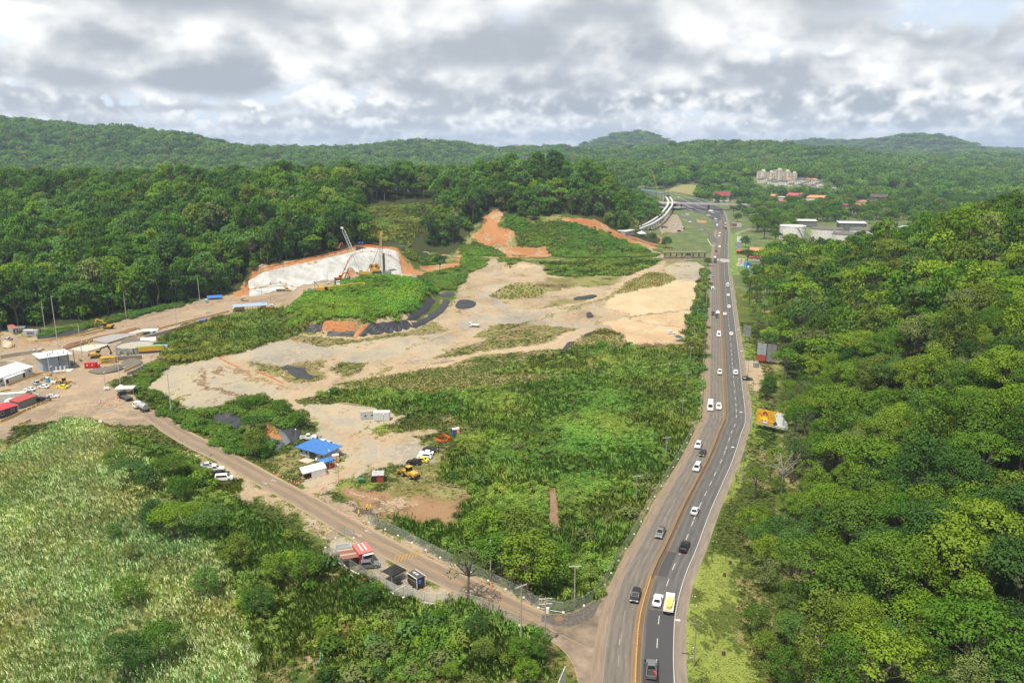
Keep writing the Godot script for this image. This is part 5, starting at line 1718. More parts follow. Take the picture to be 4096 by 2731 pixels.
	while zz > -430.0:
		var st := 0.7 if zz > -230.0 else 1.2
		var x := -235.0
		while x < 150.0:
			var p := Vector2(x + r.randf_range(-0.5,0.5) * st,zz + r.randf_range(-0.5,0.5) * st)
			x += st
			var id := ground_kind(p)
			if not id in [0,1,12,14] or absf(p.x) > -p.y * 0.66 + 4.0:
				continue
			if (id == 12 and r.randf() < 0.7) or (id == 1 and r.randf() < 0.35) or (id != 14 and not Geometry2D.is_point_in_polygon(p,valley)):
				continue
			var c: Array = [0.085,0.14,0.025] if id == 0 else ([0.2,0.28,0.05] if id == 14 else [0.22,0.2,0.08])
			var g := r.randf_range(0.75,1.25) * (1.0 + pn.get_noise_2d(p.x * 2.0,p.y * 2.0) * 0.5)
			var s: float = st * r.randf_range(0.7,1.2)
			var ra := road_at(p) if p.x > 0.0 else [Vector2(999,999)]
			var dd: float = (p - Vector2(ra[0])).length()
			if dd < 10.0 or near_access(p):
				continue
			plant("turf%d" % (r.randi() % 2),v3(p,-0.02),s,s * r.randf_range(0.6,1.1) * (0.35 if id == 14 else 1.0),Color(c[0] * g * r.randf_range(0.9,1.3),c[1] * g,c[2] * g) * 1.6)
		zz -= st
	var o := Node3D.new()
	o.name = "undergrowth"
	add_child(o)
	tag(o,"tall grass, plumes and low leafy growth covering the open ground","vegetation","","stuff")
	mass("bushes","bush",two_part(tree_shape(6,5,0.4)),o)
	for k in 2:
		mass("turf","turf%d" % k,grass_shape(60 + k,26,0.32,0.8,0.05,0.0),o)
		mass("grass","tall%d" % k,grass_shape(20 + k,34,1.35,0.85,0.06,0.0),o)
		mass("plumed_grass","plume%d" % k,grass_shape(30 + k,34,1.45,0.85,0.055,0.14),o)
		mass("low_growth","low%d" % k,low_shape(40 + k,0.28,0.95,1.1),o)
	forest_lists.clear()

func near_access(p: Vector2) -> bool:
	if p.y > -166.0 and p.x > -12.0 and p.x < 32.0 and Geometry2D.is_point_in_polygon(p,mouth_ring):
		return true
	for q in access_line:
		if p.distance_squared_to(q) < 19.0:
			return true
	return false

# ground kept free of growth inside the regions above
var bare := [PackedVector2Array(L([9.87,-210.4,12.9,-210.4,12.2,-184.7,9.17,-186.6])),PackedVector2Array(L([-34.4,-139.6,-32.5,-143.8,-31.3,-146.8,-28.6,-147.5,-21.3,-146.3,-20.2,-144.8,-28.3,-145.8,-31.8,-143.3,-32.9,-140.5,-33.6,-136,-34.5,-135.1])),PackedVector2Array(L([-13.8,-141.9,-7.95,-136.4,-8.64,-134.2,-10.7,-137.8])),PackedVector2Array(L([33.8,-352.7,37.4,-348.2,35.2,-331.3,33.5,-331.3]))]

# ---- road vehicles; each stands on y 0 and faces +x
var protos := {}
const CARS := { # length,width,height,belt,cabin foot from-to,roof from-to,wheel
	"sedan": [4.6,1.8,1.46,0.93,-1.75,1.0,-1.0,0.25,0.32],
	"hatch": [4.1,1.76,1.5,0.95,-1.98,0.95,-1.5,0.2,0.31],
	"suv": [4.65,1.88,1.72,1.06,-2.2,1.05,-1.85,0.3,0.37],
	"minivan": [5.0,1.95,1.86,1.1,-2.42,1.75,-2.25,0.9,0.34],
	"pickup": [5.3,1.88,1.78,1.06,-0.75,1.2,-0.55,0.45,0.39],
	"van": [5.6,2.0,2.3,1.25,-2.75,2.3,-2.68,1.5,0.36],
	"minibus": [7.0,2.2,2.75,1.45,-3.45,3.35,-3.38,2.9,0.42],
}
const NOUNS := {"sedan": "sedan_car","hatch": "hatchback_car","suv": "suv_car","minivan": "minivan","pickup": "pickup_truck","van": "van","minibus": "minibus"}
const COLORS := {"white": [0.76,0.76,0.75],"silver": [0.42,0.44,0.46],"grey": [0.12,0.125,0.13],"black": [0.012,0.012,0.014],"yellow": [0.75,0.6,0.02],"red": [0.32,0.02,0.03],"blue": [0.12,0.2,0.36],"pale": [0.4,0.45,0.43]}

func wheel(o: Node3D,x: float,z: float,r: float,w := 0.24) -> void:
	var key := "wheel %f %f" % [r,w]
	if not protos.has(key):
		var t := F()
		t.tube(V3(0,0,-w / 2),V3(0,0,w / 2),r,r,12)
		var m := F()
		m.tube(V3(0,0,-w / 2 - 0.012),V3(0,0,w / 2 + 0.012),r * 0.6,r * 0.6,8)
		protos[key] = [t.mesh(),m.mesh()]
	var p: Array = protos[key]
	var n := shared("wheel",p[0],paint(0.02,0.02,0.02,0.8),o,V3(x,r,z))
	shared("rim",p[1],paint(0.4,0.4,0.41,0.35,0.6),n)

func car_proto(kind: String,color: String) -> Node3D:
	var key := kind + color
	if protos.has(key):
		return protos[key]
	var q: Array = CARS[kind]
	var l: float = q[0]
	var w: float = q[1]
	var h: float = q[2]
	var b: float = q[3]
	var c: Array = COLORS[color]
	var skin := paint(c[0],c[1],c[2],0.5)
	var o := Node3D.new()
	var f := F()
	var hx := l / 2
	var prof := [V2(-hx,0.42),V2(-hx + 0.2,0.3),V2(hx - 0.25,0.28),V2(hx,0.42),V2(hx,b - 0.34),V2(hx - 0.18,b - 0.18),Vector2(q[5] + 0.1,b - 0.02),Vector2(q[4] - 0.02,b),V2(-hx + 0.08,b - 0.05),V2(-hx,b - 0.3)]
	if kind == "pickup":
		prof = [V2(-0.7,0.32),V2(hx - 0.25,0.3),V2(hx,0.45),V2(hx,b - 0.3),V2(hx - 0.15,b - 0.14),V2(1.3,b),V2(-0.75,b)]
	f.prism(prof,-w / 2,w / 2)
	part("body",f,skin,o)
	if kind == "pickup":
		f = F()
		f.box(V3(-1.68,0.55,0),V3(1.86,0.3,w - 0.1))
		f.box(V3(-1.68,0.86,w / 2 - 0.06),V3(1.86,0.42,0.12))
		f.box(V3(-1.68,0.86,-w / 2 + 0.06),V3(1.86,0.42,0.12))
		f.box(V3(-2.58,0.82,0),V3(0.1,0.5,w - 0.02))
		var bed := part("cargo_bed",f,skin,o)
		f = F()
		f.box(V3(-1.65,0.715,0),V3(1.76,0.02,w - 0.26))
		part("bed_liner",f,paint(0.03,0.03,0.032,0.8),bed)
	# cabin: pillars and roof in the paint,panes set just outside them
	var p := []
	for k in 8:
		var top := k >= 4
		var front := k % 4 == 1 or k % 4 == 2
		var x: float = (q[7] if front else q[6]) if top else (q[5] if front else q[4])
		p.append(V3(x,h if top else b - 0.03,(w * (0.37 if top else 0.475)) * (1.0 if k % 4 >= 2 else -1.0)))
	f = F()
	f.quad(p[4],p[7],p[6],p[5])
	for k in 4:
		var e := (k + 1) % 4
		f.quad(p[k],p[k + 4],p[e + 4],p[e])
	part("cabin",f,skin,o)
	for g in [["side_window",0],["windscreen",1],["side_window",2],["rear_window",3]]:
		var k: int = g[1]
		var e := (k + 1) % 4
		var a: Vector3 = p[k]
		var d: Vector3 = p[e]
		var u: Vector3 = p[k + 4]
		var v: Vector3 = p[e + 4]
		var n := (u - a).cross(d - a).normalized() * 0.012
		f = F()
		var s0 := 0.09
		var at := func(x: float,y: float) -> Vector3: return a.lerp(d,x).lerp(u.lerp(v,x),y) + n
		f.quad(at.call(s0,0.1),at.call(s0,0.88),at.call(1.0 - s0,0.88),at.call(1.0 - s0,0.1))
		part(g[0],f,glassy(),o)
	for s in [-1,1]:
		wheel(o,hx - l * 0.19,s * (w / 2 - 0.1),q[8])
		wheel(o,-hx + l * 0.2,s * (w / 2 - 0.1),q[8])
		f = F()
		f.box(V3(hx - 0.02,b - 0.36,s * w * 0.36),V3(0.08,0.14,w * 0.2))
		part("headlight",f,paint(0.7,0.72,0.75,0.15),o)
		f = F()
		f.box(V3(-hx + 0.01,b - 0.22,s * w * 0.4),V3(0.07,0.2,w * 0.14))
		part("tail_light",f,paint(0.35,0.01,0.01,0.2),o)
		f = F()
		f.box(V3(q[5] - 0.35,b + 0.08,s * (w / 2 + 0.08)),V3(0.12,0.14,0.2))
		part("mirror",f,skin,o)
	if kind == "minibus":
		f = F()
		f.box(V3(0.5,h + 0.08,0),V3(2.2,0.16,1.2))
		part("roof_unit",f,paint(0.72,0.72,0.7,0.5),o)
	protos[key] = o
	return o

func car(kind: String,color: String,at: Vector2,turn: float,label: String,group := "") -> Node3D:
	var o: Node3D = car_proto(kind,color).duplicate()
	o.name = named(NOUNS[kind])
	add_child(o)
	o.position = v3(at,0.045)
	o.rotation.y = turn
	tag(o,label,"minibus" if kind == "minibus" else ("pickup" if kind == "pickup" else ("van" if kind in ["van","minivan"] else "car")),group)
	return o

# on the highway: towards the camera left of the median,away right of it
func drive(kind: String,color: String,at: Vector2,label: String) -> Node3D:
	var ra := road_at(at)
	var d: Vector2 = ra[1]
	var right := (at - Vector2(ra[0])).dot(V2(-d.y,d.x)) > 0.0
	return car(kind,color,at,facing(Vector2.ZERO,d if right else -d),label,"traffic on the highway")

func cab_part(o: Node3D,at: Vector3,s: Vector3,c: Material) -> Node3D:
	var f := F()
	f.hull(at,Basis(),s,V3(s.x * 0.85,s.y,s.z * 0.92))
	var cab := part("cab",f,c,o)
	f = F()
	f.box(at + V3(s.x * 0.47,s.y * 0.16,0),V3(0.08,s.y * 0.42,s.z * 0.8))
	part("windscreen",f,glassy(),cab)
	for k in [-1,1]:
		f = F()
		f.box(at + V3(s.x * 0.06,s.y * 0.16,k * s.z * 0.475),V3(s.x * 0.6,s.y * 0.4,0.06))
		part("side_window",f,glassy(),cab)
	return cab

func lorry(kind: String,at: Vector2,turn: float,label: String,c: Array,called := "truck") -> Node3D:
	var o := thing(called,label,"truck",at,turn,"",0.045)
	var l := 8.0 if kind != "cargo" else 5.6
	var w := 2.4 if kind != "cargo" else 2.0
	var k := 1.0 if kind != "cargo" else 0.82
	var f := F()
	f.box(V3(0,0.8 * k,0),V3(l,0.25,0.9))
	part("chassis",f,paint(0.03,0.03,0.03,0.6),o)
	cab_part(o,V3(l / 2 - 0.95 * k,1.65 * k,0),V3(1.8 * k,2.0 * k,w),paint(c[0],c[1],c[2],0.35))
	if kind in ["tanker","dump","flatbed"]:
		f = F()
		f.hull(V3(l / 2 + 0.4,1.2,0),Basis(),V3(1.4,1.1,w * 0.8),V3(1.2,1.1,w * 0.7))
		part("bonnet",f,paint(c[0],c[1],c[2],0.35),o)
	for z in [-1,1]:
		wheel(o,l / 2 - 0.6 * k,z * (w / 2 - 0.15),0.48 * k,0.3)
		wheel(o,-l / 2 + 1.0 * k,z * (w / 2 - 0.2),0.48 * k,0.45)
		if kind != "cargo":
			wheel(o,-l / 2 + 2.2,z * (w / 2 - 0.2),0.48,0.45)
	match kind:
		"tanker":
			f = F()
			f.tube(V3(-l / 2 + 0.1,1.95,0),V3(l / 2 - 2.3,1.95,0),1.05,1.05,14)
			var tk := part("tank",f,paint(0.5,0.52,0.53,0.3,0.5),o)
			f = F()
			f.tube(V3(-0.6,2.95,0),V3(-0.6,3.15,0),0.35,0.35,10)
			part("hatch",f,paint(0.3,0.3,0.3,0.5),tk)
			f = F()
			f.box(V3(-l / 2,0.9,0),V3(0.3,0.5,w))
			part("bumper",f,paint(0.05,0.05,0.05,0.6),o)
		"flatbed":
			f = F()
			f.box(V3(-0.9,1.15,0),V3(l - 2.0,0.18,w + 0.1))
			var dk := part("deck",f,worn(0.09,0.08,0.075,0.9,1.0,grain),o)
			f = F()
			f.box(V3(l / 2 - 2.0,1.9,0),V3(0.1,1.4,w))
			part("headboard",f,paint(0.03,0.03,0.03,0.5),dk)
		"dump":
			f = F()
			f.hull(V3(-1.1,1.25,0),Basis(),V3(5.0,0.2,w - 0.2),V3(5.2,0.2,w))
			for z in [-1,1]:
				f.box(V3(-1.1,1.95,z * (w / 2 - 0.05)),V3(5.2,1.3,0.1))
			f.box(V3(-3.65,1.9,0),V3(0.1,1.2,w))
			f.box(V3(1.5,2.1,0),V3(0.1,1.6,w))
			part("tipper_body",f,worn(c[3],c[4],c[5],0.6,2.0),o)
		"cargo":
			f = F()
			f.box(V3(-0.85,1.0,0),V3(3.9,0.12,w + 0.1))
			for z in [-1,1]:
				f.box(V3(-0.85,1.25,z * (w / 2)),V3(3.9,0.4,0.06))
			f.box(V3(-2.78,1.25,0),V3(0.06,0.4,w + 0.06))
			part("flat_bed",f,paint(0.72,0.68,0.6,0.5),o)
		"box":
			f = F()
			f.box(V3(-1.0,2.1,0),V3(5.6,2.3,w))
			part("box_body",f,paint(0.75,0.75,0.73,0.5),o)
	return o

# ---- machines
func tracks_of(o: Node3D,l: float,h: float,w: float,gauge: float) -> void:
	for s in [-1,1]:
		var f := F()
		f.prism([V2(-l / 2 + h / 2,0),V2(l / 2 - h / 2,0),V2(l / 2,h * 0.4),V2(l / 2 - h * 0.15,h * 0.85),V2(l / 2 - h / 2,h),V2(-l / 2 + h / 2,h),V2(-l / 2 + h * 0.15,h * 0.85),V2(-l / 2,h * 0.4)],s * gauge / 2 - w / 2,s * gauge / 2 + w / 2)
		part("track",f,worn(0.05,0.045,0.04,0.8,0.6,grain),o)

func digger(at: Vector2,turn: float,arm_turn: float,c: Array,arm_c: Array,label: String,reach := 1.0) -> Node3D:
	var o := thing("excavator",label,"excavator",at,turn,"",0.05)
	tracks_of(o,4.2,0.95,0.6,2.4)
	var skin := worn(c[0],c[1],c[2],0.45,2.0)
	var up := Node3D.new()
	up.name = "upper_works"
	up.rotation.y = arm_turn
	o.add_child(up)
	var f := F()
	f.box(V3(0,1.05,0),V3(1.8,0.3,1.8))
	part("turntable",f,paint(0.04,0.04,0.04,0.6),up)
	f = F()
	f.prism([V2(-2.5,1.2),V2(1.5,1.2),V2(1.5,1.9),V2(0.0,2.15),V2(-2.2,2.2),V2(-2.6,1.9)],-1.35,1.35)
	part("house",f,skin,up)
	f = F()
	f.box(V3(-2.7,1.65,0),V3(0.6,0.9,2.6))
	part("counterweight",f,paint(0.05,0.05,0.055,0.5),up)
	f = F()
	f.hull(V3(0.85,2.3,-0.9),Basis(),V3(1.6,1.7,0.95),V3(1.35,1.7,0.9))
	part("cab",f,glassy(),up)
	f = F()
	f.box(V3(0.85,3.2,-0.9),V3(1.4,0.08,0.95))
	part("cab_roof",f,skin,up)
	var am := worn(arm_c[0],arm_c[1],arm_c[2],0.45,2.0)
	f = F()
	f.prism([V2(1.0,1.6),V2(1.4,1.5),V2(2.6,3.9),V2(5.4 * reach,5.0),V2(5.5 * reach,5.35),V2(2.3,4.5)],-0.25,0.25)
	part("boom",f,am,up)
	f = F()
	f.prism([V2(5.0 * reach,5.5),V2(5.6 * reach,5.5),V2(6.6 * reach,2.2),V2(6.3 * reach,2.1),V2(5.1 * reach,4.6)],-0.18,0.18)
	part("stick",f,am,up)
	f = F()
	f.prism([V2(6.1 * reach,2.3),V2(6.7 * reach,2.2),V2(6.9 * reach,1.2),V2(6.2 * reach,0.8),V2(5.6 * reach,1.1)],-0.55,0.55)
	part("bucket",f,worn(0.1,0.08,0.06,0.7,1.0),up)
	f = F()
	f.tube(V3(1.6,1.7,0.35),V3(3.0,3.9,0.35),0.09,0.07,6)
	part("ram",f,paint(0.5,0.5,0.5,0.3,0.6),up)
	return o

func loader(at: Vector2,turn: float,label: String,backhoe: bool) -> Node3D:
	var o := thing("backhoe_loader" if backhoe else "wheel_loader",label,"loader",at,turn,"",0.04)
	var y := worn(0.62,0.36,0.03,0.45,1.5)
	var s := 0.78 if backhoe else 1.0
	var f := F()
	f.prism([V2(-3.4 * s,0.9 * s),V2(-0.4 * s,0.8 * s),V2(-0.4 * s,2.0 * s),V2(-3.2 * s,1.9 * s)],-1.0 * s,1.0 * s)
	part("engine_hood",f,y,o)
	f = F()
	f.box(V3(-3.45 * s,1.0 * s,0),V3(0.4 * s,0.8 * s,2.2 * s))
	part("counterweight",f,paint(0.05,0.05,0.05,0.6),o)
	f = F()
	f.box(V3(1.3 * s,1.1 * s,0),V3(2.6 * s,0.9 * s,1.2 * s))
	part("front_frame",f,y,o)
	f = F()
	f.hull(V3(-0.1 * s,2.45 * s,0),Basis(),V3(1.5,1.5,1.5) * s,V3(1.25,1.5,1.35) * s)
	var cab := part("cab",f,glassy(),o)
	f = F()
	f.box(V3(-0.1 * s,3.27 * s,0),V3(1.6,0.16,1.6) * s)
	part("cab_roof",f,y,cab)
	for z in [-1,1]:
		wheel(o,1.55 * s,z * 1.05 * s,(0.72 if not backhoe else 0.5),0.55 * s)
		wheel(o,-1.75 * s,z * 1.05 * s,(0.72 if not backhoe else 0.7),0.55 * s)
		f = F()
		f.beam(V3(1.3 * s,1.7 * s,z * 0.5 * s),V3(3.5 * s,0.7 * s,z * 0.5 * s),0.2 * s,0.4 * s)
		part("lift_arm",f,y,o)
	f = F()
	var e := 1.45 * s
	f.prism([V2(3.3,1.35) * s,V2(3.5,0.35) * s,V2(4.7,0.12) * s,V2(4.7,0.2) * s,V2(3.65,0.45) * s,V2(3.45,1.4) * s],-e,e)
	f.prism([V2(3.3,1.35) * s,V2(3.5,0.35) * s,V2(4.7,0.12) * s],-e,-e + 0.06)
	f.prism([V2(3.3,1.35) * s,V2(3.5,0.35) * s,V2(4.7,0.12) * s],e - 0.06,e)
	part("bucket",f,worn(0.5,0.3,0.05,0.6,1.0),o)
	if backhoe:
		f = F()
		f.beam(V3(-2.8,1.0,0),V3(-3.6,2.9,0),0.25,0.35)
		f.beam(V3(-3.6,2.9,0),V3(-4.5,1.0,0),0.2,0.28)
		part("backhoe_arm",f,worn(0.45,0.28,0.05,0.6,1.0),o)
	return o

func lattice(f: Faces,a: Vector3,b: Vector3,w: float,bays: int,r: float) -> void:
	var d := (b - a).normalized()
	var s := d.cross(Vector3.UP if absf(d.y) < 0.99 else Vector3.RIGHT).normalized() * w / 2
	var u := s.normalized().cross(d) * w / 2
	var cs := [s + u,s - u,-s - u,-s + u]
	for k in 4:
		f.beam(a + cs[k] * 0.5,a.lerp(b,0.08) + cs[k],r * 2)
		f.beam(a.lerp(b,0.08) + cs[k],a.lerp(b,0.92) + cs[k],r * 2)
		f.beam(a.lerp(b,0.92) + cs[k],b + cs[k] * 0.3,r * 2)
		for i in bays:
			var t0 := 0.08 + 0.84 * i / bays
			var t1 := 0.08 + 0.84 * (i + 1) / bays
			f.beam(a.lerp(b,t0) + cs[k],a.lerp(b,t1) + cs[(k + 1) % 4],r * 1.3)

func crawler_crane(at: Vector2,turn: float,tip: Vector3,c: Array,boom_c: Array,label: String) -> Node3D:
	var o := thing("crawler_crane",label,"crane",at,turn,"",0.05)
	tracks_of(o,6.5,1.2,1.0,4.2)
	var f := F()
	f.box(V3(0,1.4,0),V3(3.0,0.5,3.4))
	part("carbody",f,paint(0.06,0.06,0.06,0.6),o)
	f = F()
	f.prism([V2(-4.2,1.7),V2(2.2,1.7),V2(2.2,2.9),V2(1.0,3.5),V2(-4.2,3.5)],-1.5,1.5)
	part("house",f,worn(c[0],c[1],c[2],0.45,2.0),o)
	f = F()
	f.box(V3(-4.6,2.5,0),V3(1.0,1.8,3.6))
	part("counterweight",f,worn(0.35,0.35,0.34,0.6,2.0),o)
	f = F()
	f.box(V3(2.2,2.7,1.6),V3(1.8,1.9,1.0))
	part("cab",f,glassy(),o)
	f = F()
	lattice(f,V3(1.6,2.6,0),tip,1.5,maxi(8,int(tip.length() / 2.2)),0.075)
	var bm := part("lattice_boom",f,paint(boom_c[0],boom_c[1],boom_c[2],0.5),o)
	f = F()
	f.beam(tip + V3(-0.5,-0.3,-0.5),tip + V3(0.9,0.3,0.5),0.9,1.0)
	part("boom_head",f,paint(boom_c[0],boom_c[1],boom_c[2],0.5),bm)
	f = F()
	f.beam(V3(-1.5,3.4,0),V3(-4.5,7.0,0),0.3)
	f.beam(V3(-4.0,3.4,0),V3(-4.5,7.0,0),0.25)
	part("gantry",f,paint(0.1,0.1,0.1,0.5),o)
	for z in [-0.4,0.4]:
		f = F()
		f.tube(V3(-4.5,7.0,z),tip + V3(0,0,z),0.04,0.04,4,false)
		part("stay_cable",f,paint(0.1,0.1,0.1,0.5),o)
	return o

# ---- small site things
func site_toilet(at: Vector2,turn: float,c: Array,label: String,group := "portable toilets") -> void:
	var o := thing("portable_toilet",label,"toilet",at,turn,group)
	var f := F()
	f.hull(V3(0,1.1,0),Basis(),V3(1.15,2.1,1.15),V3(1.1,2.1,1.1))
	part("body",f,paint(c[0],c[1],c[2],0.55),o)
	f = F()
	f.box(V3(0,0.04,0),V3(1.25,0.1,1.25))
	part("base",f,paint(0.06,0.06,0.06,0.7),o)
	f = F()
	f.hull(V3(0,2.27,0),Basis(),V3(1.25,0.22,1.25),V3(0.9,0.22,0.9))
	part("roof",f,paint(0.7,0.7,0.68,0.6),o)
	f = F()
	f.box(V3(0.57,1.05,0),V3(0.04,1.8,0.8))
	part("door",f,paint(c[0] * 0.8,c[1] * 0.8,c[2] * 0.8,0.5),o)

func canopy(at: Vector2,turn: float,l: float,w: float,eave: float,rise: float,c: Array,label: String,gable := true) -> Node3D:
	var o := thing("canopy_tent",label,"tent",at,turn)
	var m := worn(c[0],c[1],c[2],0.8,3.0)
	var a := []
	for sx in [-1,1]:
		for sz in [-1,1]:
			var f := F()
			f.tube(V3(sx * (l / 2 - 0.08),0,sz * (w / 2 - 0.08)),V3(sx * (l / 2 - 0.08),eave,sz * (w / 2 - 0.08)),0.05,0.05,5)
			part("leg",f,paint(0.55,0.55,0.55,0.5),o)
	for s in [-1,1]:
		var f := F()
		if gable:
			f.quad(V3(-l / 2,eave,s * w / 2),V3(l / 2,eave,s * w / 2),V3(l / 2,eave + rise,0),V3(-l / 2,eave + rise,0))
		else:
			f.tri(V3(-l / 2,eave,s * w / 2),V3(l / 2,eave,s * w / 2),V3(0,eave + rise,0))
			f.tri(V3(s * l / 2,eave,-w / 2),V3(s * l / 2,eave,w / 2),V3(0,eave + rise,0))
		f.quad(V3(-l / 2,eave - 0.3,s * w / 2),V3(l / 2,eave - 0.3,s * w / 2),V3(l / 2,eave,s * w / 2),V3(-l / 2,eave,s * w / 2))
		part("roof_sheet",f,m,o)
	return o

func cabin_box(called: String,at: Vector2,turn: float,s: Vector3,c: Array,label: String,category: String,windows := 2,roof_c := [0.6,0.6,0.58]) -> Node3D:
	var o := thing(called,label,category,at,turn)
	var f := F()
	f.box(V3(0,s.y / 2 + 0.12,0),s)
	part("wall",f,worn(c[0],c[1],c[2],0.6,2.5),o)
	# ribs of the cladding
	f = F()
	for sz in [-1,1]:
		var x := -s.x / 2 + 0.3
		while x < s.x / 2 - 0.1:
			f.box(V3(x,s.y / 2 + 0.12,sz * (s.z / 2 + 0.015)),V3(0.12,s.y - 0.3,0.04))
			x += 0.42
	var ribs := part("cladding_ribs",f,worn(c[0] * 0.93,c[1] * 0.93,c[2] * 0.93,0.6,2.5),o)
	ribs.set_meta("kind","stuff")
	f = F()
	f.box(V3(0,s.y + 0.17,0),V3(s.x + 0.1,0.1,s.z + 0.1))
	part("roof",f,worn(roof_c[0],roof_c[1],roof_c[2],0.7,2.0),o)
	for k in windows:
		f = F()
		f.box(V3(-s.x / 2 + (k + 0.7) * s.x / (windows + 0.6),s.y * 0.6,s.z / 2 + 0.04),V3(0.8,0.8,0.06))
		var fr := part("window",f,paint(0.6,0.6,0.58,0.5),o)
		f = F()
		f.box(V3(-s.x / 2 + (k + 0.7) * s.x / (windows + 0.6),s.y * 0.6,s.z / 2 + 0.075),V3(0.64,0.64,0.03))
		part("pane",f,glassy(),fr)
	return o

func lamp_post(at: Vector2,turn: float,h: float,arm: float,label: String,group := "street lamps along the highway") -> void:
	var o := thing("street_lamp",label,"lamp",at,turn,group)
	var steel := paint(0.3,0.32,0.33,0.45,0.5)
	var f := F()
	f.tube(Vector3.ZERO,V3(0,h,0),0.11,0.07,7)
	part("pole",f,steel,o)
	if arm > 0.0:
		f = F()
		f.tube(V3(0,h,0),V3(arm,h + 0.5,0),0.05,0.04,5)
		part("arm",f,steel,o)
		f = F()
		f.hull(V3(arm + 0.35,h + 0.5,0),Basis(),V3(0.9,0.14,0.34),V3(0.8,0.14,0.26))
		part("lamp_head",f,paint(0.62,0.63,0.63,0.4),o)
	else:
		for s in [-1,1]:
			f = F()
			f.box(V3(0,h,s * 0.28),V3(0.28,0.1,0.46))
			part("lamp_head",f,paint(0.6,0.6,0.6,0.4),o)

func light_tower(at: Vector2,turn: float,label: String) -> void:
	var o := thing("light_tower",label,"light tower",at,turn,"mobile light towers")
	var f := F()
	f.box(V3(0,0.75,0),V3(1.9,0.9,1.1))
	part("generator",f,paint(0.66,0.66,0.64,0.5),o)
	for s in [-1,1]:
		wheel(o,0,s * 0.6,0.32,0.2)
	f = F()
	f.tube(V3(-0.3,1.1,0),V3(-0.3,7.4,0),0.07,0.05,5)
	part("mast",f,paint(0.12,0.1,0.09,0.6),o)
	for s in [-0.6,-0.2,0.2,0.6]:
		f = F()
		f.box(V3(-0.2,7.4,s),V3(0.2,0.3,0.34))
		part("lamp",f,paint(0.6,0.6,0.58,0.4),o)

func utility_pole(at: Vector2,turn: float,h: float,arms: int,label: String,kind := [0.36,0.34,0.31],transformer := false) -> void:
	var o := thing("utility_pole",label,"pole",at,turn,"utility poles")
	var f := F()
	f.tube(V3(0,-0.1,0),V3(0,h,0),0.17,0.11,7)
	part("pole",f,worn(kind[0],kind[1],kind[2],0.85,2.0),o)
	for k in arms:
		f = F()
		f.box(V3(0,h - 0.35 - k * 1.1,0),V3(2.6,0.13,0.11))
		var arm := part("crossarm",f,paint(0.5,0.5,0.48,0.6),o)
		for x in [-1.15,-0.5,0.5,1.15]:
			f = F()
			f.tube(V3(x,h - 0.3 - k * 1.1,0),V3(x,h - 0.05 - k * 1.1,0),0.05,0.04,5)
			part("insulator",f,paint(0.35,0.32,0.3,0.3),arm)
	if transformer:
		f = F()
		f.tube(V3(0.45,h - 3.4,0),V3(0.45,h - 2.3,0),0.3,0.3,10)
		part("transformer",f,paint(0.68,0.69,0.68,0.4),o)

func cone_at(at: Vector2,label: String) -> void:
	if not protos.has("cone"):
		var a := F()
		a.lathe([V2(0.17,0.04),V2(0.035,0.72),V2(0.0,0.72)],10)
		var b := F()
		b.box(V3(0,0.025,0),V3(0.42,0.05,0.42))
		var c := F()
		c.lathe([V2(0.127,0.3),V2(0.09,0.48)],10)
		protos["cone"] = [a.mesh(),b.mesh(),c.mesh()]
	var p: Array = protos["cone"]
	var o := thing("traffic_cone",label,"cone",at,0.3,"orange cones about the yard",0.04)
	shared("cone_body",p[0],paint(0.7,0.1,0.02,0.6),o)
	shared("cone_foot",p[1],paint(0.6,0.08,0.02,0.7),o)
	shared("white_band",p[2],paint(0.75,0.75,0.75,0.5),o)

func drum_at(at: Vector2,label: String) -> void:
	var o := thing("traffic_drum",label,"drum",at,0.0,"striped drums at the site gate",0.05)
	for k in 5:
		var f := F()
		f.tube(V3(0,k * 0.22,0),V3(0,k * 0.22 + 0.22,0),0.3 - k * 0.015,0.29 - k * 0.015,12)
		part("band",f,paint(0.72,0.12,0.03,0.6) if k % 2 == 0 else paint(0.75,0.75,0.75,0.5),o)

func words(text: String,size: float,m: Material,parent: Node,at: Vector3,turn := 0.0,called := "lettering") -> void:
	var t := TextMesh.new()
	var fo := SystemFont.new()
	fo.font_names = PackedStringArray(["Droid Sans"])
	fo.font_weight = 700
	t.font = fo
	t.text = text
	t.font_size = 64
	t.pixel_size = size / 46.0
	t.depth = 0.02
	shared(called,t,m,parent,at,turn)

# ---- people: one surface grown round a skeleton,coloured by garment
func person(at: Vector2,turn: float,pose: String,coat: Array,label: String,group := "") -> void:
	var key := "man " + pose + str(coat)
	if not protos.has(key):
		protos[key] = body_mesh(pose,coat)
	var o := thing("person",label,"person",at,turn,group,0.04)
	var bm: Array = protos[key]
	var m := paint(1,1,1,0.85).duplicate()
	m.vertex_color_use_as_albedo = true
	shared("body",bm[0],m,o)
	var f := F()
	f.x = Transform3D(Basis(),bm[1])
	f.lathe([V2(0.17,0.03),V2(0.135,0.06),V2(0.12,0.12),V2(0.06,0.18),V2(0,0.19)],10)
	part("helmet",f,paint(0.75,0.55,0.03,0.4),o)

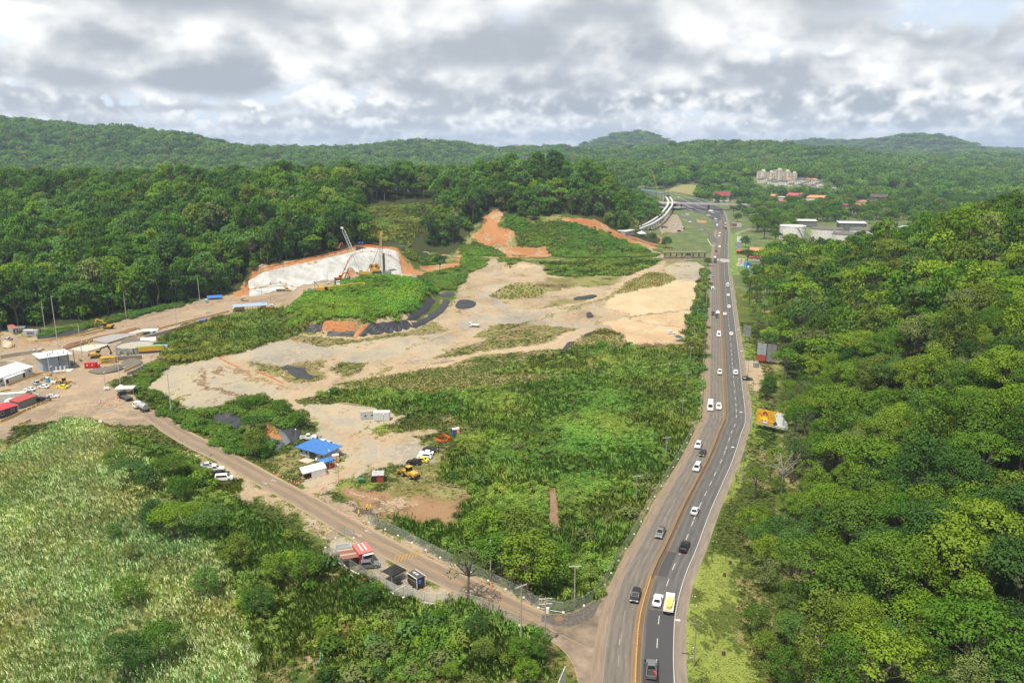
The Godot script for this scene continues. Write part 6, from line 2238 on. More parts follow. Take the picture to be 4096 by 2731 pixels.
func body_mesh(pose: String,coat: Array) -> Array:
	var lean := 0.45 if pose == "bend" else 0.02
	var hip := V3(0,0.92,0)
	var neck := hip + V3(sin(lean),cos(lean),0) * 0.52
	var head := neck + V3(sin(lean) * 0.2 + 0.02,cos(lean) * 0.2,0)
	var step := 0.16 if pose == "walk" else 0.05
	var sk := Color(0.33,0.18,0.11)
	var ct := Color(coat[0],coat[1],coat[2])
	var tr := Color(0.02,0.022,0.03)
	var bones := []
	bones.append([hip,neck - V3(0,0.08,0),0.145,0.165,ct])
	bones.append([neck,head,0.06,0.06,sk])
	bones.append([head,head + V3(0.01,0.08,0),0.095,0.1,sk])
	bones.append([head + V3(0.09,0.01,0),head + V3(0.115,0.0,0),0.02,0.015,sk])
	for s in [-1,1]:
		var sh := neck + V3(-0.01,-0.07,s * 0.2)
		var el := sh + (V3(0.16,-0.22,s * 0.06) if pose != "stand" else V3(0.0,-0.28,s * 0.05))
		var wr := el + (V3(0.2,-0.12,-s * 0.05) if pose != "stand" else V3(0.07,-0.24,0))
		bones.append([neck + V3(0,-0.06,0),sh,0.09,0.075,ct])
		bones.append([sh,el,0.065,0.052,ct])
		bones.append([el,wr,0.05,0.038,ct])
		bones.append([wr,wr + (wr - el).normalized() * 0.09,0.036,0.03,sk])
		for k in 4:
			var kn := wr + (wr - el).normalized() * 0.1 + V3(0,0,(k - 1.5) * 0.019)
			bones.append([kn,kn + (wr - el).normalized() * (0.06 + 0.01 * (1 if k in [1,2] else 0)),0.011,0.009,sk])
		bones.append([wr + V3(0.02,0,-s * 0.03),wr + (wr - el).normalized() * 0.07 + V3(0.03,0,-s * 0.05),0.012,0.01,sk])
		var hp := hip + V3(0,-0.04,s * 0.1)
		var kn2 := V3(s * step + 0.03,0.5,s * 0.12)
		var an := V3(s * step * 1.6 - 0.02,0.09,s * 0.13)
		bones.append([hp,kn2,0.1,0.068,tr])
		bones.append([kn2,an,0.066,0.045,tr])
		bones.append([an + V3(-0.03,-0.04,0),an + V3(0.16,-0.05,0),0.045,0.038,Color(0.03,0.02,0.015)])
	return [surface_net(bones,0.034),head + V3(0.0,0.07,0)]

func surface_net(bones: Array,s: float) -> ArrayMesh:
	var lo := V3(-0.5,-0.06,-0.5)
	var n := Vector3i(int(1.3 / s),int(1.95 / s),int(1.0 / s))
	var d := PackedFloat32Array()
	d.resize(n.x * n.y * n.z)
	d.fill(1.0)
	for b in bones:
		var a: Vector3 = b[0]
		var e: Vector3 = b[1]
		var r: float = maxf(b[2],b[3]) + 0.12
		var i0 := Vector3i((a.min(e) - lo - Vector3.ONE * r) / s).clamp(Vector3i.ZERO,n - Vector3i.ONE)
		var i1 := Vector3i((a.max(e) - lo + Vector3.ONE * r) / s).clamp(Vector3i.ZERO,n - Vector3i.ONE)
		var ab := e - a
		var l2 := maxf(ab.length_squared(),1e-6)
		for y in range(i0.y,i1.y + 1):
			for z in range(i0.z,i1.z + 1):
				for x in range(i0.x,i1.x + 1):
					var p := lo + V3(x,y,z) * s
					var t := clampf((p - a).dot(ab) / l2,0.0,1.0)
					var q := p.distance_to(a + ab * t) - lerpf(b[2],b[3],t)
					var k := (y * n.z + z) * n.x + x
					var h := clampf(0.5 + 0.5 * (d[k] - q) / 0.04,0.0,1.0)
					d[k] = lerpf(d[k],q,h) - 0.04 * h * (1.0 - h) * 0.5
	var at := {}
	var f := F()
	var corner := [Vector3i(0,0,0),Vector3i(1,0,0),Vector3i(0,1,0),Vector3i(1,1,0),Vector3i(0,0,1),Vector3i(1,0,1),Vector3i(0,1,1),Vector3i(1,1,1)]
	for y in n.y - 1:
		for z in n.z - 1:
			for x in n.x - 1:
				var neg := 0
				for c in corner:
					if d[((y + c.y) * n.z + z + c.z) * n.x + x + c.x] < 0.0:
						neg += 1
				if neg == 0 or neg == 8:
					continue
				var sum := Vector3.ZERO
				var cnt := 0
				for i in 8:
					for ax in 3:
						var bit := 1 << ax
						if i & bit:
							continue
						var a: Vector3i = corner[i]
						var b: Vector3i = corner[i | bit]
						var da := d[((y + a.y) * n.z + z + a.z) * n.x + x + a.x]
						var db := d[((y + b.y) * n.z + z + b.z) * n.x + x + b.x]
						if (da < 0.0) != (db < 0.0):
							sum += Vector3(a).lerp(Vector3(b),da / (da - db))
							cnt += 1
				at[Vector3i(x,y,z)] = lo + (V3(x,y,z) + sum / cnt) * s
	f.colored = true
	for y in range(1,n.y - 1):
		for z in range(1,n.z - 1):
			for x in range(1,n.x - 1):
				var d0 := d[(y * n.z + z) * n.x + x]
				for ax in 3:
					var st := Vector3i(1 if ax == 0 else 0,1 if ax == 1 else 0,1 if ax == 2 else 0)
					var d1 := d[((y + st.y) * n.z + z + st.z) * n.x + x + st.x]
					if (d0 < 0.0) == (d1 < 0.0):
						continue
					var u := Vector3i(0,1,0) if ax == 0 else (Vector3i(0,0,1) if ax == 1 else Vector3i(1,0,0))
					var w := Vector3i(0,0,1) if ax == 0 else (Vector3i(1,0,0) if ax == 1 else Vector3i(0,1,0))
					var c := Vector3i(x,y,z)
					var q := [at.get(c),at.get(c - u),at.get(c - u - w),at.get(c - w)]
					if q.has(null):
						continue
					var mid: Vector3 = (q[0] + q[2]) / 2.0
					var near := 1e9
					for b in bones:
						var g := mid.distance_to(Geometry3D.get_closest_point_to_segment(mid,b[0],b[1])) - maxf(b[2],b[3])
						if g < near:
							near = g
							f.tint = b[4]
					if d0 < 0.0:
						f.quad(q[0],q[1],q[2],q[3])
					else:
						f.quad(q[0],q[3],q[2],q[1])
	return f.mesh()

# ---- sheets that follow the lie of the land
func drape(called: String,label: String,category: String,low: Array,top: Array,rows: int,gap: float,lift: float,bulge: float,m: Material,sd := 1,kind := "") -> MeshInstance3D:
	var a := spline(low,gap)
	var b := spline(top,gap)
	var n := maxi(a.size(),b.size())
	var wob := FastNoiseLite.new()
	wob.seed = sd
	wob.frequency = 0.3 if bulge < 0.5 else (0.06 if bulge < 0.85 else 0.035)
	wob.fractal_octaves = 2
	var grid := []
	for r in rows + 1:
		var t := float(r) / rows
		var row := PackedVector3Array()
		for k in n:
			var u := k / (n - 1.0)
			var p := sample(a,u).lerp(sample(b,u),t)
			var edge := 0.25 if r == 0 or r == rows or k == 0 or k == n - 1 else 1.0
			row.append(v3(p,lift * edge + bulge * edge * (0.5 + 0.9 * wob.get_noise_2d(p.x,p.y))))
		grid.append(row)
	var f := F()
	for r in rows:
		for k in n - 1:
			f.quad(grid[r][k],grid[r][k + 1],grid[r + 1][k + 1],grid[r + 1][k])
	if bulge >= 0.5:
		# rounded,not folded: one normal at each corner of the net
		var at := {}
		for i in f.v.size():
			at[f.v[i]] = at.get(f.v[i],Vector3.ZERO) + f.n[i]
		for i in f.v.size():
			f.n[i] = at[f.v[i]].normalized()
	var o := part(named(called),f,m,self)
	if kind:
		tag(o,"","","",kind)
	else:
		tag(o,label,category)
	return o

func sample(l: PackedVector2Array,u: float) -> Vector2:
	var q := u * (l.size() - 1)
	var i := mini(int(q),l.size() - 2)
	return l[i].lerp(l[i + 1],q - i)

func blob(called: String,label: String,category: String,ring: Array,lift: float,bulge: float,m: Material,sd := 1) -> void:
	var mid := Vector2.ZERO
	for p in ring:
		mid += p / ring.size()
	var loop := ring.duplicate()
	loop.append(ring[0])
	var core := []
	for p in loop:
		core.append(mid + (Vector2(p) - mid) * 0.03)
	drape(called,label,category,loop,core,6,1.2,lift,bulge,m,sd)

func plastic() -> StandardMaterial3D:
	return worn(0.028,0.03,0.036,0.58,3.0)

func site_barrier_proto() -> Node3D:
	if not protos.has("barrier"):
		var o := make_barrier(worn(0.56,0.37,0.13,0.65,1.5),1.9,0.95)
		for k in 3:
			var f := F()
			for s in [-1,1]:
				f.quad(V3(-0.7 + k * 0.55,0.52,s * 0.135),V3(-0.45 + k * 0.55,0.52,s * 0.135),V3(-0.25 + k * 0.55,0.84,s * 0.112),V3(-0.5 + k * 0.55,0.84,s * 0.112))
			part("dark_stripe",f,paint(0.04,0.03,0.02,0.7),o)
		protos["barrier"] = o
	return protos["barrier"]

func barrier_row(line: Array,label: String,group: String) -> void:
	var sp := spline(line,2.05)
	for k in sp.size() - 1:
		place_barrier(site_barrier_proto(),"striped_barrier",sp[k],sp[k + 1],label,group)

func box_at(called: String,a: Vector2,b: Vector2,deep: float,h: float,c: Array,label: String,category: String,roof_c := [0.7,0.7,0.7],over := 0.4,slope := 0.0,windows := 4) -> Node3D:
	# front foot runs from a to b,the body lies behind it
	var o := thing(called,label,category,(a + b) / 2.0,facing(a,b))
	var l := a.distance_to(b)
	var f := F()
	f.x = Transform3D(Basis(Vector3.UP,-PI / 2),Vector3.ZERO)
	# profile across: x runs back
	f.x = Transform3D(Basis(V3(0,0,-1),Vector3.UP,V3(1,0,0)),Vector3.ZERO)
	var hb := h + slope * deep
	f.prism([V2(0,0),V2(deep,0),V2(deep,hb),V2(0,h)],-l / 2,l / 2)
	part("wall",f,worn(c[0],c[1],c[2],0.7,3.0),o)
	var n := maxi(3,int(l / 1.6))
	for k in n:
		f = F()
		f.x = Transform3D(Basis(V3(0,0,-1),Vector3.UP,V3(1,0,0)),Vector3.ZERO)
		var x0 := -l / 2 - over + k * (l + 2 * over) / n
		var d := 0.012 * (k % 2)
		f.prism([V2(-over,h - slope * over + 0.03 + d),V2(deep + over,hb + slope * over + 0.03 + d),V2(deep + over,hb + slope * over + 0.12 + d),V2(-over,h - slope * over + 0.12 + d)],x0,x0 + (l + 2 * over) / n - 0.02)
		part("roof_panel",f,worn(roof_c[0],roof_c[1],roof_c[2],0.5,4.0),o)
	for k in windows:
		f = F()
		var x := -l / 2 + (k + 0.5) * l / windows
		f.box(V3(x,h * 0.58,0.03),V3(minf(1.2,l / windows * 0.6),h * 0.34,0.08))
		var fr := part("window",f,paint(0.6,0.6,0.6,0.5),o)
		f = F()
		f.box(V3(x,h * 0.58,0.08),V3(minf(1.0,l / windows * 0.5),h * 0.28,0.03))
		part("pane",f,glassy(),fr)
	return o

func build_site() -> void:
	# the white sprayed slope
	var low := L([-170.7,-509.3,-164.1,-516.1,-151.5,-534.6,-122.6,-481.9,-121.3,-573.9,-112.3,-582.2,-96.1,-593.3,-83.1,-599.2])
	var top := L([-181.6,-542.1,-172.6,-546.8,-157.4,-559.7,-141.2,-574.9,-125.8,-599,-119.8,-611.8,-110.8,-624.3,-96.5,-628.1,-89.7,-625.8])
	var sl := drape("sprayed_slope","long white shotcrete slope above the haul road","slope",low,top,14,2.5,0.35,0.86,worn(0.46,0.46,0.445,0.9,45.0),4)
	var rope := F()
	var mid := []
	for k in 24:
		mid.append(sample(spline(low,3.0),k / 23.0).lerp(sample(spline(top,3.0),k / 23.0),0.56))
	for k in 23:
		rope.beam(v3(mid[k],1.5),v3(mid[k + 1],1.5),0.3,0.14)
	part("red_rope",rope,paint(0.5,0.1,0.06,0.8),sl)
	for k in 24:
		var f := F()
		f.box(v3(mid[k],1.7),V3(0.6,0.8,0.6))
		part("anchor_post",f,paint(0.14,0.05,0.05,0.8),sl)
	drape("safety_netting","orange plastic netting along the crest of the white slope","netting",L([-182.7,-543.3,-173.3,-549.5,-155,-565.7,-140.5,-589.5,-128.1,-610.7,-121.7,-622.2,-110.4,-632.5,-90.5,-635.1]),L([-182.9,-543.5,-173.5,-549.7,-155.2,-566.2,-140.8,-590.5,-128.5,-611.5,-121.9,-623,-110.4,-633.8,-90.5,-636.5]),2,4.0,0.5,0.3,paint(0.42,0.1,0.03,0.8),7)
	drape("tarpaulin","dark tarpaulin on the crest of the white slope","tarpaulin",L([-120.4,-610.5,-116.7,-618.5,-111.4,-617.4]),L([-121.4,-620.5,-117.6,-623.4,-112.8,-621.1]),3,2.0,0.4,0.3,plastic(),9)
	# cranes and rigs
	var cr := V2(-91.4,-487.8)
	crawler_crane(cr,PI,V3(12.0,30.0,0),[0.62,0.36,0.03],[0.5,0.52,0.52],"crawler crane with tall grey lattice boom before the white slope")
	rig(V2(-101.3,-590.5),0.25)
	crawler_crane(V2(-111.3,-460.4),0.28,V3(24,4.4,0),[0.66,0.4,0.02],[0.6,0.38,0.05],"yellow crawler crane with its lattice boom laid flat by the mound")
	digger(V2(-104.9,-479.2),0.1,0.5,[0.55,0.16,0.03],[0.55,0.16,0.03],"orange excavator at the foot of the white slope")
	digger(V2(-133.5,-608.5),0.2,0.6,[0.55,0.16,0.03],[0.55,0.16,0.03],"small orange excavator on the crest above the white slope",0.8)
	lorry("dump",V2(-104.8,-472.1),-1.2,"dark dump truck with white cab below the orange excavator",[0.7,0.7,0.7,0.06,0.06,0.07],"dump_truck")
	pump_truck()
	light_tower(V2(-172.4,-504.1),0.4,"light tower at the left foot of the white slope")
	light_tower(V2(-110.8,-475.2),0.4,"light tower in the middle below the white slope")
	light_tower(V2(-82.6,-593.8),0.4,"light tower at the right end of the white slope")
	light_tower(V2(-145.4,-472.7),0.2,"light tower right of the long blue-roofed shed")
	light_tower(V2(-114.4,-581.4),0.2,"light tower just left of the tall crane")
	cabin_box("site_cabin",V2(-88.6,-639.6),0.1,V3(5,2.6,3),[0.12,0.1,0.09],"dark site cabin on the track right of the white slope","cabin",1,[0.12,0.16,0.2])
	var tarp := canopy(V2(-190.1,-500.6),0.35,9,5,1.3,1.2,[0.03,0.16,0.5],"blue tarpaulin shelter at the forest edge")
	canopy(V2(-119.7,-628.1),0.2,4,3,1.6,0.8,[0.03,0.12,0.5],"small blue shelter on the crest behind the tall crane")
	# the long blue-roofed shed
	var sh := thing("open_shed","long blue-roofed open shed with yellow sides by the mound","shed",V2(-154.6,-461.4),0.32)
	var f := F()
	for k in 6:
		f = F()
		f.box(V3(-7.5 + k * 3.0,1.6,-2.4),V3(0.2,3.2,0.2))
		part("post",f,paint(0.06,0.06,0.07,0.6),sh)
	f = F()
	f.box(V3(-6.2,1.3,0.4),V3(6.0,2.6,0.15))
	part("side_panel",f,worn(0.5,0.29,0.04,0.7,2.0),sh)
	f = F()
	f.box(V3(7.5,1.3,0.0),V3(3.0,2.6,0.15))
	part("side_panel",f,worn(0.5,0.29,0.04,0.7,2.0),sh)
	f = F()
	f.box(V3(-6.2,0.5,0.55),V3(6.4,1.0,0.12))
	part("plinth",f,paint(0.03,0.05,0.12,0.7),sh)
	for k in 12:
		f = F()
		f.x = Transform3D(Basis(Vector3.RIGHT,0.1),V3(-8.8 + k * 1.6,3.45,-1.0))
		f.box(V3(0,0.012 * (k % 2),0),V3(1.58,0.08,6.4))
		part("roof_panel",f,worn(0.3,0.42,0.58,0.45,3.0),sh)
	# the open bank and cut along the haul road
	drape("earth_bank","","",L([-214.3,-367.9,-211.5,-376.7,-207.6,-390.7,-201,-400.5,-197.1,-410.8]),L([-217.9,-374.5,-214.5,-382.4,-210.7,-396.8,-204.1,-406.9,-199.5,-416.2]),3,3.0,0.9,1.0,worn(0.2,0.105,0.055,1.0,5.0),12,"structure")
	drape("earth_bank","","",L([-239.7,-390.7,-233.3,-394.3,-227,-400.5,-223.5,-408.2]),L([-244,-398,-238.2,-403,-231.1,-408.2,-225.9,-413]),3,3.0,0.8,0.9,plastic(),13,"structure")
	# concrete floors under construction
	for c in [[L([-210.9,-389.5,-205.6,-398,-197,-400.5,-193.5,-399.3,-196.9,-387.1,-199,-380.1,-208.5,-384.7]),0.9,[0.3,0.3,0.29],"grey concrete deck slab under construction by the haul road"],[L([-211.2,-370.1,-206.6,-377.8,-198.5,-379,-195.5,-376.3,-200.9,-364.7,-209.5,-366.8]),0.5,[0.5,0.46,0.39],"pale concrete floor with workers beside the deck slab"],[L([-202.9,-406.9,-197.7,-410.8,-192.4,-406.9,-195.8,-399.3]),0.5,[0.45,0.4,0.33],"small pale concrete pad near the blue cabins"]]:
		f = F()
		f.x.origin.y = th(c[0][0].x,c[0][0].y)
		f.slab(c[0],-0.1,c[1])
		single("concrete_slab",f,worn(c[2][0],c[2][1],c[2][2],0.9,3.0),c[3],"slab")
	for c in [[L([-234.4,-352.4,-228.8,-358.5,-223.5,-362.6]),"long concrete retaining wall left of the warehouse"],[L([-227.8,-341.8,-225.4,-342.8,-219.8,-340.9]),"short concrete wall at the left edge"],[L([-185.7,-390.7,-179.6,-404.3,-173.7,-418.9,-170,-433.1]),"pale concrete edge beam along the verge of the site"]]:
		f = F()
		for k in c[0].size() - 1:
			f.beam(v3(c[0][k],0.9),v3(c[0][k + 1],0.9),0.6,1.9)
		single("retaining_wall",f,worn(0.45,0.41,0.33,0.9,3.0),c[1],"wall")
	# round tank,yellow plant,desander
	var tk := thing("round_tank","open round steel tank with pale water beside the yellow plant","tank",V2(-179.7,-368))
	f = F()
	f.lathe([V2(8.4,0),V2(8.4,3.0),V2(8.15,3.0),V2(8.15,2.6)],36)
	part("shell",f,worn(0.2,0.23,0.25,0.6,3.0),tk)
	f = F()
	f.lathe([V2(8.15,2.6),V2(0,2.6)],36)
	part("slurry",f,paint(0.36,0.32,0.25,0.25),tk)
	for k in 10:
		f = F()
		f.box(V3(cos(k * TAU / 10) * 8.47,1.5,sin(k * TAU / 10) * 8.47),V3(0.16,3.0,0.16))
		part("stiffener",f,paint(0.35,0.37,0.38,0.5),tk)
	var pl := thing("slurry_plant","yellow and blue slurry plant with green deck","plant",V2(-170.6,-363.9),0.32)
	f = F()
	f.box(V3(0,2.2,0),V3(12,2.2,2.6))
	part("upper_box",f,worn(0.6,0.36,0.02,0.5,2.0),pl)
	f = F()
	f.box(V3(0.6,0.55,0),V3(11,1.1,2.5))
	part("lower_box",f,paint(0.02,0.04,0.11,0.5),pl)
	f = F()
	f.box(V3(0,3.36,0),V3(11.6,0.1,2.4))
	part("deck",f,worn(0.2,0.42,0.25,0.7,1.0),pl)
	for k in 8:
		f = F()
		f.box(V3(-5.8 + k * 1.65,3.9,1.25),V3(0.06,1.0,0.06))
		part("rail_post",f,paint(0.6,0.45,0.05,0.5),pl)
	cabin_box("site_cabin",V2(-165.8,-367.3),0.3,V3(3.4,2.5,2.4),[0.6,0.62,0.64],"small white cabin beside the yellow plant","cabin",1,[0.3,0.45,0.6])
	var ds := thing("desander","grey desanding machine on a concrete wall above the spoil heaps","machine",V2(-176.6,-351.9),0.25)
	f = F()
	f.box(V3(-1,0.9,1.4),V3(16,1.8,0.6))
	part("wall",f,worn(0.2,0.17,0.13,0.9,2.0),ds)
	for k in 7:
		f = F()
		f.x = Transform3D(Basis(Vector3.UP,k * 0.9),V3(-3.4 + k * 1.25,2.0 + (k % 3) * 0.7,-0.6 + (k % 2) * 0.8))
		f.hull(V3(0,0.7,0),Basis(),V3(1.8,1.5,1.4),V3(1.1,1.5,0.9))
		part("hopper",f,worn(0.25,0.24,0.21,0.8,1.0),ds)
	for k in 6:
		f = F()
		f.beam(V3(-4 + k * 1.6,0,-1.2),V3(-4 + k * 1.6,4.2,-0.6),0.18)
		part("strut",f,paint(0.3,0.29,0.26,0.7),ds)
	var yb := thing("pump_container","yellow framed pump container next to the desanding machine","container",V2(-181.6,-345.6),0.25)
	for k in 3:
		f = F()
		f.box(V3(0,0.4 + k * 1.1,0),V3(6.5,0.3,2.5))
		part("deck",f,worn(0.6,0.37,0.03,0.5,2.0),yb)
	for sx in [-3.1,-1.0,1.0,3.1]:
		for sz in [-1.15,1.15]:
			f = F()
			f.box(V3(sx,1.5,sz),V3(0.2,2.9,0.2))
			part("post",f,worn(0.6,0.37,0.03,0.5,2.0),yb)
	f = F()
	f.box(V3(1.6,1.5,0),V3(2.6,2.4,2.0))
	part("pump",f,paint(0.35,0.35,0.33,0.5),yb)
	for c in [[L([-182.9,-330.2,-178.6,-335.9,-176.1,-343.2,-170,-337.1,-171.1,-330.2,-176.5,-326.8]),1.8,"dark grey spoil heap in front of the desander"],[L([-175.9,-345.6,-173.7,-350.7,-167.6,-348.1,-165.2,-340.7,-167.7,-333.6]),1.5,"pale brown spoil heap right of the dark one"],[L([-195,-385.5,-192.1,-390.2,-185.5,-388.6,-182.7,-384,-187.8,-381,-192.5,-381.8]),1.4,"rubble heap behind the round tank"]]:
		blob("spoil_heap",c[2],"heap",c[0],0.4,c[1],worn(0.19,0.165,0.135,1.0,2.5,grain),int(c[1] * 10))
	drape("black_liner","black plastic liner on the bank below the yellow plant","liner",L([-163.9,-325.7,-161.2,-329,-159.4,-334.8,-159.6,-345.6,-160.4,-351.9]),L([-165.5,-329,-164.4,-334.8,-163.7,-343.2,-162.5,-350.7,-162.2,-354.5]),3,2.0,0.3,0.4,plastic(),21)
	digger(V2(-191.7,-354.5),0.35,0.1,[0.5,0.3,0.04],[0.03,0.03,0.035],"yellow excavator with black arm beside the desander")
	digger(V2(-215.9,-414.9),2.9,0.2,[0.55,0.33,0.04],[0.55,0.3,0.05],"yellow excavator at the forest edge by the haul road",1.1)
	var gen := thing("generator","red generator set near the yellow pump container","generator",V2(-184.9,-337.1),0.22)
	f = F()
	f.hull(V3(0,1.35,0),Basis(),V3(5.0,2.1,1.9),V3(4.9,2.1,1.8))
	part("housing",f,worn(0.5,0.015,0.02,0.45,2.0),gen)
	f = F()
	f.box(V3(3.0,0.9,0),V3(1.0,1.0,1.4))
	part("end_box",f,paint(0.45,0.02,0.02,0.5),gen)
	for k in 2:
		f = F()
		f.box(V3(-1.3 + k * 2.0,1.5,0.97),V3(0.5,0.5,0.04))
		part("badge",f,paint(0.7,0.7,0.7,0.5),gen)
	# warehouse and neighbours
	var wh := box_at("warehouse",V2(-201.5,-329.3),V2(-193.5,-336.1),13,6.5,[0.36,0.4,0.46],"grey warehouse with a broad white pitched roof","warehouse",[0.8,0.8,0.8],1.2,-0.05,0)
	f = F()
	f.box(V3(-3.0,3.0,0.2),V3(0.5,5.6,0.4))
	part("downpipe",f,paint(0.65,0.66,0.67,0.5),wh)
	f = F()
	f.box(V3(2.0,2.0,0.06),V3(3.6,4.0,0.1))
	part("door",f,worn(0.3,0.34,0.4,0.6,2.0),wh)
	var sub := thing("substation","outdoor substation with black steel gantry in front of the warehouse","substation",V2(-197,-332.8),0.15)
	for p in [[-3.6,0],[0.5,-0.6],[4.2,-1.0],[-3.2,-4.6],[1.0,-5.2],[4.8,-5.6]]:
		f = F()
		f.tube(V3(p[0],0,p[1]),V3(p[0],8.0,p[1]),0.13,0.13,6)
		part("gantry_post",f,paint(0.025,0.025,0.03,0.6),sub)
	for k in 5:
		f = F()
		f.beam(V3(-3.6,2.6 + k * 1.2,0),V3(4.2,2.6 + k * 1.2,-1.0),0.1)
		part("crossbeam",f,paint(0.03,0.03,0.035,0.6),sub)
	for k in 4:
		f = F()
		f.tube(V3(-2.2 + k * 1.7,0,0.6),V3(-2.2 + k * 1.7,2.0,0.6),0.45,0.4,8)
		part("transformer",f,paint(0.5,0.53,0.55,0.5),sub)
	f = F()
	f.box(V3(0.6,0.08,0),V3(10,0.16,4))
	part("plinth",f,paint(0.6,0.58,0.55,0.9),sub)
	utility_pole(V2(-197.1,-328.3),0.2,9.0,2,"pole with blue casing before the substation",[0.06,0.24,0.55])
	box_at("white_hall",V2(-207.6,-308.3),V2(-204.6,-326.9),7,3.4,[0.6,0.62,0.64],"long low white hall at the left edge","hall",[0.82,0.82,0.82],0.4,0.22,6)
	var gc := cabin_box("generator_container",V2(-205.5,-315.6),facing(V2(-205.5,-311.7),V2(-204.2,-321.1)),V3(10.5,2.8,2.4),[0.66,0.66,0.64],"long white generator container with black ends before the hall","container",0,[0.75,0.75,0.73])
	for s in [-5.3,4.0]:
		f = F()
		f.box(V3(s,1.5,1.2),V3(1.2,2.3,0.2))
		part("vent",f,paint(0.02,0.02,0.02,0.7),gc)
	site_toilet(V2(-191.4,-314.9),0.1,[0.05,0.28,0.5],"blue portable toilet beside the backhoe loader")
	light_tower(V2(-187.8,-312.7),0.1,"light tower by the backhoe loader")
	loader(V2(-183.6,-313),-0.15,"yellow backhoe loader parked by the site gate",true)
	var gp := "cars parked inside the site"
	car("pickup","silver",V2(-193.9,-311.4),2.5,"silver pickup parked by the blue toilet",gp)
	car("sedan","white",V2(-188.7,-307.1),2.95,"white sedan right of the silver pickup inside the site",gp)
	car("sedan","yellow",V2(-180.9,-306.8),2.95,"yellow taxi behind the barrier by the backhoe loader",gp)
	car("sedan","white",V2(-192,-303.3),2.9,"white sedan in front of the grey parked cars",gp)
	car("suv","silver",V2(-191.6,-296.7),2.6,"silver car next to the long white container",gp)
	car("sedan","grey",V2(-190.5,-298.4),2.7,"dark grey car squeezed behind the silver one",gp)
	car("hatch","grey",V2(-185,-293.4),2.7,"dark grey hatchback behind the red-ended shed",gp)
	car("suv","black",V2(-180.1,-289.7),2.7,"black SUV beside the row of barriers",gp)
	car("suv","grey",V2(-178.6,-290.5),2.7,"dark grey SUV at the end of the parked row",gp)
	car("sedan","white",V2(-177.9,-294),0.3,"white sedan at the barrier corner by a striped drum",gp)
	car("hatch","white",V2(-189.2,-282.6),2.8,"white hatchback half hidden by the red roof",gp)
	car("suv","silver",V2(-252.5,-387.9),1.5,"silver SUV on the dirt road at the far left",gp)
	cabin_box("container",V2(-192.7,-291.1),0.28,V3(12,2.6,2.6),[0.58,0.58,0.55],"long pale container left of the parked cars","container",0)
	box_at("red_shed",V2(-182.2,-279.8),V2(-180.2,-287.6),4,2.8,[0.2,0.2,0.2],"low shed with red sloping roof and red gable","shed",[0.42,0.06,0.05],0.3,0.12,0)
	box_at("red_canopy",V2(-182.8,-268.2),V2(-179.9,-275.5),5,3.0,[0.06,0.06,0.08],"red canopy over a dark bay at the left edge","shed",[0.45,0.04,0.05],0.4,0.1,2)
	canopy(V2(-187.6,-284.3),0.3,4,4,2.2,1.0,[0.72,0.72,0.72],"small white peaked tent behind the red shed",false)
	# far left corner
	var c2 := cabin_box("container",V2(-262,-407.4),facing(V2(-260.6,-405.6),V2(-270.8,-416.7)) + PI,V3(12,2.7,2.6),[0.5,0.5,0.48],"container with a dark square sign at the far left gate","container",0,[0.4,0.12,0.08])
	f = F()
	f.box(V3(6.05,1.5,0),V3(0.06,2.0,2.0))
	var sg := part("sign_board",f,paint(0.02,0.02,0.06,0.5),c2)
	words("2",1.3,paint(0.6,0.6,0.62,0.5),sg,V3(6.1,1.4,0),PI / 2)
	var c3 := cabin_box("container",V2(-247.6,-399.4),0.12,V3(7,2.8,2.6),[0.5,0.5,0.5],"grey container lettered MAI at the far left","container",0)
	words("MAI",1.3,paint(0.05,0.05,0.06,0.6),c3,V3(0,1.5,1.37))
	cabin_box("container",V2(-245.8,-401.2),0.12,V3(2.6,3.0,2.6),[0.04,0.04,0.05],"black box unit beside the lettered container","container",0,[0.05,0.05,0.05])
	canopy(V2(-258.2,-408.4),0.2,4.5,4,2.0,1.0,[0.12,0.13,0.16],"dark gabled shelter next to the sign container")
	blob("rubble_heap","pale heap of sacks and rubble ringed by barriers at the far left","heap",L([-245.7,-372.3,-250,-379.3,-250.5,-382.5,-245.8,-379.3,-242.2,-374.6,-242.6,-371.5]),0.4,1.6,worn(0.5,0.42,0.3,0.9,1.5),31)
	barrier_row(L([-241.3,-373.8,-245.8,-380.9,-251.9,-385.8]),"dusty barrier in the ring round the pale rubble heap","barriers round the rubble heap")
	barrier_row(L([-249,-392.8,-244.1,-388,-238.4,-383.3,-235.9,-385.1,-232.6,-387,-229.1,-390.8,-226.1,-395.7,-223.6,-401.7,-221.8,-410,-218.6,-417.5]),"cream and black barrier in the long row on the upper side of the haul road","barriers on the upper side of the haul road")
	barrier_row(L([-234.9,-383.7,-230.9,-386.1,-227.4,-391.8,-221.5,-395.7,-218.7,-400.7,-214.9,-410]),"cream barrier in the second row beside the haul road cut","barriers of the second haul road row")
	barrier_row(L([-196.4,-390.7,-191.3,-398,-188.2,-410.8,-182.6,-425.9,-174.5,-442,-166.4,-458.9]),"yellow striped barrier in the row on the lower side of the haul road","barriers on the lower side of the haul road")
	barrier_row(L([-204.5,-309.2,-203.8,-315.2,-202.1,-321.8,-200.4,-326.9,-195.6,-325.5]),"striped barrier in the row before the white generator container","barriers before the generator container")
	barrier_row(L([-194.8,-326.2,-191.6,-329.3]),"striped barrier before the substation plinth","barriers before the substation")
	barrier_row(L([-195.3,-315.9,-195.4,-320.5,-195.6,-325.5]),"barrier leaning in the row behind the blue toilet","barriers behind the blue toilet")
	barrier_row(L([-179.4,-264.4,-178.6,-269.6,-178.5,-275.4,-178,-280.3,-177.5,-285.3,-176.4,-289.6]),"striped barrier in the row outside the red sheds","barriers outside the red sheds")
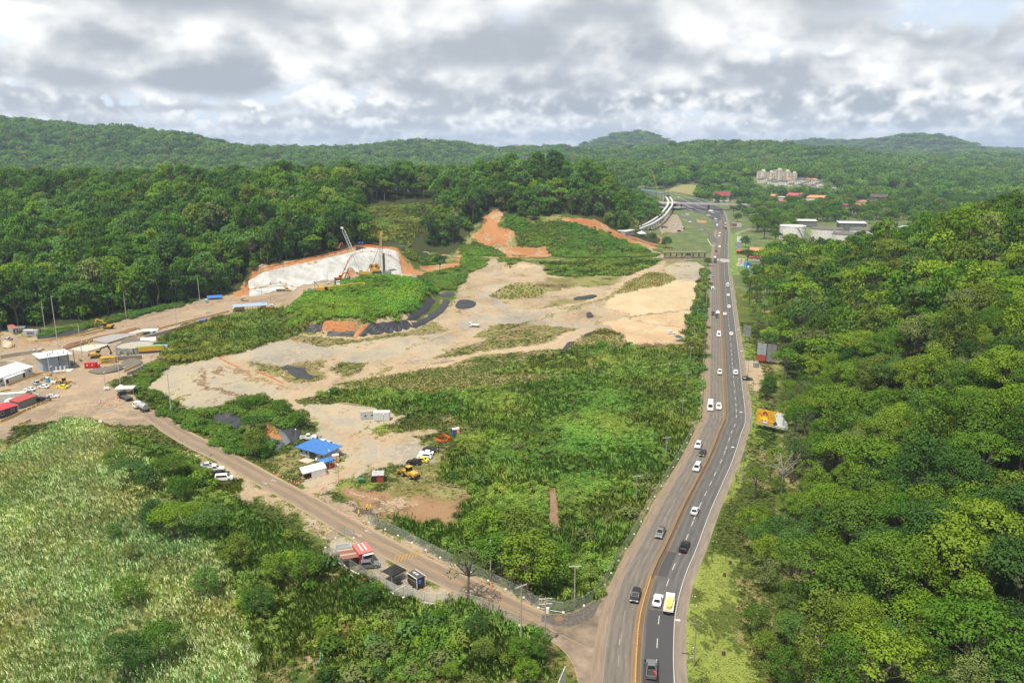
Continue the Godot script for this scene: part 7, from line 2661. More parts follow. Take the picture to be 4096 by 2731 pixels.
	barrier_row(L([-170,-258.8,-169,-261.2,-169.2,-265.2]),"yellow barrier alone on the earth strip","barriers on the earth strip")
	barrier_row(L([-188,-308.1,-184.8,-307.1,-179.1,-305.6]),"striped barrier before the yellow taxi","barriers before the taxi")
	barrier_row(L([-201.7,-300,-199.4,-302.8]),"striped barrier left of the white sedan","barriers left of the white sedan")
	barrier_row(L([-167,-329.6,-166.2,-335.9,-165.7,-342.5]),"yellow barrier along the spoil heap edge","barriers along the spoil heap")
	for p in [[L([-187,-297.6,-185,-297.6]),"white concrete barrier by the white sedan"],[L([-149.1,-276.3,-146.6,-278.8]),"concrete barrier left of the grass island"],[L([-179.6,-311.4,-178.9,-313.1]),"concrete barrier beside the backhoe bucket"],[L([-178.8,-306.8,-179,-309.7]),"concrete block at the end of the taxi barriers"]]:
		var o := make_barrier(worn(0.5,0.48,0.44,0.9,2.0),Vector2(p[0][0]).distance_to(p[0][1]),0.85)
		place_barrier(o,"concrete_barrier",p[0][0],p[0][1],p[1],"")
		o.free()
	for p in [[V2(-156.2,-287.6),"striped drum farthest left in front of the gate"],[V2(-151.5,-284.7),"striped drum in the middle before the gate"],[V2(-147.7,-282.3),"striped drum nearest the grass island"],[V2(-151.9,-291.9),"striped drum beside the flatbed cab"],[V2(-150.1,-289.9),"striped drum touching the flatbed truck"],[V2(-175.6,-293.8),"striped drum beside the white sedan corner"],[V2(-4.54,-157.6),"orange drum beside the access road by the fence"]]:
		drum_at(p[0],p[1])
	for p in [V2(-154.5,-286.8),V2(-152.9,-286.1),V2(-150.3,-284.3),V2(-149,-283.7),V2(-153.8,-290.9),V2(-159,-273.9),V2(-164.6,-273.4),V2(-165.9,-272.1),V2(-175.6,-291.3),V2(-176.3,-311)]:
		cone_at(p,"small orange cone near the site gate")
	lorry("flatbed",V2(-148.5,-291.9),facing(V2(-144,-288.1),V2(-152.3,-295.3)),"black flatbed truck leaving at the site gate",[0.015,0.015,0.018])
	lorry("tanker",V2(-136.2,-278.3),facing(V2(-134,-277),V2(-139.3,-281.5)),"silver tanker truck with white cab at the site gate",[0.72,0.72,0.7],"tanker_truck")
	canopy(V2(-151.8,-299.6),0.1,7,4.5,2.6,0.3,[0.62,0.6,0.56],"flat pale canopy over the gate post")
	site_toilet(V2(-155.6,-303.3),0.1,[0.05,0.28,0.5],"blue portable toilet next to the gate canopy")
	light_tower(V2(-161.8,-304.1),0.3,"light tower standing alone before the gate")
	for p in [[V2(-187.5,-401.8),"white flat canopy beside two blue toilets",8.0,5.0,false],[V2(-178.5,-380.1),"white gabled tent behind the yellow plant",7.0,6.0,true]]:
		canopy(p[0],0.25,p[2],p[3],2.4,1.2 if p[4] else 0.25,[0.74,0.72,0.68],p[1])
	site_toilet(V2(-185.5,-399.3),0.2,[0.1,0.35,0.55],"left of the twin blue toilets by the flat canopy")
	site_toilet(V2(-185,-401),0.2,[0.1,0.35,0.55],"right of the twin blue toilets by the flat canopy")
	canopy(V2(-169.9,-427.3),0.2,3,3,2.2,0.7,[0.06,0.16,0.5],"small blue parasol tent at the site verge",false)
	site_toilet(V2(-163.7,-459.1),0.3,[0.05,0.28,0.5],"blue toilet at the left end of the open shed")
	site_toilet(V2(-190.4,-487.4),0.3,[0.1,0.3,0.5],"blue toilet near the tarpaulin shelter")
	# site poles
	var n := 0
	for p in [[V2(-243.3,-404.3),17.0,"tall pale pole at the forest edge, leftmost of the row"],[V2(-217.7,-370.1),26.0,"very tall thin mast on the haul road junction"],[V2(-218.2,-440.5),14.0,"pale pole at the forest edge above the excavator"],[V2(-197,-493.7),15.0,"pale pole at the forest edge near the tarpaulin"],[V2(-176.8,-409.5),13.0,"pole on the verge of the concrete edge beam"],[V2(-198,-354.4),16.0,"pole standing between warehouse and pale floor"],[V2(-160.1,-311.8),12.0,"pole rising from the bushes by the gate"],[V2(-123.8,-274.8),15.0,"pale pole at the edge of the grey gravel pad"],[V2(-148.4,-464.8),14.0,"pole in front of the long open shed"]]:
		utility_pole(p[0],0.3,p[1],0,p[2],[0.5,0.5,0.44])
	var gw := "site workers"
	for p in [[V2(-211,-379),"stand","leftmost worker in lime vest on the pale floor"],[V2(-209.9,-381.2),"walk","worker in lime vest second from left on the pale floor"],[V2(-207.3,-378.5),"bend","stooping worker in lime vest on the pale floor"],[V2(-202.9,-374.9),"stand","worker in lime vest at the corner of the deck slab"],[V2(-209.8,-418.9),"stand","worker in lime vest on the haul road by the excavator"],[V2(-191.1,-418.9),"walk","worker in lime vest walking along the lower barriers"],[V2(-213.2,-414.9),"stand","worker standing behind the excavator at the forest edge"],[V2(-122.5,-455.4),"walk","worker in white on the track above the mound"]]:
		person(p[0],0.7,p[1],[0.45,0.6,0.08] if p[2].find("white") < 0 else [0.6,0.6,0.6],p[2],gw)
	# stacked materials about the site
	var sr := RandomNumberGenerator.new()
	sr.seed = 19
	for k in 34:
		var row: Array = [L([-194.7,-393.1,-190.7,-400.5,-183.4,-390.7]),L([-187.2,-445.1,-177.6,-462.5,-162.2,-486.9]),L([-191.4,-491.1,-182.9,-494.7,-167.1,-493.7]),L([-151,-522.2,-126.1,-468.4,-117,-472.4]),L([-195,-336.3,-193,-343.7,-195.1,-351.4]),L([-180.5,-332.7,-175.4,-336.3,-164.8,-329.2]),L([-230.8,-367.9,-224.2,-372.3,-222.5,-379])][k % 7]
		var p := sample(PackedVector2Array(row),sr.randf()) + V2(sr.randfn(0,1.5),sr.randfn(0,1.5))
		var o := thing("material_stack",["bundle of pale timber lying about the building site","stack of grey blocks standing about the building site","bundle of rusty bars lying about the building site"][k % 3],"stack",p,sr.randf() * PI,"stacked materials on the site",0.05)
		for i in 5:
			f = F()
			if k % 3 == 1:
				f.box(V3(-1.0 + i * 0.52,0.35 + 0.1 * (i % 2),0),V3(0.5,0.7 + 0.2 * (i % 2),1.1))
			else:
				f.box(V3(sr.randfn(0,0.2),0.12 + 0.14 * (i / 2),-0.4 + 0.4 * (i % 3)),V3(4.2,0.14,0.3))
			part("piece",f,[worn(0.5,0.4,0.27,0.9,1.0),worn(0.4,0.39,0.37,0.9,1.0),worn(0.2,0.09,0.05,0.9,1.0)][k % 3],o)
	# covered banks of the mound
	var bk := plastic()
	drape("black_liner","black plastic liner on the left flank of the mound","liner",L([-111.1,-403.2,-103.7,-401.6,-98.1,-400]),L([-106.9,-405.9,-101.9,-404.8,-98.2,-404]),4,2.0,0.2,0.3,bk,41)
	drape("orange_bank","bare orange earth face on the front of the mound","bank",L([-98.4,-400.2,-88.9,-397.1,-80.3,-397.2]),L([-97.6,-404,-88.9,-401.6,-79.7,-401]),5,2.0,0.25,0.4,worn(0.4,0.17,0.07,1.0,3.0),42)
	drape("black_liner","lower black liner strip beneath the orange earth face","liner",L([-95,-396.3,-87.8,-394.5,-80.7,-393.1]),L([-94.3,-398.4,-87.7,-397,-80.5,-397]),3,2.0,0.3,0.3,bk,43)
	drape("orange_bank","narrow orange earth chute beside the black liners","bank",L([-80.9,-392.6,-78.9,-392.6]),L([-78,-401.1,-74.8,-402.6]),6,1.2,0.3,0.3,worn(0.42,0.19,0.08,1.0,3.0),44)
	drape("black_liner","broad black liner on the right front of the mound","liner",L([-79.2,-393.9,-68.8,-399.9,-60.5,-405.9,-52.4,-416.3]),L([-74.3,-402.9,-68.6,-406.9,-62.3,-412,-56.7,-418.6]),5,2.0,0.25,0.4,bk,45)
	drape("black_liner","long black liner climbing the right flank of the mound","liner",L([-55,-419.3,-51.3,-428.5,-48.5,-448.8,-46.5,-475.4]),L([-56.7,-418.6,-53.4,-431.6,-51.6,-448.9,-49.6,-473.4]),4,2.0,0.25,0.4,bk,46)
	drape("black_liner","outer black liner ridge curving right of the mound","liner",L([-51.6,-415.1,-47.4,-426.1,-43.4,-441.6,-39.7,-459.1,-37.8,-481.9]),L([-54.3,-418.1,-49.7,-430.3,-46.6,-448.5,-43.1,-468.3,-42.1,-488.7]),4,2.0,0.3,0.9,bk,47)
	drape("black_liner","short black liner strip right of the mound's top","liner",L([-47.8,-490.3,-42.4,-500.1,-36.8,-507.2]),L([-49.1,-503.6,-44.3,-523.4,-39.1,-523.8]),3,1.5,0.3,0.6,bk,48)
	blob("covered_heap","round heap under black plastic on the tan flat","heap",L([-34.4,-471.6,-32.9,-479.3,-28.3,-480.5,-23.2,-480.5,-21.9,-476.2,-23.9,-469.4,-29,-465.3,-32.9,-466.2]),0.3,0.5,bk,51)
	blob("covered_heap","long heap under black plastic on the grey pad","heap",L([-101.5,-336.4,-99.8,-340.7,-94.9,-337.3,-87,-325.6,-83.3,-321.6,-84.6,-319.2,-89.6,-320.7,-94.5,-325.3]),0.3,0.5,bk,52)
	blob("covered_heap","small black-covered heap in the middle of the flat","heap",L([43.4,-455.2,46,-455.9,47,-446.9,44.8,-442.7,42.7,-443.4]),0.4,0.7,bk,53)
	blob("covered_heap","thin black-covered ridge beside the diagonal track","heap",L([39,-501.6,46.1,-508.3,54.8,-512.8,54.2,-506.9,47,-499.3,40.2,-496.3]),0.4,0.6,bk,54)
	drape("black_liner","black liner strip on the grassy hump","liner",L([23.3,-367.5,26,-368,27.5,-372.4]),L([27.4,-380.2,29.4,-380.6,31.5,-380.5]),4,1.5,0.2,0.3,bk,55)
	drape("black_liner","second black liner strip at the end of the grey track","liner",L([35.3,-384.6,38.6,-386.3,40.2,-389.2]),L([37.7,-393.2,40.9,-402.9,44.4,-410.9]),3,1.5,0.2,0.3,bk,56)
	drape("black_liner","black tarped bank left of the umbrella tree","liner",L([-105.7,-264.6,-101.8,-260.2,-95.9,-254.7,-90.2,-250.5]),L([-104.9,-266.4,-100.9,-265.6,-97.8,-265.3,-93.8,-264.3]),4,1.5,0.25,0.3,bk,57)
	drape("black_liner","black tarp on the right side of the orange heap","liner",L([-77.6,-249.8,-73.2,-244.6,-70.3,-245.7,-70.4,-251]),L([-77.3,-251.2,-75.2,-252.8,-73.6,-253.8,-71.2,-253]),4,1.5,0.25,0.3,bk,58)
	drape("grey_tarp","grey crumpled tarp down the middle of the orange heap","tarpaulin",L([-73.1,-242.2,-72.1,-244.2,-74.5,-248.5]),L([-75,-244.4,-77.1,-249.1,-79.8,-250.8]),3,1.5,0.35,0.4,worn(0.12,0.13,0.15,0.5,2.0),59)
	drape("grey_tarp","grey tarp at the foot of the orange heap","tarpaulin",L([-77.1,-239.9,-74.8,-239.3,-74.1,-242.1]),L([-80.5,-245.3,-77.8,-245.6,-75.3,-244.3]),3,1.5,0.3,0.4,worn(0.08,0.09,0.11,0.5,2.0),60)
	for p in [[L([-135.5,-354.6,-133.3,-358.7,-131.2,-361.8]),L([-135.6,-355.2,-133.4,-359.3,-131.4,-362.4]),"short orange netting at the corner of the grey pad"],[L([-134.8,-353.6,-127.4,-344.9,-119.7,-336.5]),L([-134.8,-354,-127.4,-345.2,-119.7,-337]),"orange netting along the drain by the grey pad"],[L([-110.3,-330.1,-102.3,-322.4,-93.5,-312.7]),L([-110.4,-330.7,-102.3,-322.8,-93.5,-313.2]),"orange netting at the lower end of the drain"]]:
		drape("safety_netting",p[2],"netting",p[0],p[1],2,2.0,0.4,0.3,paint(0.45,0.11,0.03,0.8),61)

func rig(at: Vector2,turn: float) -> void:
	var o := thing("drilling_rig","yellow hydromill rig with twin hose reels and tall mast","drilling rig",at,turn,"",0.05)
	tracks_of(o,7.5,1.3,1.0,4.6)
	var y := worn(0.62,0.36,0.02,0.45,2.0)
	var f := F()
	f.prism([V2(-4.6,1.6),V2(2.4,1.6),V2(2.4,3.2),V2(-4.6,3.4)],-1.7,1.7)
	part("house",f,y,o)
	for k in 2:
		f = F()
		var c := V3(-3.6 + k * 3.6,5.4,0.6)
		f.tube(c + V3(0,0,-0.4),c + V3(0,0,0.4),1.9,1.9,18)
		var rl := part("hose_reel",f,worn(0.5,0.27,0.03,0.5,1.0),o)
		f = F()
		f.tube(c + V3(0,0,-0.48),c + V3(0,0,0.48),0.9,0.9,12)
		part("reel_hub",f,paint(0.08,0.05,0.02,0.6),rl)
	f = F()
	lattice(f,V3(2.2,2.6,0),V3(4.6,30.0,0),1.3,14,0.08)
	var m := part("mast",f,paint(0.32,0.3,0.24,0.5),o)
	f = F()
	f.beam(V3(3.7,20.0,0),V3(4.7,31.0,0),1.2,1.4)
	part("mast_head",f,y,m)
	f = F()
	f.box(V3(5.6,8.0,0),V3(1.6,13.0,2.6))
	part("cutter_frame",f,worn(0.07,0.065,0.06,0.6,1.0),o)
	f = F()
	f.box(V3(5.6,1.2,0),V3(1.9,1.8,2.8))
	part("cutter_wheels",f,worn(0.2,0.18,0.15,0.6,1.0),o)
	for z in [-0.8,0.8]:
		f = F()
		f.tube(V3(-4.2,3.4,z),V3(3.6,22.0,z * 0.4),0.1,0.08,5)
		part("back_stay",f,paint(0.06,0.06,0.06,0.5),o)
	f = F()
	f.tube(V3(5.2,14.0,0),V3(5.0,30.0,0),0.16,0.16,6)
	part("hose",f,paint(0.05,0.05,0.05,0.6),o)
	f = F()
	f.box(V3(1.6,4.2,-1.5),V3(1.6,1.8,1.1))
	part("cab",f,glassy(),o)

func pump_truck() -> void:
	var o := lorry("flatbed",V2(-154.8,-528.9),0.2,"yellow spraying truck with its long boom out before the slope",[0.62,0.36,0.03],"spraying_truck")
	var f := F()
	f.beam(V3(2.0,2.2,0),V3(1.6,3.4,0),0.6)
	f.beam(V3(3.0,3.6,0),V3(-17,3.2,0),0.35)
	part("boom",f,worn(0.45,0.3,0.08,0.5,2.0),o)
	f = F()
	f.box(V3(-17.5,2.6,0),V3(1.4,1.2,1.2))
	part("basket",f,worn(0.5,0.36,0.1,0.6,1.0),o)

func build_yard() -> void:
	# blue-roofed office
	var a := V2(-67,-235.2)
	var b := V2(-57.7,-229.2)
	var of := box_at("site_office",a,b,6.2,2.7,[0.5,0.51,0.5],"white site office with a bright blue sheet roof","office",[0.035,0.16,0.46],1.0,0.05,5)
	var l := a.distance_to(b)
	var f := F()
	f.box(V3(0.4,1.1,0.06),V3(2.6,2.1,0.14))
	part("porch",f,paint(0.03,0.035,0.04,0.7),of)
	f = F()
	f.box(V3(0.2,0.1,2.2),V3(4.2,0.2,3.0))
	part("porch_slab",f,worn(0.5,0.44,0.34,0.9,1.5),of)
	f = F()
	f.box(V3(l / 2 + 0.9,1.3,-5.9),V3(0.12,2.6,0.12))
	part("post",f,paint(0.5,0.5,0.5,0.6),of)
	f = F()
	f.box(V3(2.6,0.45,0.5),V3(0.8,0.7,0.4))
	part("cooling_unit",f,paint(0.65,0.65,0.65,0.5),of)
	var tn := canopy(V2(-59.1,-219.1),facing(V2(-60.6,-217.5),V2(-56.4,-220.7)),7.5,4.4,2.2,1.2,[0.76,0.76,0.75],"white gabled party tent beside the access road")
	f = F()
	f.box(V3(1.2,1.0,2.15),V3(4.4,2.0,0.05))
	part("side_curtain",f,worn(0.72,0.72,0.71,0.8,1.0),tn)
	var ks := canopy(V2(-55.9,-224.7),facing(V2(-56.8,-223.9),V2(-54.4,-226)),4.4,3.2,2.6,0.35,[0.04,0.18,0.5],"small blue-roofed kiosk with red panels by the white tent",false)
	f = F()
	f.box(V3(0.3,0.55,0.4),V3(3.4,1.1,1.4))
	part("counter",f,worn(0.45,0.06,0.04,0.6,1.0),ks)
	f = F()
	f.box(V3(-1.6,1.1,1.4),V3(1.2,1.6,0.06))
	part("notice_board",f,paint(0.7,0.7,0.7,0.5),ks)
	site_toilet(V2(-54.8,-229.5),0.3,[0.6,0.36,0.22],"left beige toilet of the pair behind the kiosk")
	site_toilet(V2(-54,-230),0.3,[0.6,0.36,0.22],"right beige toilet of the pair behind the kiosk")
	site_toilet(V2(-19.5,-253),0.2,[0.02,0.08,0.3],"dark blue toilet at the edge of the hollow")
	site_toilet(V2(-18.4,-253.7),0.2,[0.7,0.3,0.08],"orange toilet beside the dark blue one")
	cabin_box("office_container",V2(-51.2,-270.2),0.3,V3(6,2.6,2.6),[0.5,0.52,0.54],"grey office container with a window and rusty roof","container",2,[0.42,0.34,0.28])
	cabin_box("office_container",V2(-46.3,-268.5),0.05,V3(5.6,2.9,2.7),[0.6,0.62,0.64],"white plain container right of the grey one","container",0,[0.72,0.72,0.7])
	var rb := box_at("gas_cage",V2(-40.3,-213.8),V2(-37.2,-214.1),3.0,2.1,[0.33,0.06,0.03],"red cage shed with a grey sheet roof on the grass","shed",[0.4,0.4,0.4],0.2,0.06,0)
	f = F()
	f.box(V3(-1.2,1.0,0.03),V3(1.6,1.6,0.08))
	part("opening",f,paint(0.02,0.015,0.015,0.9),rb)
	var dp := thing("wheelie_dumpster","green waste dumpster on a gravel patch","dumpster",V2(-43.6,-213.8),0.2)
	f = F()
	f.hull(V3(0,0.75,0),Basis(),V3(1.4,1.1,1.0),V3(1.7,1.1,1.2))
	part("bin",f,paint(0.02,0.12,0.07,0.6),dp)
	f = F()
	f.hull(V3(0,1.38,0),Basis(),V3(1.75,0.16,1.25),V3(1.5,0.16,0.9))
	part("lid",f,paint(0.025,0.15,0.09,0.6),dp)
	for sx in [-0.55,0.55]:
		for sz in [-0.4,0.4]:
			wheel(dp,sx,sz,0.12,0.08)
	loader(V2(-30.3,-218),facing(V2(-28.2,-217.2),V2(-32.7,-221.1)),"yellow wheel loader resting at the edge of the turned earth",false)
	var gp := "cars parked in the yard"
	var dir := facing(V2(-27.6,-238.2),V2(-25,-239.6))
	car("sedan","black",V2(-26.2,-238.2),-0.15,"black sedan farthest in the yard's parked row",gp)
	car("sedan","white",V2(-27,-235.3),PI - 0.15,"white sedan second in the yard's parked row",gp)
	car("suv","white",V2(-27.2,-232.5),PI - 0.15,"white SUV in the middle of the yard's parked row",gp)
	car("sedan","yellow",V2(-28,-229.5),PI - 0.2,"yellow taxi in the yard's parked row",gp)
	car("suv","black",V2(-30,-227.7),PI - 0.25,"black SUV nearest the wheel loader",gp)
	car("pickup","white",V2(-67.2,-247.4),0.2,"white pickup behind the blue-roofed office",gp)
	car("sedan","white",V2(-62,-244.5),2.7,"white sedan half hidden behind the blue roof",gp)
	car("sedan","silver",V2(-59.9,-243.2),2.7,"silver car at the back corner of the office",gp)
	var gr := "cars parked beside the access road"
	car("sedan","silver",V2(-91.5,-224),0.2,"silver sedan parked above the roadside grass",gr)
	var pk := car("pickup","white",V2(-88.5,-221.2),0.22,"white single-cab pickup with a loaded bed by the road",gr)
	car("suv","black",V2(-85.3,-217.7),0.2,"black SUV hidden behind the white minivan",gr)
	car("minivan","white",V2(-83.5,-214.6),0.2,"white minivan nearest the access road grass",gr)
	# concrete remains on the yard
	for p in [[L([-50.8,-248.1,-48.5,-249.1,-44.7,-245.7,-43.6,-241.9,-42.9,-236.4,-44.9,-236.4,-46,-241,-48.8,-244.7]),"pale broken concrete strip curving across the yard"],[L([-45.6,-234.6,-42.7,-235.5,-41.9,-232.8,-42,-229.4,-44,-227.7,-44.7,-228.9]),"lower pale concrete patch in the yard"],[L([-41.5,-240.5,-41,-241.7,-37.8,-241.7,-36.8,-234.6,-40.4,-234.4]),"square pale concrete pad in the yard"]]:
		f = F()
		f.slab(p[0],-0.02,0.06)
		single("concrete_pad",f,worn(0.42,0.37,0.3,0.9,1.2,grain),p[1],"pad")
	var en := thing("netting_enclosure","orange netting enclosure on the yard grass","netting",V2(-22.8,-247.7))
	var ring := L([-25.3,-248.1,-24.1,-250.6,-22.6,-252.1,-20.2,-248.6,-21.2,-247.2,-23.2,-246.2])
	for k in ring.size():
		var p := v3(ring[k]) - en.position
		var q := v3(ring[(k + 1) % ring.size()]) - en.position
		f = F()
		f.quad(p,q,q + V3(0,0.9,0),p + V3(0,0.9,0))
		part("net_panel",f,paint(0.65,0.14,0.03,0.8),en)
		f = F()
		f.tube(p,p + V3(0,1.2,0),0.04,0.04,4)
		part("stake",f,paint(0.6,0.12,0.03,0.7),en)
	var cl := ["beside the office lawn","at the yard entrance","along the tent side"]
	for p in L([-70.8,-220.5,-68.8,-218.5,-67.1,-217,-65.1,-215.3]):
		cone_at(p,"orange cone in the row along the office lawn")
	for p in L([-63.8,-214.2,-62.8,-213.5,-61.9,-212.7,-61.4,-212.9,-61.3,-216.3]):
		cone_at(p,"orange cone in the cluster at the yard entrance")
	for p in L([-58.7,-215.6,-57.6,-216.9,-56.2,-218.1,-55,-219.3,-54.4,-219.5]):
		cone_at(p,"orange cone in the row below the white tent")
	for p in L([-53.9,-209.1,-53.7,-210,-52.8,-212.6,-52.2,-213.1,-51.6,-213.9,-51.1,-214.9,-50,-216]):
		cone_at(p,"orange cone in the row on the right of the yard entrance")
	for p in L([-55.7,-243.1,-54.1,-238.8,-52.7,-240,-50.6,-235.3]):
		cone_at(p,"orange cone at the corner of the office roof")
	for p in [[V2(-47,-195.9),"orange cone on the roadside left of the workers"],[V2(-42.4,-191.6),"orange cone on the roadside below the workers"],[V2(-37.8,-187.5),"orange cone by the open gate leaf"],[V2(-42.6,-210.1),"orange cone on the grass by the turned earth"]]:
		cone_at(p[0],p[1])
	lamp_post(V2(-69.8,-242.5),0.4,5.5,0.0,"thin lamp mast at the left corner of the office","yard lamp masts")
	lamp_post(V2(-44,-258.7),0.4,5.5,0.0,"thin lamp mast by the white container","yard lamp masts")
	lamp_post(V2(-54.8,-223.7),0.4,6.0,0.0,"thin lamp mast by the blue kiosk","yard lamp masts")
	lamp_post(V2(-49.8,-212.5),0.4,6.0,0.0,"thin lamp mast at the yard entrance","yard lamp masts")
	var gw := "workers in yellow"
	person(V2(-40.2,-192),1.2,"stand",[0.7,0.48,0.03],"worker in yellow standing nearest the road",gw)
	person(V2(-38.8,-195.7),-0.6,"bend",[0.7,0.48,0.03],"worker in yellow bending over the dug earth",gw)
	person(V2(-37.5,-195.1),2.6,"stand",[0.7,0.48,0.03],"worker in yellow standing right of the digger",gw)
	blob("spoil_heap","small dark heap of dug earth at the workers' feet","heap",L([-42.6,-195.4,-41.1,-196.4,-38.9,-195.4,-36.1,-193.8,-35.7,-192.9,-38.9,-193.5,-41.2,-193.8]),0.1,0.5,worn(0.12,0.09,0.065,1.0,1.0,grain),71)
	# stall yard
	var tr := thing("box_trailer","open white box trailer at the top of the stall yard","trailer",V2(-40.1,-172),0.25)
	for s in [-1,1]:
		f = F()
		f.box(V3(0,1.5,s * 0.95),V3(3.6,1.7,0.08))
		part("side",f,worn(0.6,0.62,0.63,0.6,1.0),tr)
		wheel(tr,-0.4,s * 1.05,0.33,0.2)
		f = F()
		f.box(V3(s * 1.8,1.5,0),V3(0.08,1.7,1.9))
		part("end",f,worn(0.6,0.62,0.63,0.6,1.0),tr)
	f = F()
	f.box(V3(0,0.62,0),V3(3.6,0.12,1.9))
	part("floor",f,worn(0.3,0.28,0.25,0.8,1.0),tr)
	var ft := thing("food_truck","red food truck with white serving hatch and rusty awning","food truck",V2(-34.5,-168.8),facing(V2(-35.2,-168.2),V2(-33.2,-169.3)))
	f = F()
	f.box(V3(0,1.7,-1.0),V3(3.4,2.5,5.2))
	part("body",f,worn(0.4,0.015,0.025,0.5,2.0),ft)
	f = F()
	f.box(V3(0.3,1.6,1.62),V3(2.6,2.0,0.06))
	part("front_panel",f,worn(0.6,0.6,0.6,0.5,1.0),ft)
	f = F()
	f.box(V3(0.3,1.95,1.66),V3(2.2,0.8,0.06))
	part("hatch",f,paint(0.05,0.05,0.05,0.6),ft)
	f = F()
	f.beam(V3(0.3,2.7,1.65),V3(0.3,2.9,2.7),2.4,0.05)
	part("hatch_flap",f,paint(0.7,0.7,0.7,0.5),ft)
	f = F()
	f.box(V3(0,3.0,-1.0),V3(3.5,0.1,5.3))
	var rf := part("roof",f,worn(0.5,0.14,0.12,0.6,1.0),ft)
	for s in [-0.5,0.5]:
		f = F()
		f.box(V3(s,3.12,-1.2),V3(0.22,0.14,3.6))
		part("roof_bar",f,paint(0.72,0.7,0.68,0.5),rf)
	for k in 6:
		f = F()
		f.x = Transform3D(Basis(Vector3.FORWARD,0.1),V3(-3.7,2.55,-2.9 + k * 0.82))
		f.box(V3(0,0.01 * (k % 2),0),V3(4.0,0.05,0.8))
		part("awning_sheet",f,worn(0.26,0.11,0.07,0.8,0.8) if k % 3 else worn(0.4,0.3,0.26,0.8,0.8),ft)
	for z in [-2.9,1.2]:
		f = F()
		f.tube(V3(-5.5,0,z),V3(-5.5,2.35,z),0.05,0.05,5)
		part("awning_post",f,paint(0.4,0.4,0.4,0.5),ft)
	for z in [-2.6,0.6]:
		wheel(ft,-1.6,z,0.38,0.25)
		wheel(ft,1.6,z,0.38,0.25)
	var tb := thing("stall_table","white covered table under the rusty awning","table",V2(-38.4,-168.3),0.2)
	f = F()
	f.hull(V3(0,0.72,0),Basis(),V3(1.9,0.12,0.9),V3(1.7,0.12,0.7))
	part("tabletop",f,paint(0.7,0.7,0.7,0.6),tb)
	for sx in [-0.75,0.75]:
		for sz in [-0.3,0.3]:
			f = F()
			f.box(V3(sx,0.33,sz),V3(0.06,0.66,0.06))
			part("leg",f,paint(0.5,0.5,0.5,0.5),tb)
	car("suv","grey",V2(-32.9,-166.1),0.2,"dark grey SUV parked right of the food truck","cars in the stall yard")
	var gz := canopy(V2(-26.5,-160.7),facing(V2(-27.9,-159.3),V2(-25.2,-162.5)) ,4.2,3.6,2.3,1.1,[0.012,0.012,0.014],"black peaked gazebo tent in the stall yard",false)
	f = F()
	f.quad(V3(-1.2,1.7,1.7),V3(1.4,1.7,1.7),V3(1.2,2.2,1.75),V3(-1.0,2.2,1.75))
	part("white_skirt",f,paint(0.7,0.7,0.7,0.7),gz)
	var spk := thing("loudspeaker","black box unit standing by the gazebo","speaker",V2(-25.2,-158.7),0.4)
	f = F()
	f.box(V3(0,0.85,0),V3(1.0,1.7,0.8))
	part("cabinet",f,paint(0.015,0.015,0.017,0.5),spk)
	f = F()
	f.tube(V3(0,1.1,0.4),V3(0,1.1,0.43),0.3,0.3,12)
	part("grille",f,paint(0.05,0.05,0.05,0.6),spk)
	var bt := thing("food_trailer","black food trailer with white frame and blue bin","trailer",V2(-21.9,-157.6),facing(V2(-23.7,-158.9),V2(-21.6,-156.6)))
	f = F()
	f.box(V3(0,1.55,-1.0),V3(3.6,2.2,2.2))
	part("body",f,paint(0.02,0.02,0.022,0.4),bt)
	f = F()
	f.box(V3(0,2.7,-1.0),V3(3.7,0.08,2.3))
	var trf := part("roof",f,paint(0.06,0.05,0.05,0.5),bt)
	for k in 2:
		f = F()
		f.box(V3(-0.7 + k * 1.0,2.79,-1.1),V3(0.7,0.1,0.6))
		part("roof_hatch",f,paint(0.4,0.42,0.44,0.4),trf)
	for sx in [-1.82,1.82]:
		for sz in [-2.12,0.12]:
			f = F()
			f.box(V3(sx,1.6,sz),V3(0.1,2.3,0.1))
			part("frame_post",f,paint(0.72,0.72,0.72,0.5),bt)
	for sz in [-2.12,0.12]:
		f = F()
		f.box(V3(0,2.74,sz),V3(3.7,0.1,0.1))
		part("frame_rail",f,paint(0.72,0.72,0.72,0.5),bt)
	f = F()
	f.box(V3(0,1.75,0.115),V3(3.2,0.06,0.03))
	part("gold_line",f,paint(0.5,0.33,0.05,0.4),bt)
	f = F()
	f.tube(V3(1.95,1.5,-0.6),V3(1.95,2.2,-0.6),0.28,0.3,10)
	part("blue_bin",f,paint(0.02,0.12,0.45,0.5),bt)
	for sz in [-2.1,0.1]:
		wheel(bt,0.2,sz,0.32,0.2)
	f = F()
	f.beam(V3(-1.8,0.5,-1.0),V3(-3.4,0.4,-1.0),0.1)
	part("tow_bar",f,paint(0.5,0.5,0.5,0.5),bt)
	var gm := "white pipes lying by the stall fence"
	for p in [[L([-41.8,-169.3,-39.2,-166.9]),"white pipe lying left of the fence corner"],[L([-41.8,-167.5,-39.8,-165.9]),"short white pipe in the grass left of the fence"],[L([-38.8,-166.4,-33.6,-161.6]),"long white pipe outside the curved fence"],[L([-36.6,-162.5,-32.6,-158.9]),"white pipe in the grass beside the orange scrap"],[L([-32,-160.1,-25.6,-154.6]),"longest white pipe below the gazebo"],[L([-26.2,-155.1,-23.6,-158.1]),"white pole leaning to the black trailer"]]:
		f = F()
		f.tube(v3(p[0][0],0.12),v3(p[0][1],0.12),0.1,0.1,6)
		single("plastic_pipe",f,paint(0.62,0.6,0.56,0.5),p[1],"pipe",gm)
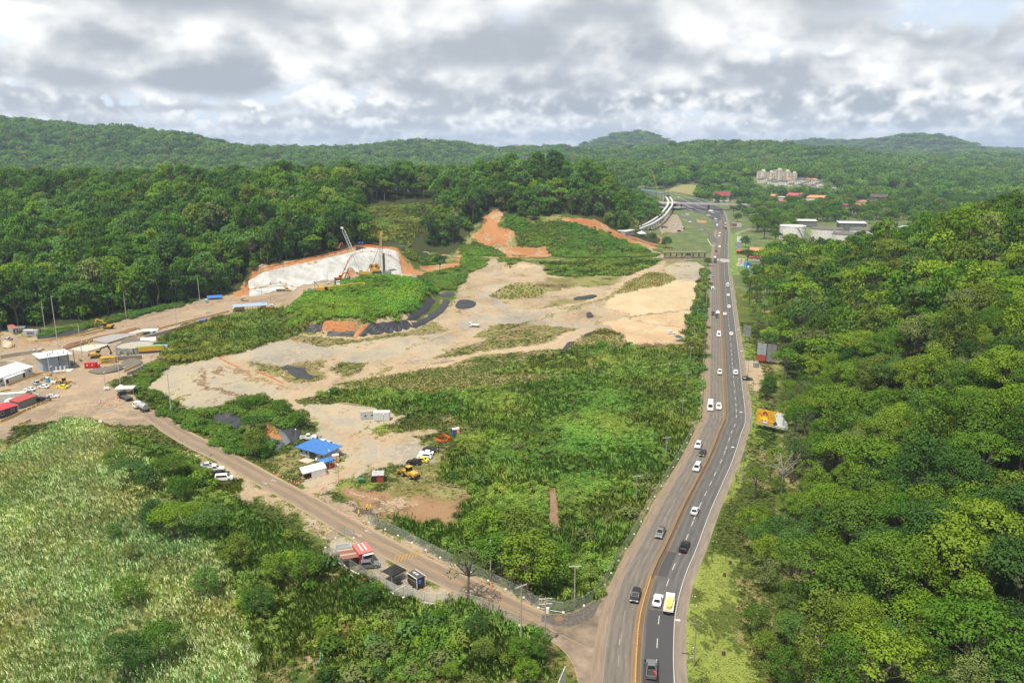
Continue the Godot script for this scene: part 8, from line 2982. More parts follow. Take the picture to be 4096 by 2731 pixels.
	blob("netting_scrap","scrap of orange netting outside the stall fence","netting",L([-33.8,-160.4,-33.3,-160.8,-32.5,-160.7,-32.6,-160.1,-33.3,-159.9]),0.1,0.3,paint(0.6,0.13,0.03,0.8),73)
	drape("green_netting","strip of green netting standing in the lower meadow","netting",L([-36.1,-128.2,-36.2,-130.5,-36.6,-133.4,-37.1,-136]),L([-35.8,-128.8,-36,-131.3,-36.4,-134.2,-37,-136.9]),3,1.0,0.7,0.7,paint(0.01,0.28,0.2,0.7),74)

func build_traffic() -> void:
	var t := [
		["pickup","grey",V2(37.1,-181.9),"grey pickup with roof bars coming down the left lane"],
		["pickup","black",V2(41.6,-174.7),"black pickup driving away behind the silver sedan"],
		["suv","black",V2(26.5,-153),"black car nearest the junction on the oncoming side"],
		["sedan","white",V2(31,-151.4),"white sedan passing the yellow-laden truck"],
		["pickup","grey",V2(25.7,-128.3),"grey pickup with red load in its bed at the bottom edge"],
		["sedan","silver",V2(48.5,-194.2),"silver sedan driving away on the bend"],
		["minibus","white",V2(73.5,-280.7),"white minibus with a roof unit on the bend"],
		["suv","white",V2(76.7,-281.1),"white SUV beside the white minibus"],
		["suv","silver",V2(60.2,-241.9),"silver SUV with dark roof glass above the black car"],
		["sedan","black",V2(60.1,-235.4),"black sedan between the two silver cars"],
		["minivan","silver",V2(55.7,-223.5),"silver minivan lowest of the oncoming group on the bend"],
		["suv","pale",V2(88.9,-327.8),"pale green SUV coming on alone before the bend"],
		["suv","white",V2(95.7,-327.8),"white SUV with dark roof driving away by the lay-by"],
		["van","white",V2(106.1,-397.5),"white panel van coming on beside the sand field"],
		["sedan","white",V2(113.3,-400.5),"white sedan driving away beneath the tree shadow"],
		["suv","black",V2(116.5,-452),"black SUV in the outer oncoming lane of the group"],
		["sedan","white",V2(120.2,-455.5),"white car leading the oncoming trio beside the median"],
		["hatch","black",V2(116.8,-444.2),"black hatchback of the oncoming trio"],
		["sedan","white",V2(123.1,-451),"white sedan going away beside the median"],
		["suv","white",V2(131,-471.8),"white SUV going away in the outer lane"],
		["sedan","white",V2(141.1,-511.6),"white car far up the outgoing lanes"],
		["van","white",V2(150.5,-548.6),"white van going away under the first roadside tree"],
		["van","white",V2(136,-532.1),"white van coming past the sign gantry"],
		["hatch","blue",V2(150.9,-591.6),"blue-grey hatchback coming past the sand field's top"],
		["sedan","white",V2(178.3,-696.7),"white car just ahead of the dark truck"],
		["sedan","red",V2(183.5,-706.4),"dark red car by the concrete crossing slab"],
		["suv","black",V2(189.7,-738.5),"black car beyond the red one on the oncoming side"],
		["sedan","grey",V2(197.1,-767.6),"grey car behind the distant black one"],
		["suv","white",V2(201.4,-772.1),"white car abreast of the distant grey car"],
		["sedan","white",V2(225.4,-867.8),"white car lower of two far on the oncoming lane"],
		["sedan","white",V2(233.3,-897.4),"white car upper of two far on the oncoming lane"],
		["sedan","red",V2(255.2,-964.3),"red car far away on the outgoing lane"],
		["sedan","yellow",V2(261.5,-978.6),"yellow taxi far away on the outgoing lane"],
		["suv","black",V2(254.4,-952.7),"black car behind the distant yellow taxi"],
		["van","white",V2(253.8,-989.6),"white van far away where the lanes widen"],
		["sedan","white",V2(271.1,-1017.5),"white car beyond the distant taxi"],
	]
	for c in t:
		var o := drive(c[0],c[1],c[2],c[3])
		if c[3].begins_with("grey pickup with red"):
			var f := F()
			f.x = Transform3D(Basis(Vector3.UP,0.5),Vector3.ZERO)
			f.box(V3(-1.4,0.85,0),V3(0.9,0.25,0.3))
			part("red_load",f,paint(0.6,0.02,0.01,0.5),o)
	var ra := road_at(V2(33,-149.3))
	var tk := lorry("cargo",V2(33,-149.1),facing(Vector2.ZERO,ra[1]),"cream flatbed truck with a yellow load driving away",[0.7,0.66,0.56],"cargo_truck")
	var f := F()
	f.box(V3(-0.7,1.45,0),V3(2.9,0.7,1.0))
	part("yellow_load",f,worn(0.55,0.5,0.1,0.7,0.5),tk)
	for s in [-0.55,0.55]:
		f = F()
		f.beam(V3(-1.6,1.75,s),V3(1.0,2.1,s),0.2,0.12)
		part("ladder_rail",f,paint(0.7,0.62,0.3,0.5),tk)
	ra = road_at(V2(172.3,-671.8))
	lorry("dump",V2(171.5,-668.6),facing(Vector2.ZERO,-ra[1]),"dark dump truck coming on behind the white car",[0.1,0.1,0.1,0.05,0.05,0.05],"dump_truck")
	car("hatch","black",V2(98.1,-318.2),-0.1,"black hatchback parked across the dirt lay-by","")
	car("hatch","white",V2(82.9,-402.5),0.05,"white hatchback parked on the peach fill","")
	lorry("cargo",V2(-20.4,-419.5),2.9,"small white truck standing alone on the grey flat",[0.72,0.72,0.72],"cargo_truck")
	canopy(V2(83,-386.4),0.2,3.4,3.4,2.3,0.9,[0.03,0.1,0.11],"dark green parasol tent at the edge of the peach fill",false)
	person(V2(87.2,-405),1.0,"stand",[0.5,0.08,0.03],"person in red beside the parked white hatchback")
	person(V2(85.3,-342.8),0.6,"walk",[0.65,0.17,0.02],"person in orange walking along the highway fence")
	# highway furniture
	var lamps := [[V2(33.9,-129.9),"street lamp at the bottom right verge"],[V2(67.1,-215.8),"street lamp on the inside of the bend"],[V2(78.7,-248.4),"street lamp just before the yellow billboard"],[V2(91.2,-288.3),"street lamp by the lay-by's lower end"],[V2(101.5,-329.2),"street lamp at the muddy lay-by"],[V2(111.5,-370.1),"street lamp beside the tall hoarding"],[V2(139.6,-485.3),"street lamp half hidden by the big roadside tree"],[V2(159.4,-560.3),"street lamp under the first roadside tree"],[V2(189.5,-687.6),"street lamp by the concrete crossing slab"],[V2(271.5,-992.1),"far street lamp near the small hoarding"]]
	for p in lamps:
		var q := road_at(p[0])
		lamp_post(p[0],facing(p[0],q[0]),9.0,3.0,p[1])
	var poles := [[V2(33.8,-200.6),"wooden pole lowest on the overgrown verge"],[V2(47.5,-230.1),"crossarm pole second from below on the verge"],[V2(60.2,-267.2),"crossarm pole abreast of the white minibus"],[V2(69.3,-302.1),"crossarm pole in the hollow's upper end"],[V2(79.7,-343.3),"crossarm pole next to the shallow ditch"],[V2(90,-382.8),"pole beside the parasol tent"],[V2(102.2,-428.7),"pole on the verge by the peach fill"],[V2(116.3,-485.3),"pole on the verge by the cream field"],[V2(134.1,-555.6),"farthest pole on the cream field verge"]]
	for p in poles:
		utility_pole(p[0],0.25,8.0,1,p[1],[0.3,0.3,0.25])
	utility_pole(V2(13.1,-149.4),0.1,10.0,1,"tall crossarm pole inside the fence at the junction")
	utility_pole(V2(1.78,-137.5),0.6,12.5,1,"tall dark-topped pole beside the access road mouth")
	utility_pole(V2(6.42,-136.4),0.1,10.5,2,"double crossarm pole with white transformer at the junction",[0.36,0.34,0.31],true)
	utility_pole(V2(-4.81,-161.2),0.1,9.5,0,"thin lone pole behind the access road fence",[0.45,0.45,0.42])
	for w in [[V2(13.1,-149.4),10.0,V2(33.8,-200.6),8.0,"sagging wires from the junction pole up the verge"],[V2(1.78,-137.5),12.3,V2(6.42,-136.4),10.3,"wires between the two poles at the road mouth"],[V2(33.8,-200.6),7.8,V2(47.5,-230.1),7.8,"wires along the lower verge poles"]]:
		var g := F()
		var a := v3(w[0],w[1])
		var b := v3(w[2],w[3])
		for k in 10:
			var u := k / 10.0
			var v := (k + 1) / 10.0
			g.tube(a.lerp(b,u) - V3(0,3.0 * u * (1 - u),0),a.lerp(b,v) - V3(0,3.0 * v * (1 - v),0),0.025,0.025,4,false)
		single("power_line",g,paint(0.04,0.04,0.04,0.6),w[4],"wire","power lines")
	hoardings()

func board(a: Vector2,b: Vector2,bottom: float,h: float,c: Array,label: String,back := false) -> Node3D:
	var o := thing("billboard",label,"billboard",(a + b) / 2.0,facing(a,b))
	var l := a.distance_to(b)
	var f := F()
	f.box(V3(0,bottom + h / 2,0),V3(l,h,0.25))
	part("panel",f,worn(c[0],c[1],c[2],0.5,6.0),o)
	var n := maxi(2,int(l / 4.0))
	for k in n:
		f = F()
		f.box(V3(-l / 2 + (k + 0.5) * l / n,(bottom + h * 0.9) / 2,-0.35),V3(0.3,bottom + h * 0.9,0.3))
		part("post",f,paint(0.2,0.2,0.2,0.6),o)
	f = F()
	f.box(V3(0,bottom - 0.25,0.35),V3(l,0.08,0.8))
	part("catwalk",f,paint(0.25,0.25,0.25,0.6),o)
	return o

func flat_shape(o: Node3D,called: String,poly: Array,z: float,m: Material) -> void:
	var f := F()
	f.prism(poly,z,z + 0.03)
	part(called,f,m,o)

func disc(cx: float,cy: float,rx: float,ry: float,n := 14) -> Array:
	var out := []
	for k in n:
		out.append(V2(cx + rx * cos(TAU * k / n),cy + ry * sin(TAU * k / n)))
	return out

func hoardings() -> void:
	var p := V2(84.2,-259.9)
	var o := board(p,p + V2(8.6,7.0),2.2,5.0,[0.66,0.36,0.02],"yellow advertising billboard with a printed figure by the highway bend")
	var z := 0.13
	flat_shape(o,"print",[V2(1.0,2.3),V2(5.4,2.3),V2(5.4,7.1),V2(1.6,7.1),V2(0.6,6.0),V2(1.4,4.6)],z,paint(0.62,0.64,0.66,0.5))
	flat_shape(o,"print",disc(-2.6,4.9,1.35,1.5),z,paint(0.6,0.16,0.02,0.5))
	flat_shape(o,"print",disc(-2.6,4.5,0.9,0.75),z + 0.031,paint(0.75,0.45,0.03,0.5))
	flat_shape(o,"print",disc(-2.5,5.9,0.75,0.7),z + 0.062,paint(0.14,0.03,0.01,0.6))
	flat_shape(o,"print",disc(-2.45,5.6,0.38,0.48),z + 0.093,paint(0.42,0.2,0.11,0.6))
	flat_shape(o,"print",[V2(-4.1,3.7),V2(-1.5,3.7),V2(-1.5,4.4),V2(-4.1,4.4)],z + 0.1,paint(0.72,0.62,0.02,0.5))
	flat_shape(o,"print",[V2(-3.4,3.1),V2(-1.2,3.1),V2(-1.2,3.7),V2(-3.4,3.7)],z + 0.1,paint(0.5,0.05,0.02,0.5))
	words("16.23",0.62,paint(0.75,0.75,0.75,0.5),o,V3(-2.3,3.4,z + 0.15))
	flat_shape(o,"print",[V2(-3.2,2.6),V2(-1.6,2.6),V2(-1.6,3.0),V2(-3.2,3.0)],z + 0.1,paint(0.72,0.72,0.72,0.5))
	flat_shape(o,"print",[V2(0.2,2.9),V2(1.1,2.4),V2(2.0,2.9),V2(1.2,3.9)],z + 0.035,paint(0.03,0.05,0.11,0.5))
	flat_shape(o,"print",disc(1.3,5.9,0.35,0.3),z + 0.035,paint(0.2,0.5,0.12,0.5))
	flat_shape(o,"print",[V2(4.2,5.0),V2(5.4,4.4),V2(5.4,6.9),V2(3.6,6.7)],z + 0.035,paint(0.12,0.14,0.06,0.6))
	# tall blank hoarding of sheet panels
	var a := V2(110,-345.8)
	var b := V2(117.2,-342.2)
	var t := thing("blank_hoarding","tall blank grey hoarding with red corner panels in the trees","billboard",(a + b) / 2.0,facing(a,b))
	var l := a.distance_to(b)
	for k in 4:
		for r in 3:
			var f := F()
			var x0 := -l / 2 + k * l / 4 + (0.25 if k >= 2 else -0.05)
			f.box(V3(x0 + l / 8,1.2 + r * 2.7 + 1.33,0),V3(l / 4 - 0.12,2.6,0.12))
			part("sheet",f,worn(0.36,0.05,0.035,0.7,2.0) if k < 2 and r == 0 else (worn(0.3,0.33,0.36,0.6,2.0) if k < 2 else worn(0.19,0.185,0.2,0.7,2.0)),t)
	for k in 3:
		var f := F()
		f.box(V3(-l / 2 + (k + 0.5) * l / 3,4.5,-0.3),V3(0.3,9.0,0.3))
		part("post",f,paint(0.03,0.03,0.03,0.7),t)
	var bx := cabin_box("concrete_box",V2(107.5,-338.1),0.2,V3(2.0,2.0,1.6),[0.3,0.3,0.29],"grey concrete utility box below the tall hoarding","utility box",0,[0.34,0.34,0.33])
	# beyond
	o = board(V2(176.6,-619.1),V2(181.5,-619.1),4.0,6.0,[0.7,0.7,0.7],"white billboard with a pale figure beside the blue one")
	flat_shape(o,"print",disc(0.0,7.6,1.3,1.9),0.14,paint(0.6,0.35,0.33,0.6))
	flat_shape(o,"print",disc(0.2,9.0,0.6,0.6),0.18,paint(0.35,0.2,0.15,0.6))
	flat_shape(o,"print",[V2(-4,4.4),V2(-2.6,4.4),V2(-2.6,6.4),V2(-4,6.4)],0.14,paint(0.65,0.55,0.1,0.6))
	o = board(V2(180.1,-614.8),V2(183.4,-612.6),2.5,5.5,[0.12,0.36,0.55],"blue billboard with a white square mark")
	flat_shape(o,"print",[V2(0.2,3.0),V2(3.2,3.0),V2(3.2,7.6),V2(0.2,7.6)],0.14,paint(0.02,0.1,0.38,0.5))
	flat_shape(o,"print",[V2(1.0,3.6),V2(2.4,3.6),V2(2.4,5.2),V2(1.0,5.2)],0.18,paint(0.7,0.7,0.72,0.5))
	o = board(V2(260.6,-950.4),V2(270.8,-944.7),3.0,4.8,[0.5,0.46,0.46],"far roadside billboard with a dark busy print")
	flat_shape(o,"print",[V2(-5,3.3),V2(0,3.3),V2(1,6.6),V2(-4,7.2)],0.14,paint(0.1,0.09,0.1,0.6))
	flat_shape(o,"print",[V2(-6,3.2),V2(-4.8,3.2),V2(-4.2,7.4),V2(-6,7.6)],0.14,paint(0.45,0.06,0.12,0.6))
	o = board(V2(223.3,-790.8),V2(228.9,-787.7),3.5,5.0,[0.66,0.68,0.66],"white billboard with a dark green print on the far verge")
	flat_shape(o,"print",[V2(-1,4.6),V2(2.6,4.4),V2(3.6,6.4),V2(0.4,7.2)],0.14,paint(0.06,0.12,0.1,0.6))
	o = board(V2(209.3,-748.4),V2(214.6,-744.2),2.5,5.2,[0.26,0.29,0.31],"billboard seen from behind showing its grey frame")
	o = board(V2(114.6,-384),V2(117.5,-381),4.0,5.0,[0.2,0.21,0.2],"dark billboard back partly hidden in the trees")
	# corner of a hoarding at the bottom edge
	a = V2(6.27,-110.6)
	b = V2(9.12,-119)
	var wb := thing("billboard","white hoarding corner rising at the bottom edge","billboard",(a + b) / 2.0,facing(a,b))
	var l2 := a.distance_to(b)
	var g := F()
	g.box(V3(0,5.6,0),V3(l2,4.8,0.12))
	part("panel",g,worn(0.55,0.55,0.56,0.6,4.0),wb)
	for s in [-0.4,0.4]:
		g = F()
		g.box(V3(s * l2,3.2,-0.2),V3(0.25,6.4,0.25))
		part("post",g,paint(0.2,0.2,0.2,0.6),wb)
	# direction sign seen from behind over the verge
	var sg := thing("road_sign","grey direction sign on a mast over the outer lane","sign",V2(119.7,-481),facing(Vector2.ZERO,V2(1,-0.2)))
	g = F()
	g.tube(Vector3.ZERO,V3(0,9.5,0),0.14,0.12,7)
	part("mast",g,paint(0.3,0.33,0.32,0.5),sg)
	g = F()
	g.box(V3(3.4,8.8,0),V3(6.0,2.0,0.12))
	part("sign_panel",g,paint(0.3,0.31,0.31,0.5),sg)
	for k in 4:
		g = F()
		g.box(V3(1.2 + k * 1.45,8.8,0.1),V3(0.12,2.1,0.1))
		part("stiffener",g,paint(0.5,0.5,0.5,0.5),sg)
	var s2 := thing("road_sign","small grey diamond road sign behind the silver sedan","sign",V2(-91.9,-227.7),0.4)
	g = F()
	g.tube(Vector3.ZERO,V3(0,2.4,0),0.04,0.04,5)
	part("post",g,paint(0.4,0.4,0.4,0.5),s2)
	g = F()
	g.x = Transform3D(Basis(Vector3.FORWARD,PI / 4),V3(0,2.5,0))
	g.box(Vector3.ZERO,V3(0.75,0.75,0.05))
	part("sign_panel",g,paint(0.25,0.26,0.26,0.5),s2)
	for q in [[V2(50.8,-167.7),"dark tree stump in the shade at the top of the grass bank"],[V2(48,-162.2),"tree stump on the upper grass bank"],[V2(40.4,-133.5),"tree stump low on the grass bank"]]:
		var st := thing("tree_stump",q[1],"stump",q[0],0.5,"stumps on the grass bank")
		g = F()
		g.lathe([V2(0.42,0),V2(0.32,0.3),V2(0.28,0.9)],9)
		part("bark",g,worn(0.1,0.07,0.045,1.0,0.5,grain),st)
		g = F()
		g.lathe([V2(0.28,0.9),V2(0,0.92)],9)
		part("cut_face",g,worn(0.3,0.22,0.14,0.9,0.5,grain),st)

func road_sheet(parent: Node,called: String,line: Array,w: float,y: float,m: Material,gap := 8.0) -> void:
	var sp := spline(line,gap)
	var f := F()
	ribbon(f,beside(sp,-w / 2),beside(sp,w / 2),y)
	if parent == self:
		structure(called,f,m)
	else:
		part(called,f,m,parent)

func build_far() -> void:
	var dark := worn(0.05,0.051,0.055,0.9,20.0)
	var pale := worn(0.5,0.49,0.46,0.8,4.0)
	# interchange asphalt and its dividers
	var f := F()
	f.slab(L([315.2,-1196,335.8,-1283.3,339,-1360.5,359,-1565,334.6,-1583.8,309.2,-1580.4,287.1,-1584.2,269.8,-1594.3,288.5,-1549.7,301.7,-1502,279.3,-1372.3,263.2,-1246.9,274,-1214.4,278.8,-1148.9,266.7,-1045.1,279,-1073.7]),0.03,0.06)
	var ic := structure("interchange",f,dark)
	for l in [L([280.2,-1377,276,-1293.8,274.5,-1220]),L([295.9,-1421.4,286.9,-1273,288.6,-1196]),L([307.3,-1321.9,306.6,-1252.9,306.6,-1190.6]),L([301.1,-1552.3,317.3,-1525.8,313,-1421.4,307.3,-1321.9]),L([314.7,-1569.4,336.1,-1545.2,335.5,-1460.6,330,-1360.5])]:
		road_sheet(ic,"divider",l,1.1,0.75,pale)
	road_sheet(self,"slip_road",L([242.9,-1169.4,241.8,-1111.6,234,-1034.1,228.8,-958.2,221.8,-895.6,213.5,-842.3,207.3,-807.2]),6.0,0.07,worn(0.1,0.095,0.09,0.9,10.0))
	road_sheet(self,"slip_road",L([280.6,-1205.1,283.7,-1169.4,276.1,-1103.8,261.6,-1024.7,243.3,-944.3]),7.5,0.075,worn(0.09,0.088,0.085,0.9,10.0))
	road_sheet(self,"side_road",L([214.6,-784.5,232.5,-843.6,254.6,-901.5,268.5,-928,285.6,-956.1]),5.0,0.06,worn(0.22,0.19,0.15,0.9,8.0))
	road_sheet(self,"crossing_slab",L([177.8,-687.6,182,-682.8,184.5,-669.8]),13.0,0.05,worn(0.34,0.33,0.31,0.9,8.0))
	for l in [L([206.4,-842.3,198.9,-798.9,196,-774.9]),L([229.2,-1073.7,229.2,-1052.1])]:
		road_sheet(self,"kerb",l,0.8,0.5,pale,4.0)
	f = F()
	f.slab(L([111.9,-789.1,131.2,-798,147.1,-839.7,178,-922.1,182.7,-900.8,200.4,-933.1,218.5,-1031.4,238,-1152.3,227.4,-1169.4,206.9,-1103.8,169.6,-971.2]),0.02,0.05)
	structure("work_yard",f,worn(0.27,0.215,0.155,1.0,25.0))
	drape("cut_slope","","",L([154.6,-883.5,156.6,-840.8,139.9,-780,133.4,-781.3,123.4,-785,104.9,-775.9]),L([156.5,-894.6,161.4,-856,151.3,-806.2,139.5,-794.9,127.3,-797.7,106,-784.6]),2,6.0,0.3,0.5,worn(0.3,0.13,0.06,1.0,8.0),81,"structure")
	drape("grassed_cutting","","",L([289.3,-1564.8,318.3,-1588.6,336.4,-1583.4,356.1,-1577.2]),L([328.5,-1641.3,352.1,-1680.3,371.8,-1697.3,385.7,-1686.7]),4,12.0,1.0,2.0,worn(0.24,0.22,0.09,1.0,30.0),82,"structure")
	f = F()
	f.slab(L([248.4,-1081.1,257.5,-1059.2,248,-1024.7,240,-1038.2]),0.02,0.05)
	structure("bare_patch",f,worn(0.33,0.2,0.1,1.0,10.0))
	# overpass
	var a := V2(196,-1290)
	var b := V2(372,-1236)
	var ov := thing("road_overpass","concrete road bridge crossing the wide interchange","bridge",(a + b) / 2.0,facing(a,b))
	var l := a.distance_to(b)
	var conc := worn(0.36,0.35,0.32,0.85,8.0)
	f = F()
	f.box(V3(0,8.2,0),V3(l,1.4,13))
	part("deck",f,conc,ov)
	for s in [-1,1]:
		f = F()
		f.box(V3(0,9.4,s * 6.3),V3(l,1.0,0.4))
		part("parapet",f,worn(0.45,0.44,0.42,0.85,8.0),ov)
	for x in [-52.0,-18.0,24.0,58.0]:
		f = F()
		f.box(V3(x,3.7,0),V3(3.0,7.6,3.4))
		part("pier",f,worn(0.22,0.21,0.2,0.85,6.0),ov)
		f = F()
		f.hull(V3(x,6.9,0),Basis(),V3(3.2,1.2,6),V3(3.2,1.2,11))
		part("pier_cap",f,conc,ov)
	for s in [-1,1]:
		f = F()
		f.box(V3(s * (l / 2 + 12),4.0,0),V3(24,9.4,13))
		part("abutment",f,worn(0.36,0.29,0.21,0.9,8.0),ov)
	# scaffold tower on the bridge
	var sc := thing("scaffold_tower","red and white scaffold tower against the bridge","scaffold",V2(336,-1228),0.2)
	for x in [-3.5,3.5]:
		for z in [-3,3]:
			f = F()
			f.box(V3(x,8,z),V3(0.5,16,0.5))
			part("upright",f,paint(0.4,0.14,0.12,0.7),sc)
	for k in 7:
		f = F()
		f.box(V3(0,2 + k * 2.2,3),V3(7.5,0.5,0.3))
		part("ledger",f,paint(0.55,0.4,0.38,0.7),sc)
	# guideway under construction
	var gw := thing("guideway","twin white guideway beams curving up to the unfinished station","viaduct",V2(111.7,-784.1))
	var near := [V2(117.8,-828.9),V2(128.6,-853.7),V2(142.5,-889.8),V2(158.3,-926.6),V2(177.5,-984.3),V2(195.7,-1045),V2(217.1,-1128.5),V2(235.2,-1201.3),V2(251,-1277.9),V2(263.3,-1351.7),V2(268.9,-1394.4)]
	for s in [-3.2,3.2]:
		var sp := beside(spline(near,12.0),s)
		for k in sp.size() - 1:
			f = F()
			f.x.origin = -gw.position
			var h0 := 7.0 + 4.0 * k / sp.size()
			f.beam(V3(sp[k].x,h0,sp[k].y),V3(sp[k + 1].x,h0 + 4.0 / sp.size(),sp[k + 1].y),2.4,2.0)
			part("beam",f,worn(0.55,0.57,0.59,0.6,6.0),gw)
			f = F()
			f.x.origin = -gw.position
			f.beam(V3(sp[k].x,h0 - 1.2,sp[k].y),V3(sp[k + 1].x,h0 - 1.1,sp[k + 1].y),1.4,0.5)
			part("form_girder",f,paint(0.06,0.2,0.35,0.6),gw)
	var sp2 := spline(near,24.0)
	for k in sp2.size():
		f = F()
		f.x.origin = -gw.position
		f.box(V3(sp2[k].x,2.9,sp2[k].y),V3(2.0,6.0,2.0))
		part("pier",f,conc,gw)
		f = F()
		f.x.origin = -gw.position
		f.box(V3(sp2[k].x,5.7,sp2[k].y),V3(8.0,0.9,2.4))
		part("crosshead",f,worn(0.5,0.49,0.46,0.8,4.0),gw)
	var fg := thing("guideway","far stretch of blue guideway girders on tall piers","viaduct",V2(281,-1507.2))
	var pts := [V2(271.1,-1446.6),V2(267.8,-1496.4),V2(260.3,-1537.5),V2(253.4,-1587.1),V2(243.8,-1612.1),V2(239.3,-1675.5)]
	for s in [-3.2,3.2]:
		var sp := beside(spline(pts,22.0),s)
		for k in sp.size() - 1:
			f = F()
			f.x.origin = -fg.position
			f.beam(V3(sp[k].x,13,sp[k].y),V3(sp[k + 1].x,13,sp[k + 1].y),2.4,2.4)
			part("girder",f,worn(0.14,0.24,0.33,0.6,6.0),fg)
	sp2 = spline(pts,40.0)
	for p in sp2:
		f = F()
		f.x.origin = -fg.position
		f.box(V3(p.x,5.8,p.y),V3(3,12.0,3))
		part("pier",f,conc,fg)
	var sn := thing("station_shell","pale concrete shell of the unfinished station","station",V2(244.8,-1252.9),0.3)
	for s in [[0.0,4.0,0.0,34.0,1.2,26.0],[0.0,10.0,-4.0,30.0,1.0,20.0],[-10.0,7.0,-6.0,5.0,9.0,14.0],[13.0,7.0,-6.0,5.0,9.0,14.0]]:
		f = F()
		f.box(V3(s[0],s[1],s[2]),V3(s[3],s[4],s[5]))
		part("slab",f,worn(0.46,0.45,0.42,0.85,6.0),sn)
	for k in 10:
		f = F()
		f.box(V3(-14 + (k % 5) * 7.0,1.8,-10 + (k / 5) * 18.0),V3(1.6,3.6,1.6))
		part("column",f,conc,sn)
	for p in [[V2(244.1,-1314.9),V3(-24,74,4),"yellow crane with raised boom by the station",[0.5,0.34,0.04]],[V2(273.7,-1453.3),V3(-2,60,0),"dark crane with upright boom behind the station",[0.06,0.06,0.07]],[V2(295.9,-1531.9),V3(-6,62,0),"dark crane farthest along the guideway",[0.06,0.06,0.07]]]:
		crawler_crane(p[0],0.0,p[1] * 0.75,p[3],p[3],p[2])
	box_at("site_shed",V2(110.8,-781.2),V2(122.5,-799),10,5,[0.35,0.35,0.34],"white-roofed shed at the end of the guideway","shed",[0.65,0.65,0.63],0.5,0.05,3)
	canopy(V2(133,-820.3),0.2,8,8,3,2.5,[0.72,0.72,0.72],"white peaked tent beside the guideway shed",false)
	digger(V2(158.5,-914),1.0,0.3,[0.4,0.06,0.03],[0.25,0.05,0.03],"red piling machine in the guideway yard")
	var gp := "vehicles in the guideway yard"
	for c in [["van","white",V2(202,-986),1.2,"white van by the blue toilet in the guideway yard"],["pickup","white",V2(205.3,-967.7),0.3,"white pickup uppermost in the yard cluster"],["suv","white",V2(197.3,-938.7),0.3,"white SUV left in the yard cluster"],["suv","black",V2(193.1,-922.1),0.3,"black SUV lowest in the yard cluster"],["pickup","grey",V2(204.5,-950.1),1.2,"grey pickup right in the yard cluster"],["sedan","white",V2(187.3,-922.1),1.4,"white sedan alone in the guideway yard"],["suv","silver",V2(156.1,-895.1),0.8,"silver SUV beside the red piling machine"],["sedan","white",V2(230.6,-1038.2),-0.8,"white car upper on the slip road"],["sedan","silver",V2(222.2,-938.7),-0.7,"silver car lower on the slip road"],["suv","silver",V2(241.5,-1132.4),-0.7,"silver SUV entering the slip road"],["suv","white",V2(252.3,-1155.7),-0.6,"white SUV at the barrier works"],["sedan","black",V2(273.5,-1091.6),-1.0,"black car on the curving slip lane"],["suv","white",V2(274.4,-1081.1),-1.0,"white SUV on the curving slip lane"],["sedan","silver",V2(265.9,-1047.9),-1.1,"silver car lowest on the curving slip lane"],["sedan","grey",V2(275.3,-1111.6),-0.8,"grey car on the curving slip lane"],["sedan","white",V2(278.6,-1139),-0.6,"white car uppermost on the curving slip lane"],["sedan","white",V2(296.4,-1187),2.4,"white car on the wide asphalt by the yellow truck"],["sedan","white",V2(318.1,-1539),2.4,"white car far off on the motorway"],["sedan","silver",V2(266.3,-1233.3),2.4,"silver car below the bridge"]]:
		car(c[0],c[1],c[2],c[3],c[4],gp)
	lorry("dump",V2(182.9,-961.8),0.1,"dump truck crossing the guideway yard",[0.3,0.3,0.25,0.16,0.15,0.12],"dump_truck")
	lorry("box",V2(297.7,-1205.1),2.4,"yellow truck on the wide asphalt",[0.7,0.5,0.02])
	site_toilet(V2(199.9,-992.2),0.0,[0.05,0.3,0.5],"blue toilet in the guideway yard")
	# old platform
	var op := thing("old_platform","weathered concrete platform shelter with a graffiti panel","shelter",V2(149.2,-684.7),0.0)
	f = F()
	f.box(V3(0,6.0,-4),V3(38,0.9,9))
	part("roof",f,worn(0.17,0.16,0.11,0.95,5.0),op)
	f = F()
	f.box(V3(1,0.6,-4),V3(40,1.2,9))
	part("base",f,worn(0.25,0.21,0.16,0.95,5.0),op)
	for k in 8:
		f = F()
		f.box(V3(-17 + k * 4.9,3.3,-1.0),V3(0.8,4.6,0.8))
		part("column",f,worn(0.15,0.13,0.1,0.95,3.0),op)
	f = F()
	f.box(V3(3.0,3.3,-0.6),V3(5.0,3.8,0.4))
	var gf := part("wall_panel",f,worn(0.2,0.19,0.18,0.9,3.0),op)
	f = F()
	for k in 5:
		f.beam(V3(1.2 + k * 0.75,2.6,-0.37),V3(1.5 + k * 0.75,3.6 + 0.5 * (k % 2),-0.37),0.05,0.22)
	part("graffiti",f,paint(0.6,0.6,0.58,0.7),gf).set_meta("kind","stuff")
	f = F()
	f.box(V3(-2,1.0,4.5),V3(36,0.5,0.5))
	part("front_kerb",f,worn(0.4,0.3,0.2,0.9,3.0),op)
	site_toilet(V2(126.7,-688),0.2,[0.1,0.4,0.6],"pale blue toilet left of the old platform")
	site_toilet(V2(130.5,-688),0.2,[0.5,0.55,0.55],"grey toilet left of the old platform")
	# tanks
	for t in [[V2(291.1,-829.2),13.2,14.5,"clean white storage tank with outside stairs",0],[V2(319.3,-809.7),16.0,13.5,"stained white storage tank in the middle",1],[V2(332.4,-788.9),15.0,10.5,"stained lower tank nearest the wooded hill",1],[V2(367.2,-826.9),17.0,11.0,"stained tank behind, with a dark roof",1]]:
		var at: Vector2 = t[0] + V2(t[0].x,t[0].y).normalized() * t[1]
		var o := thing("storage_tank",t[3],"tank",at,0.0,"storage tanks")
		f = F()
		f.lathe([V2(t[1],0),V2(t[1],t[2])],40)
		part("shell",f,worn(0.72,0.72,0.7,0.6,10.0) if t[4] == 0 else worn(0.77,0.76,0.73,0.7,3.0,streak,9.0),o)
		f = F()
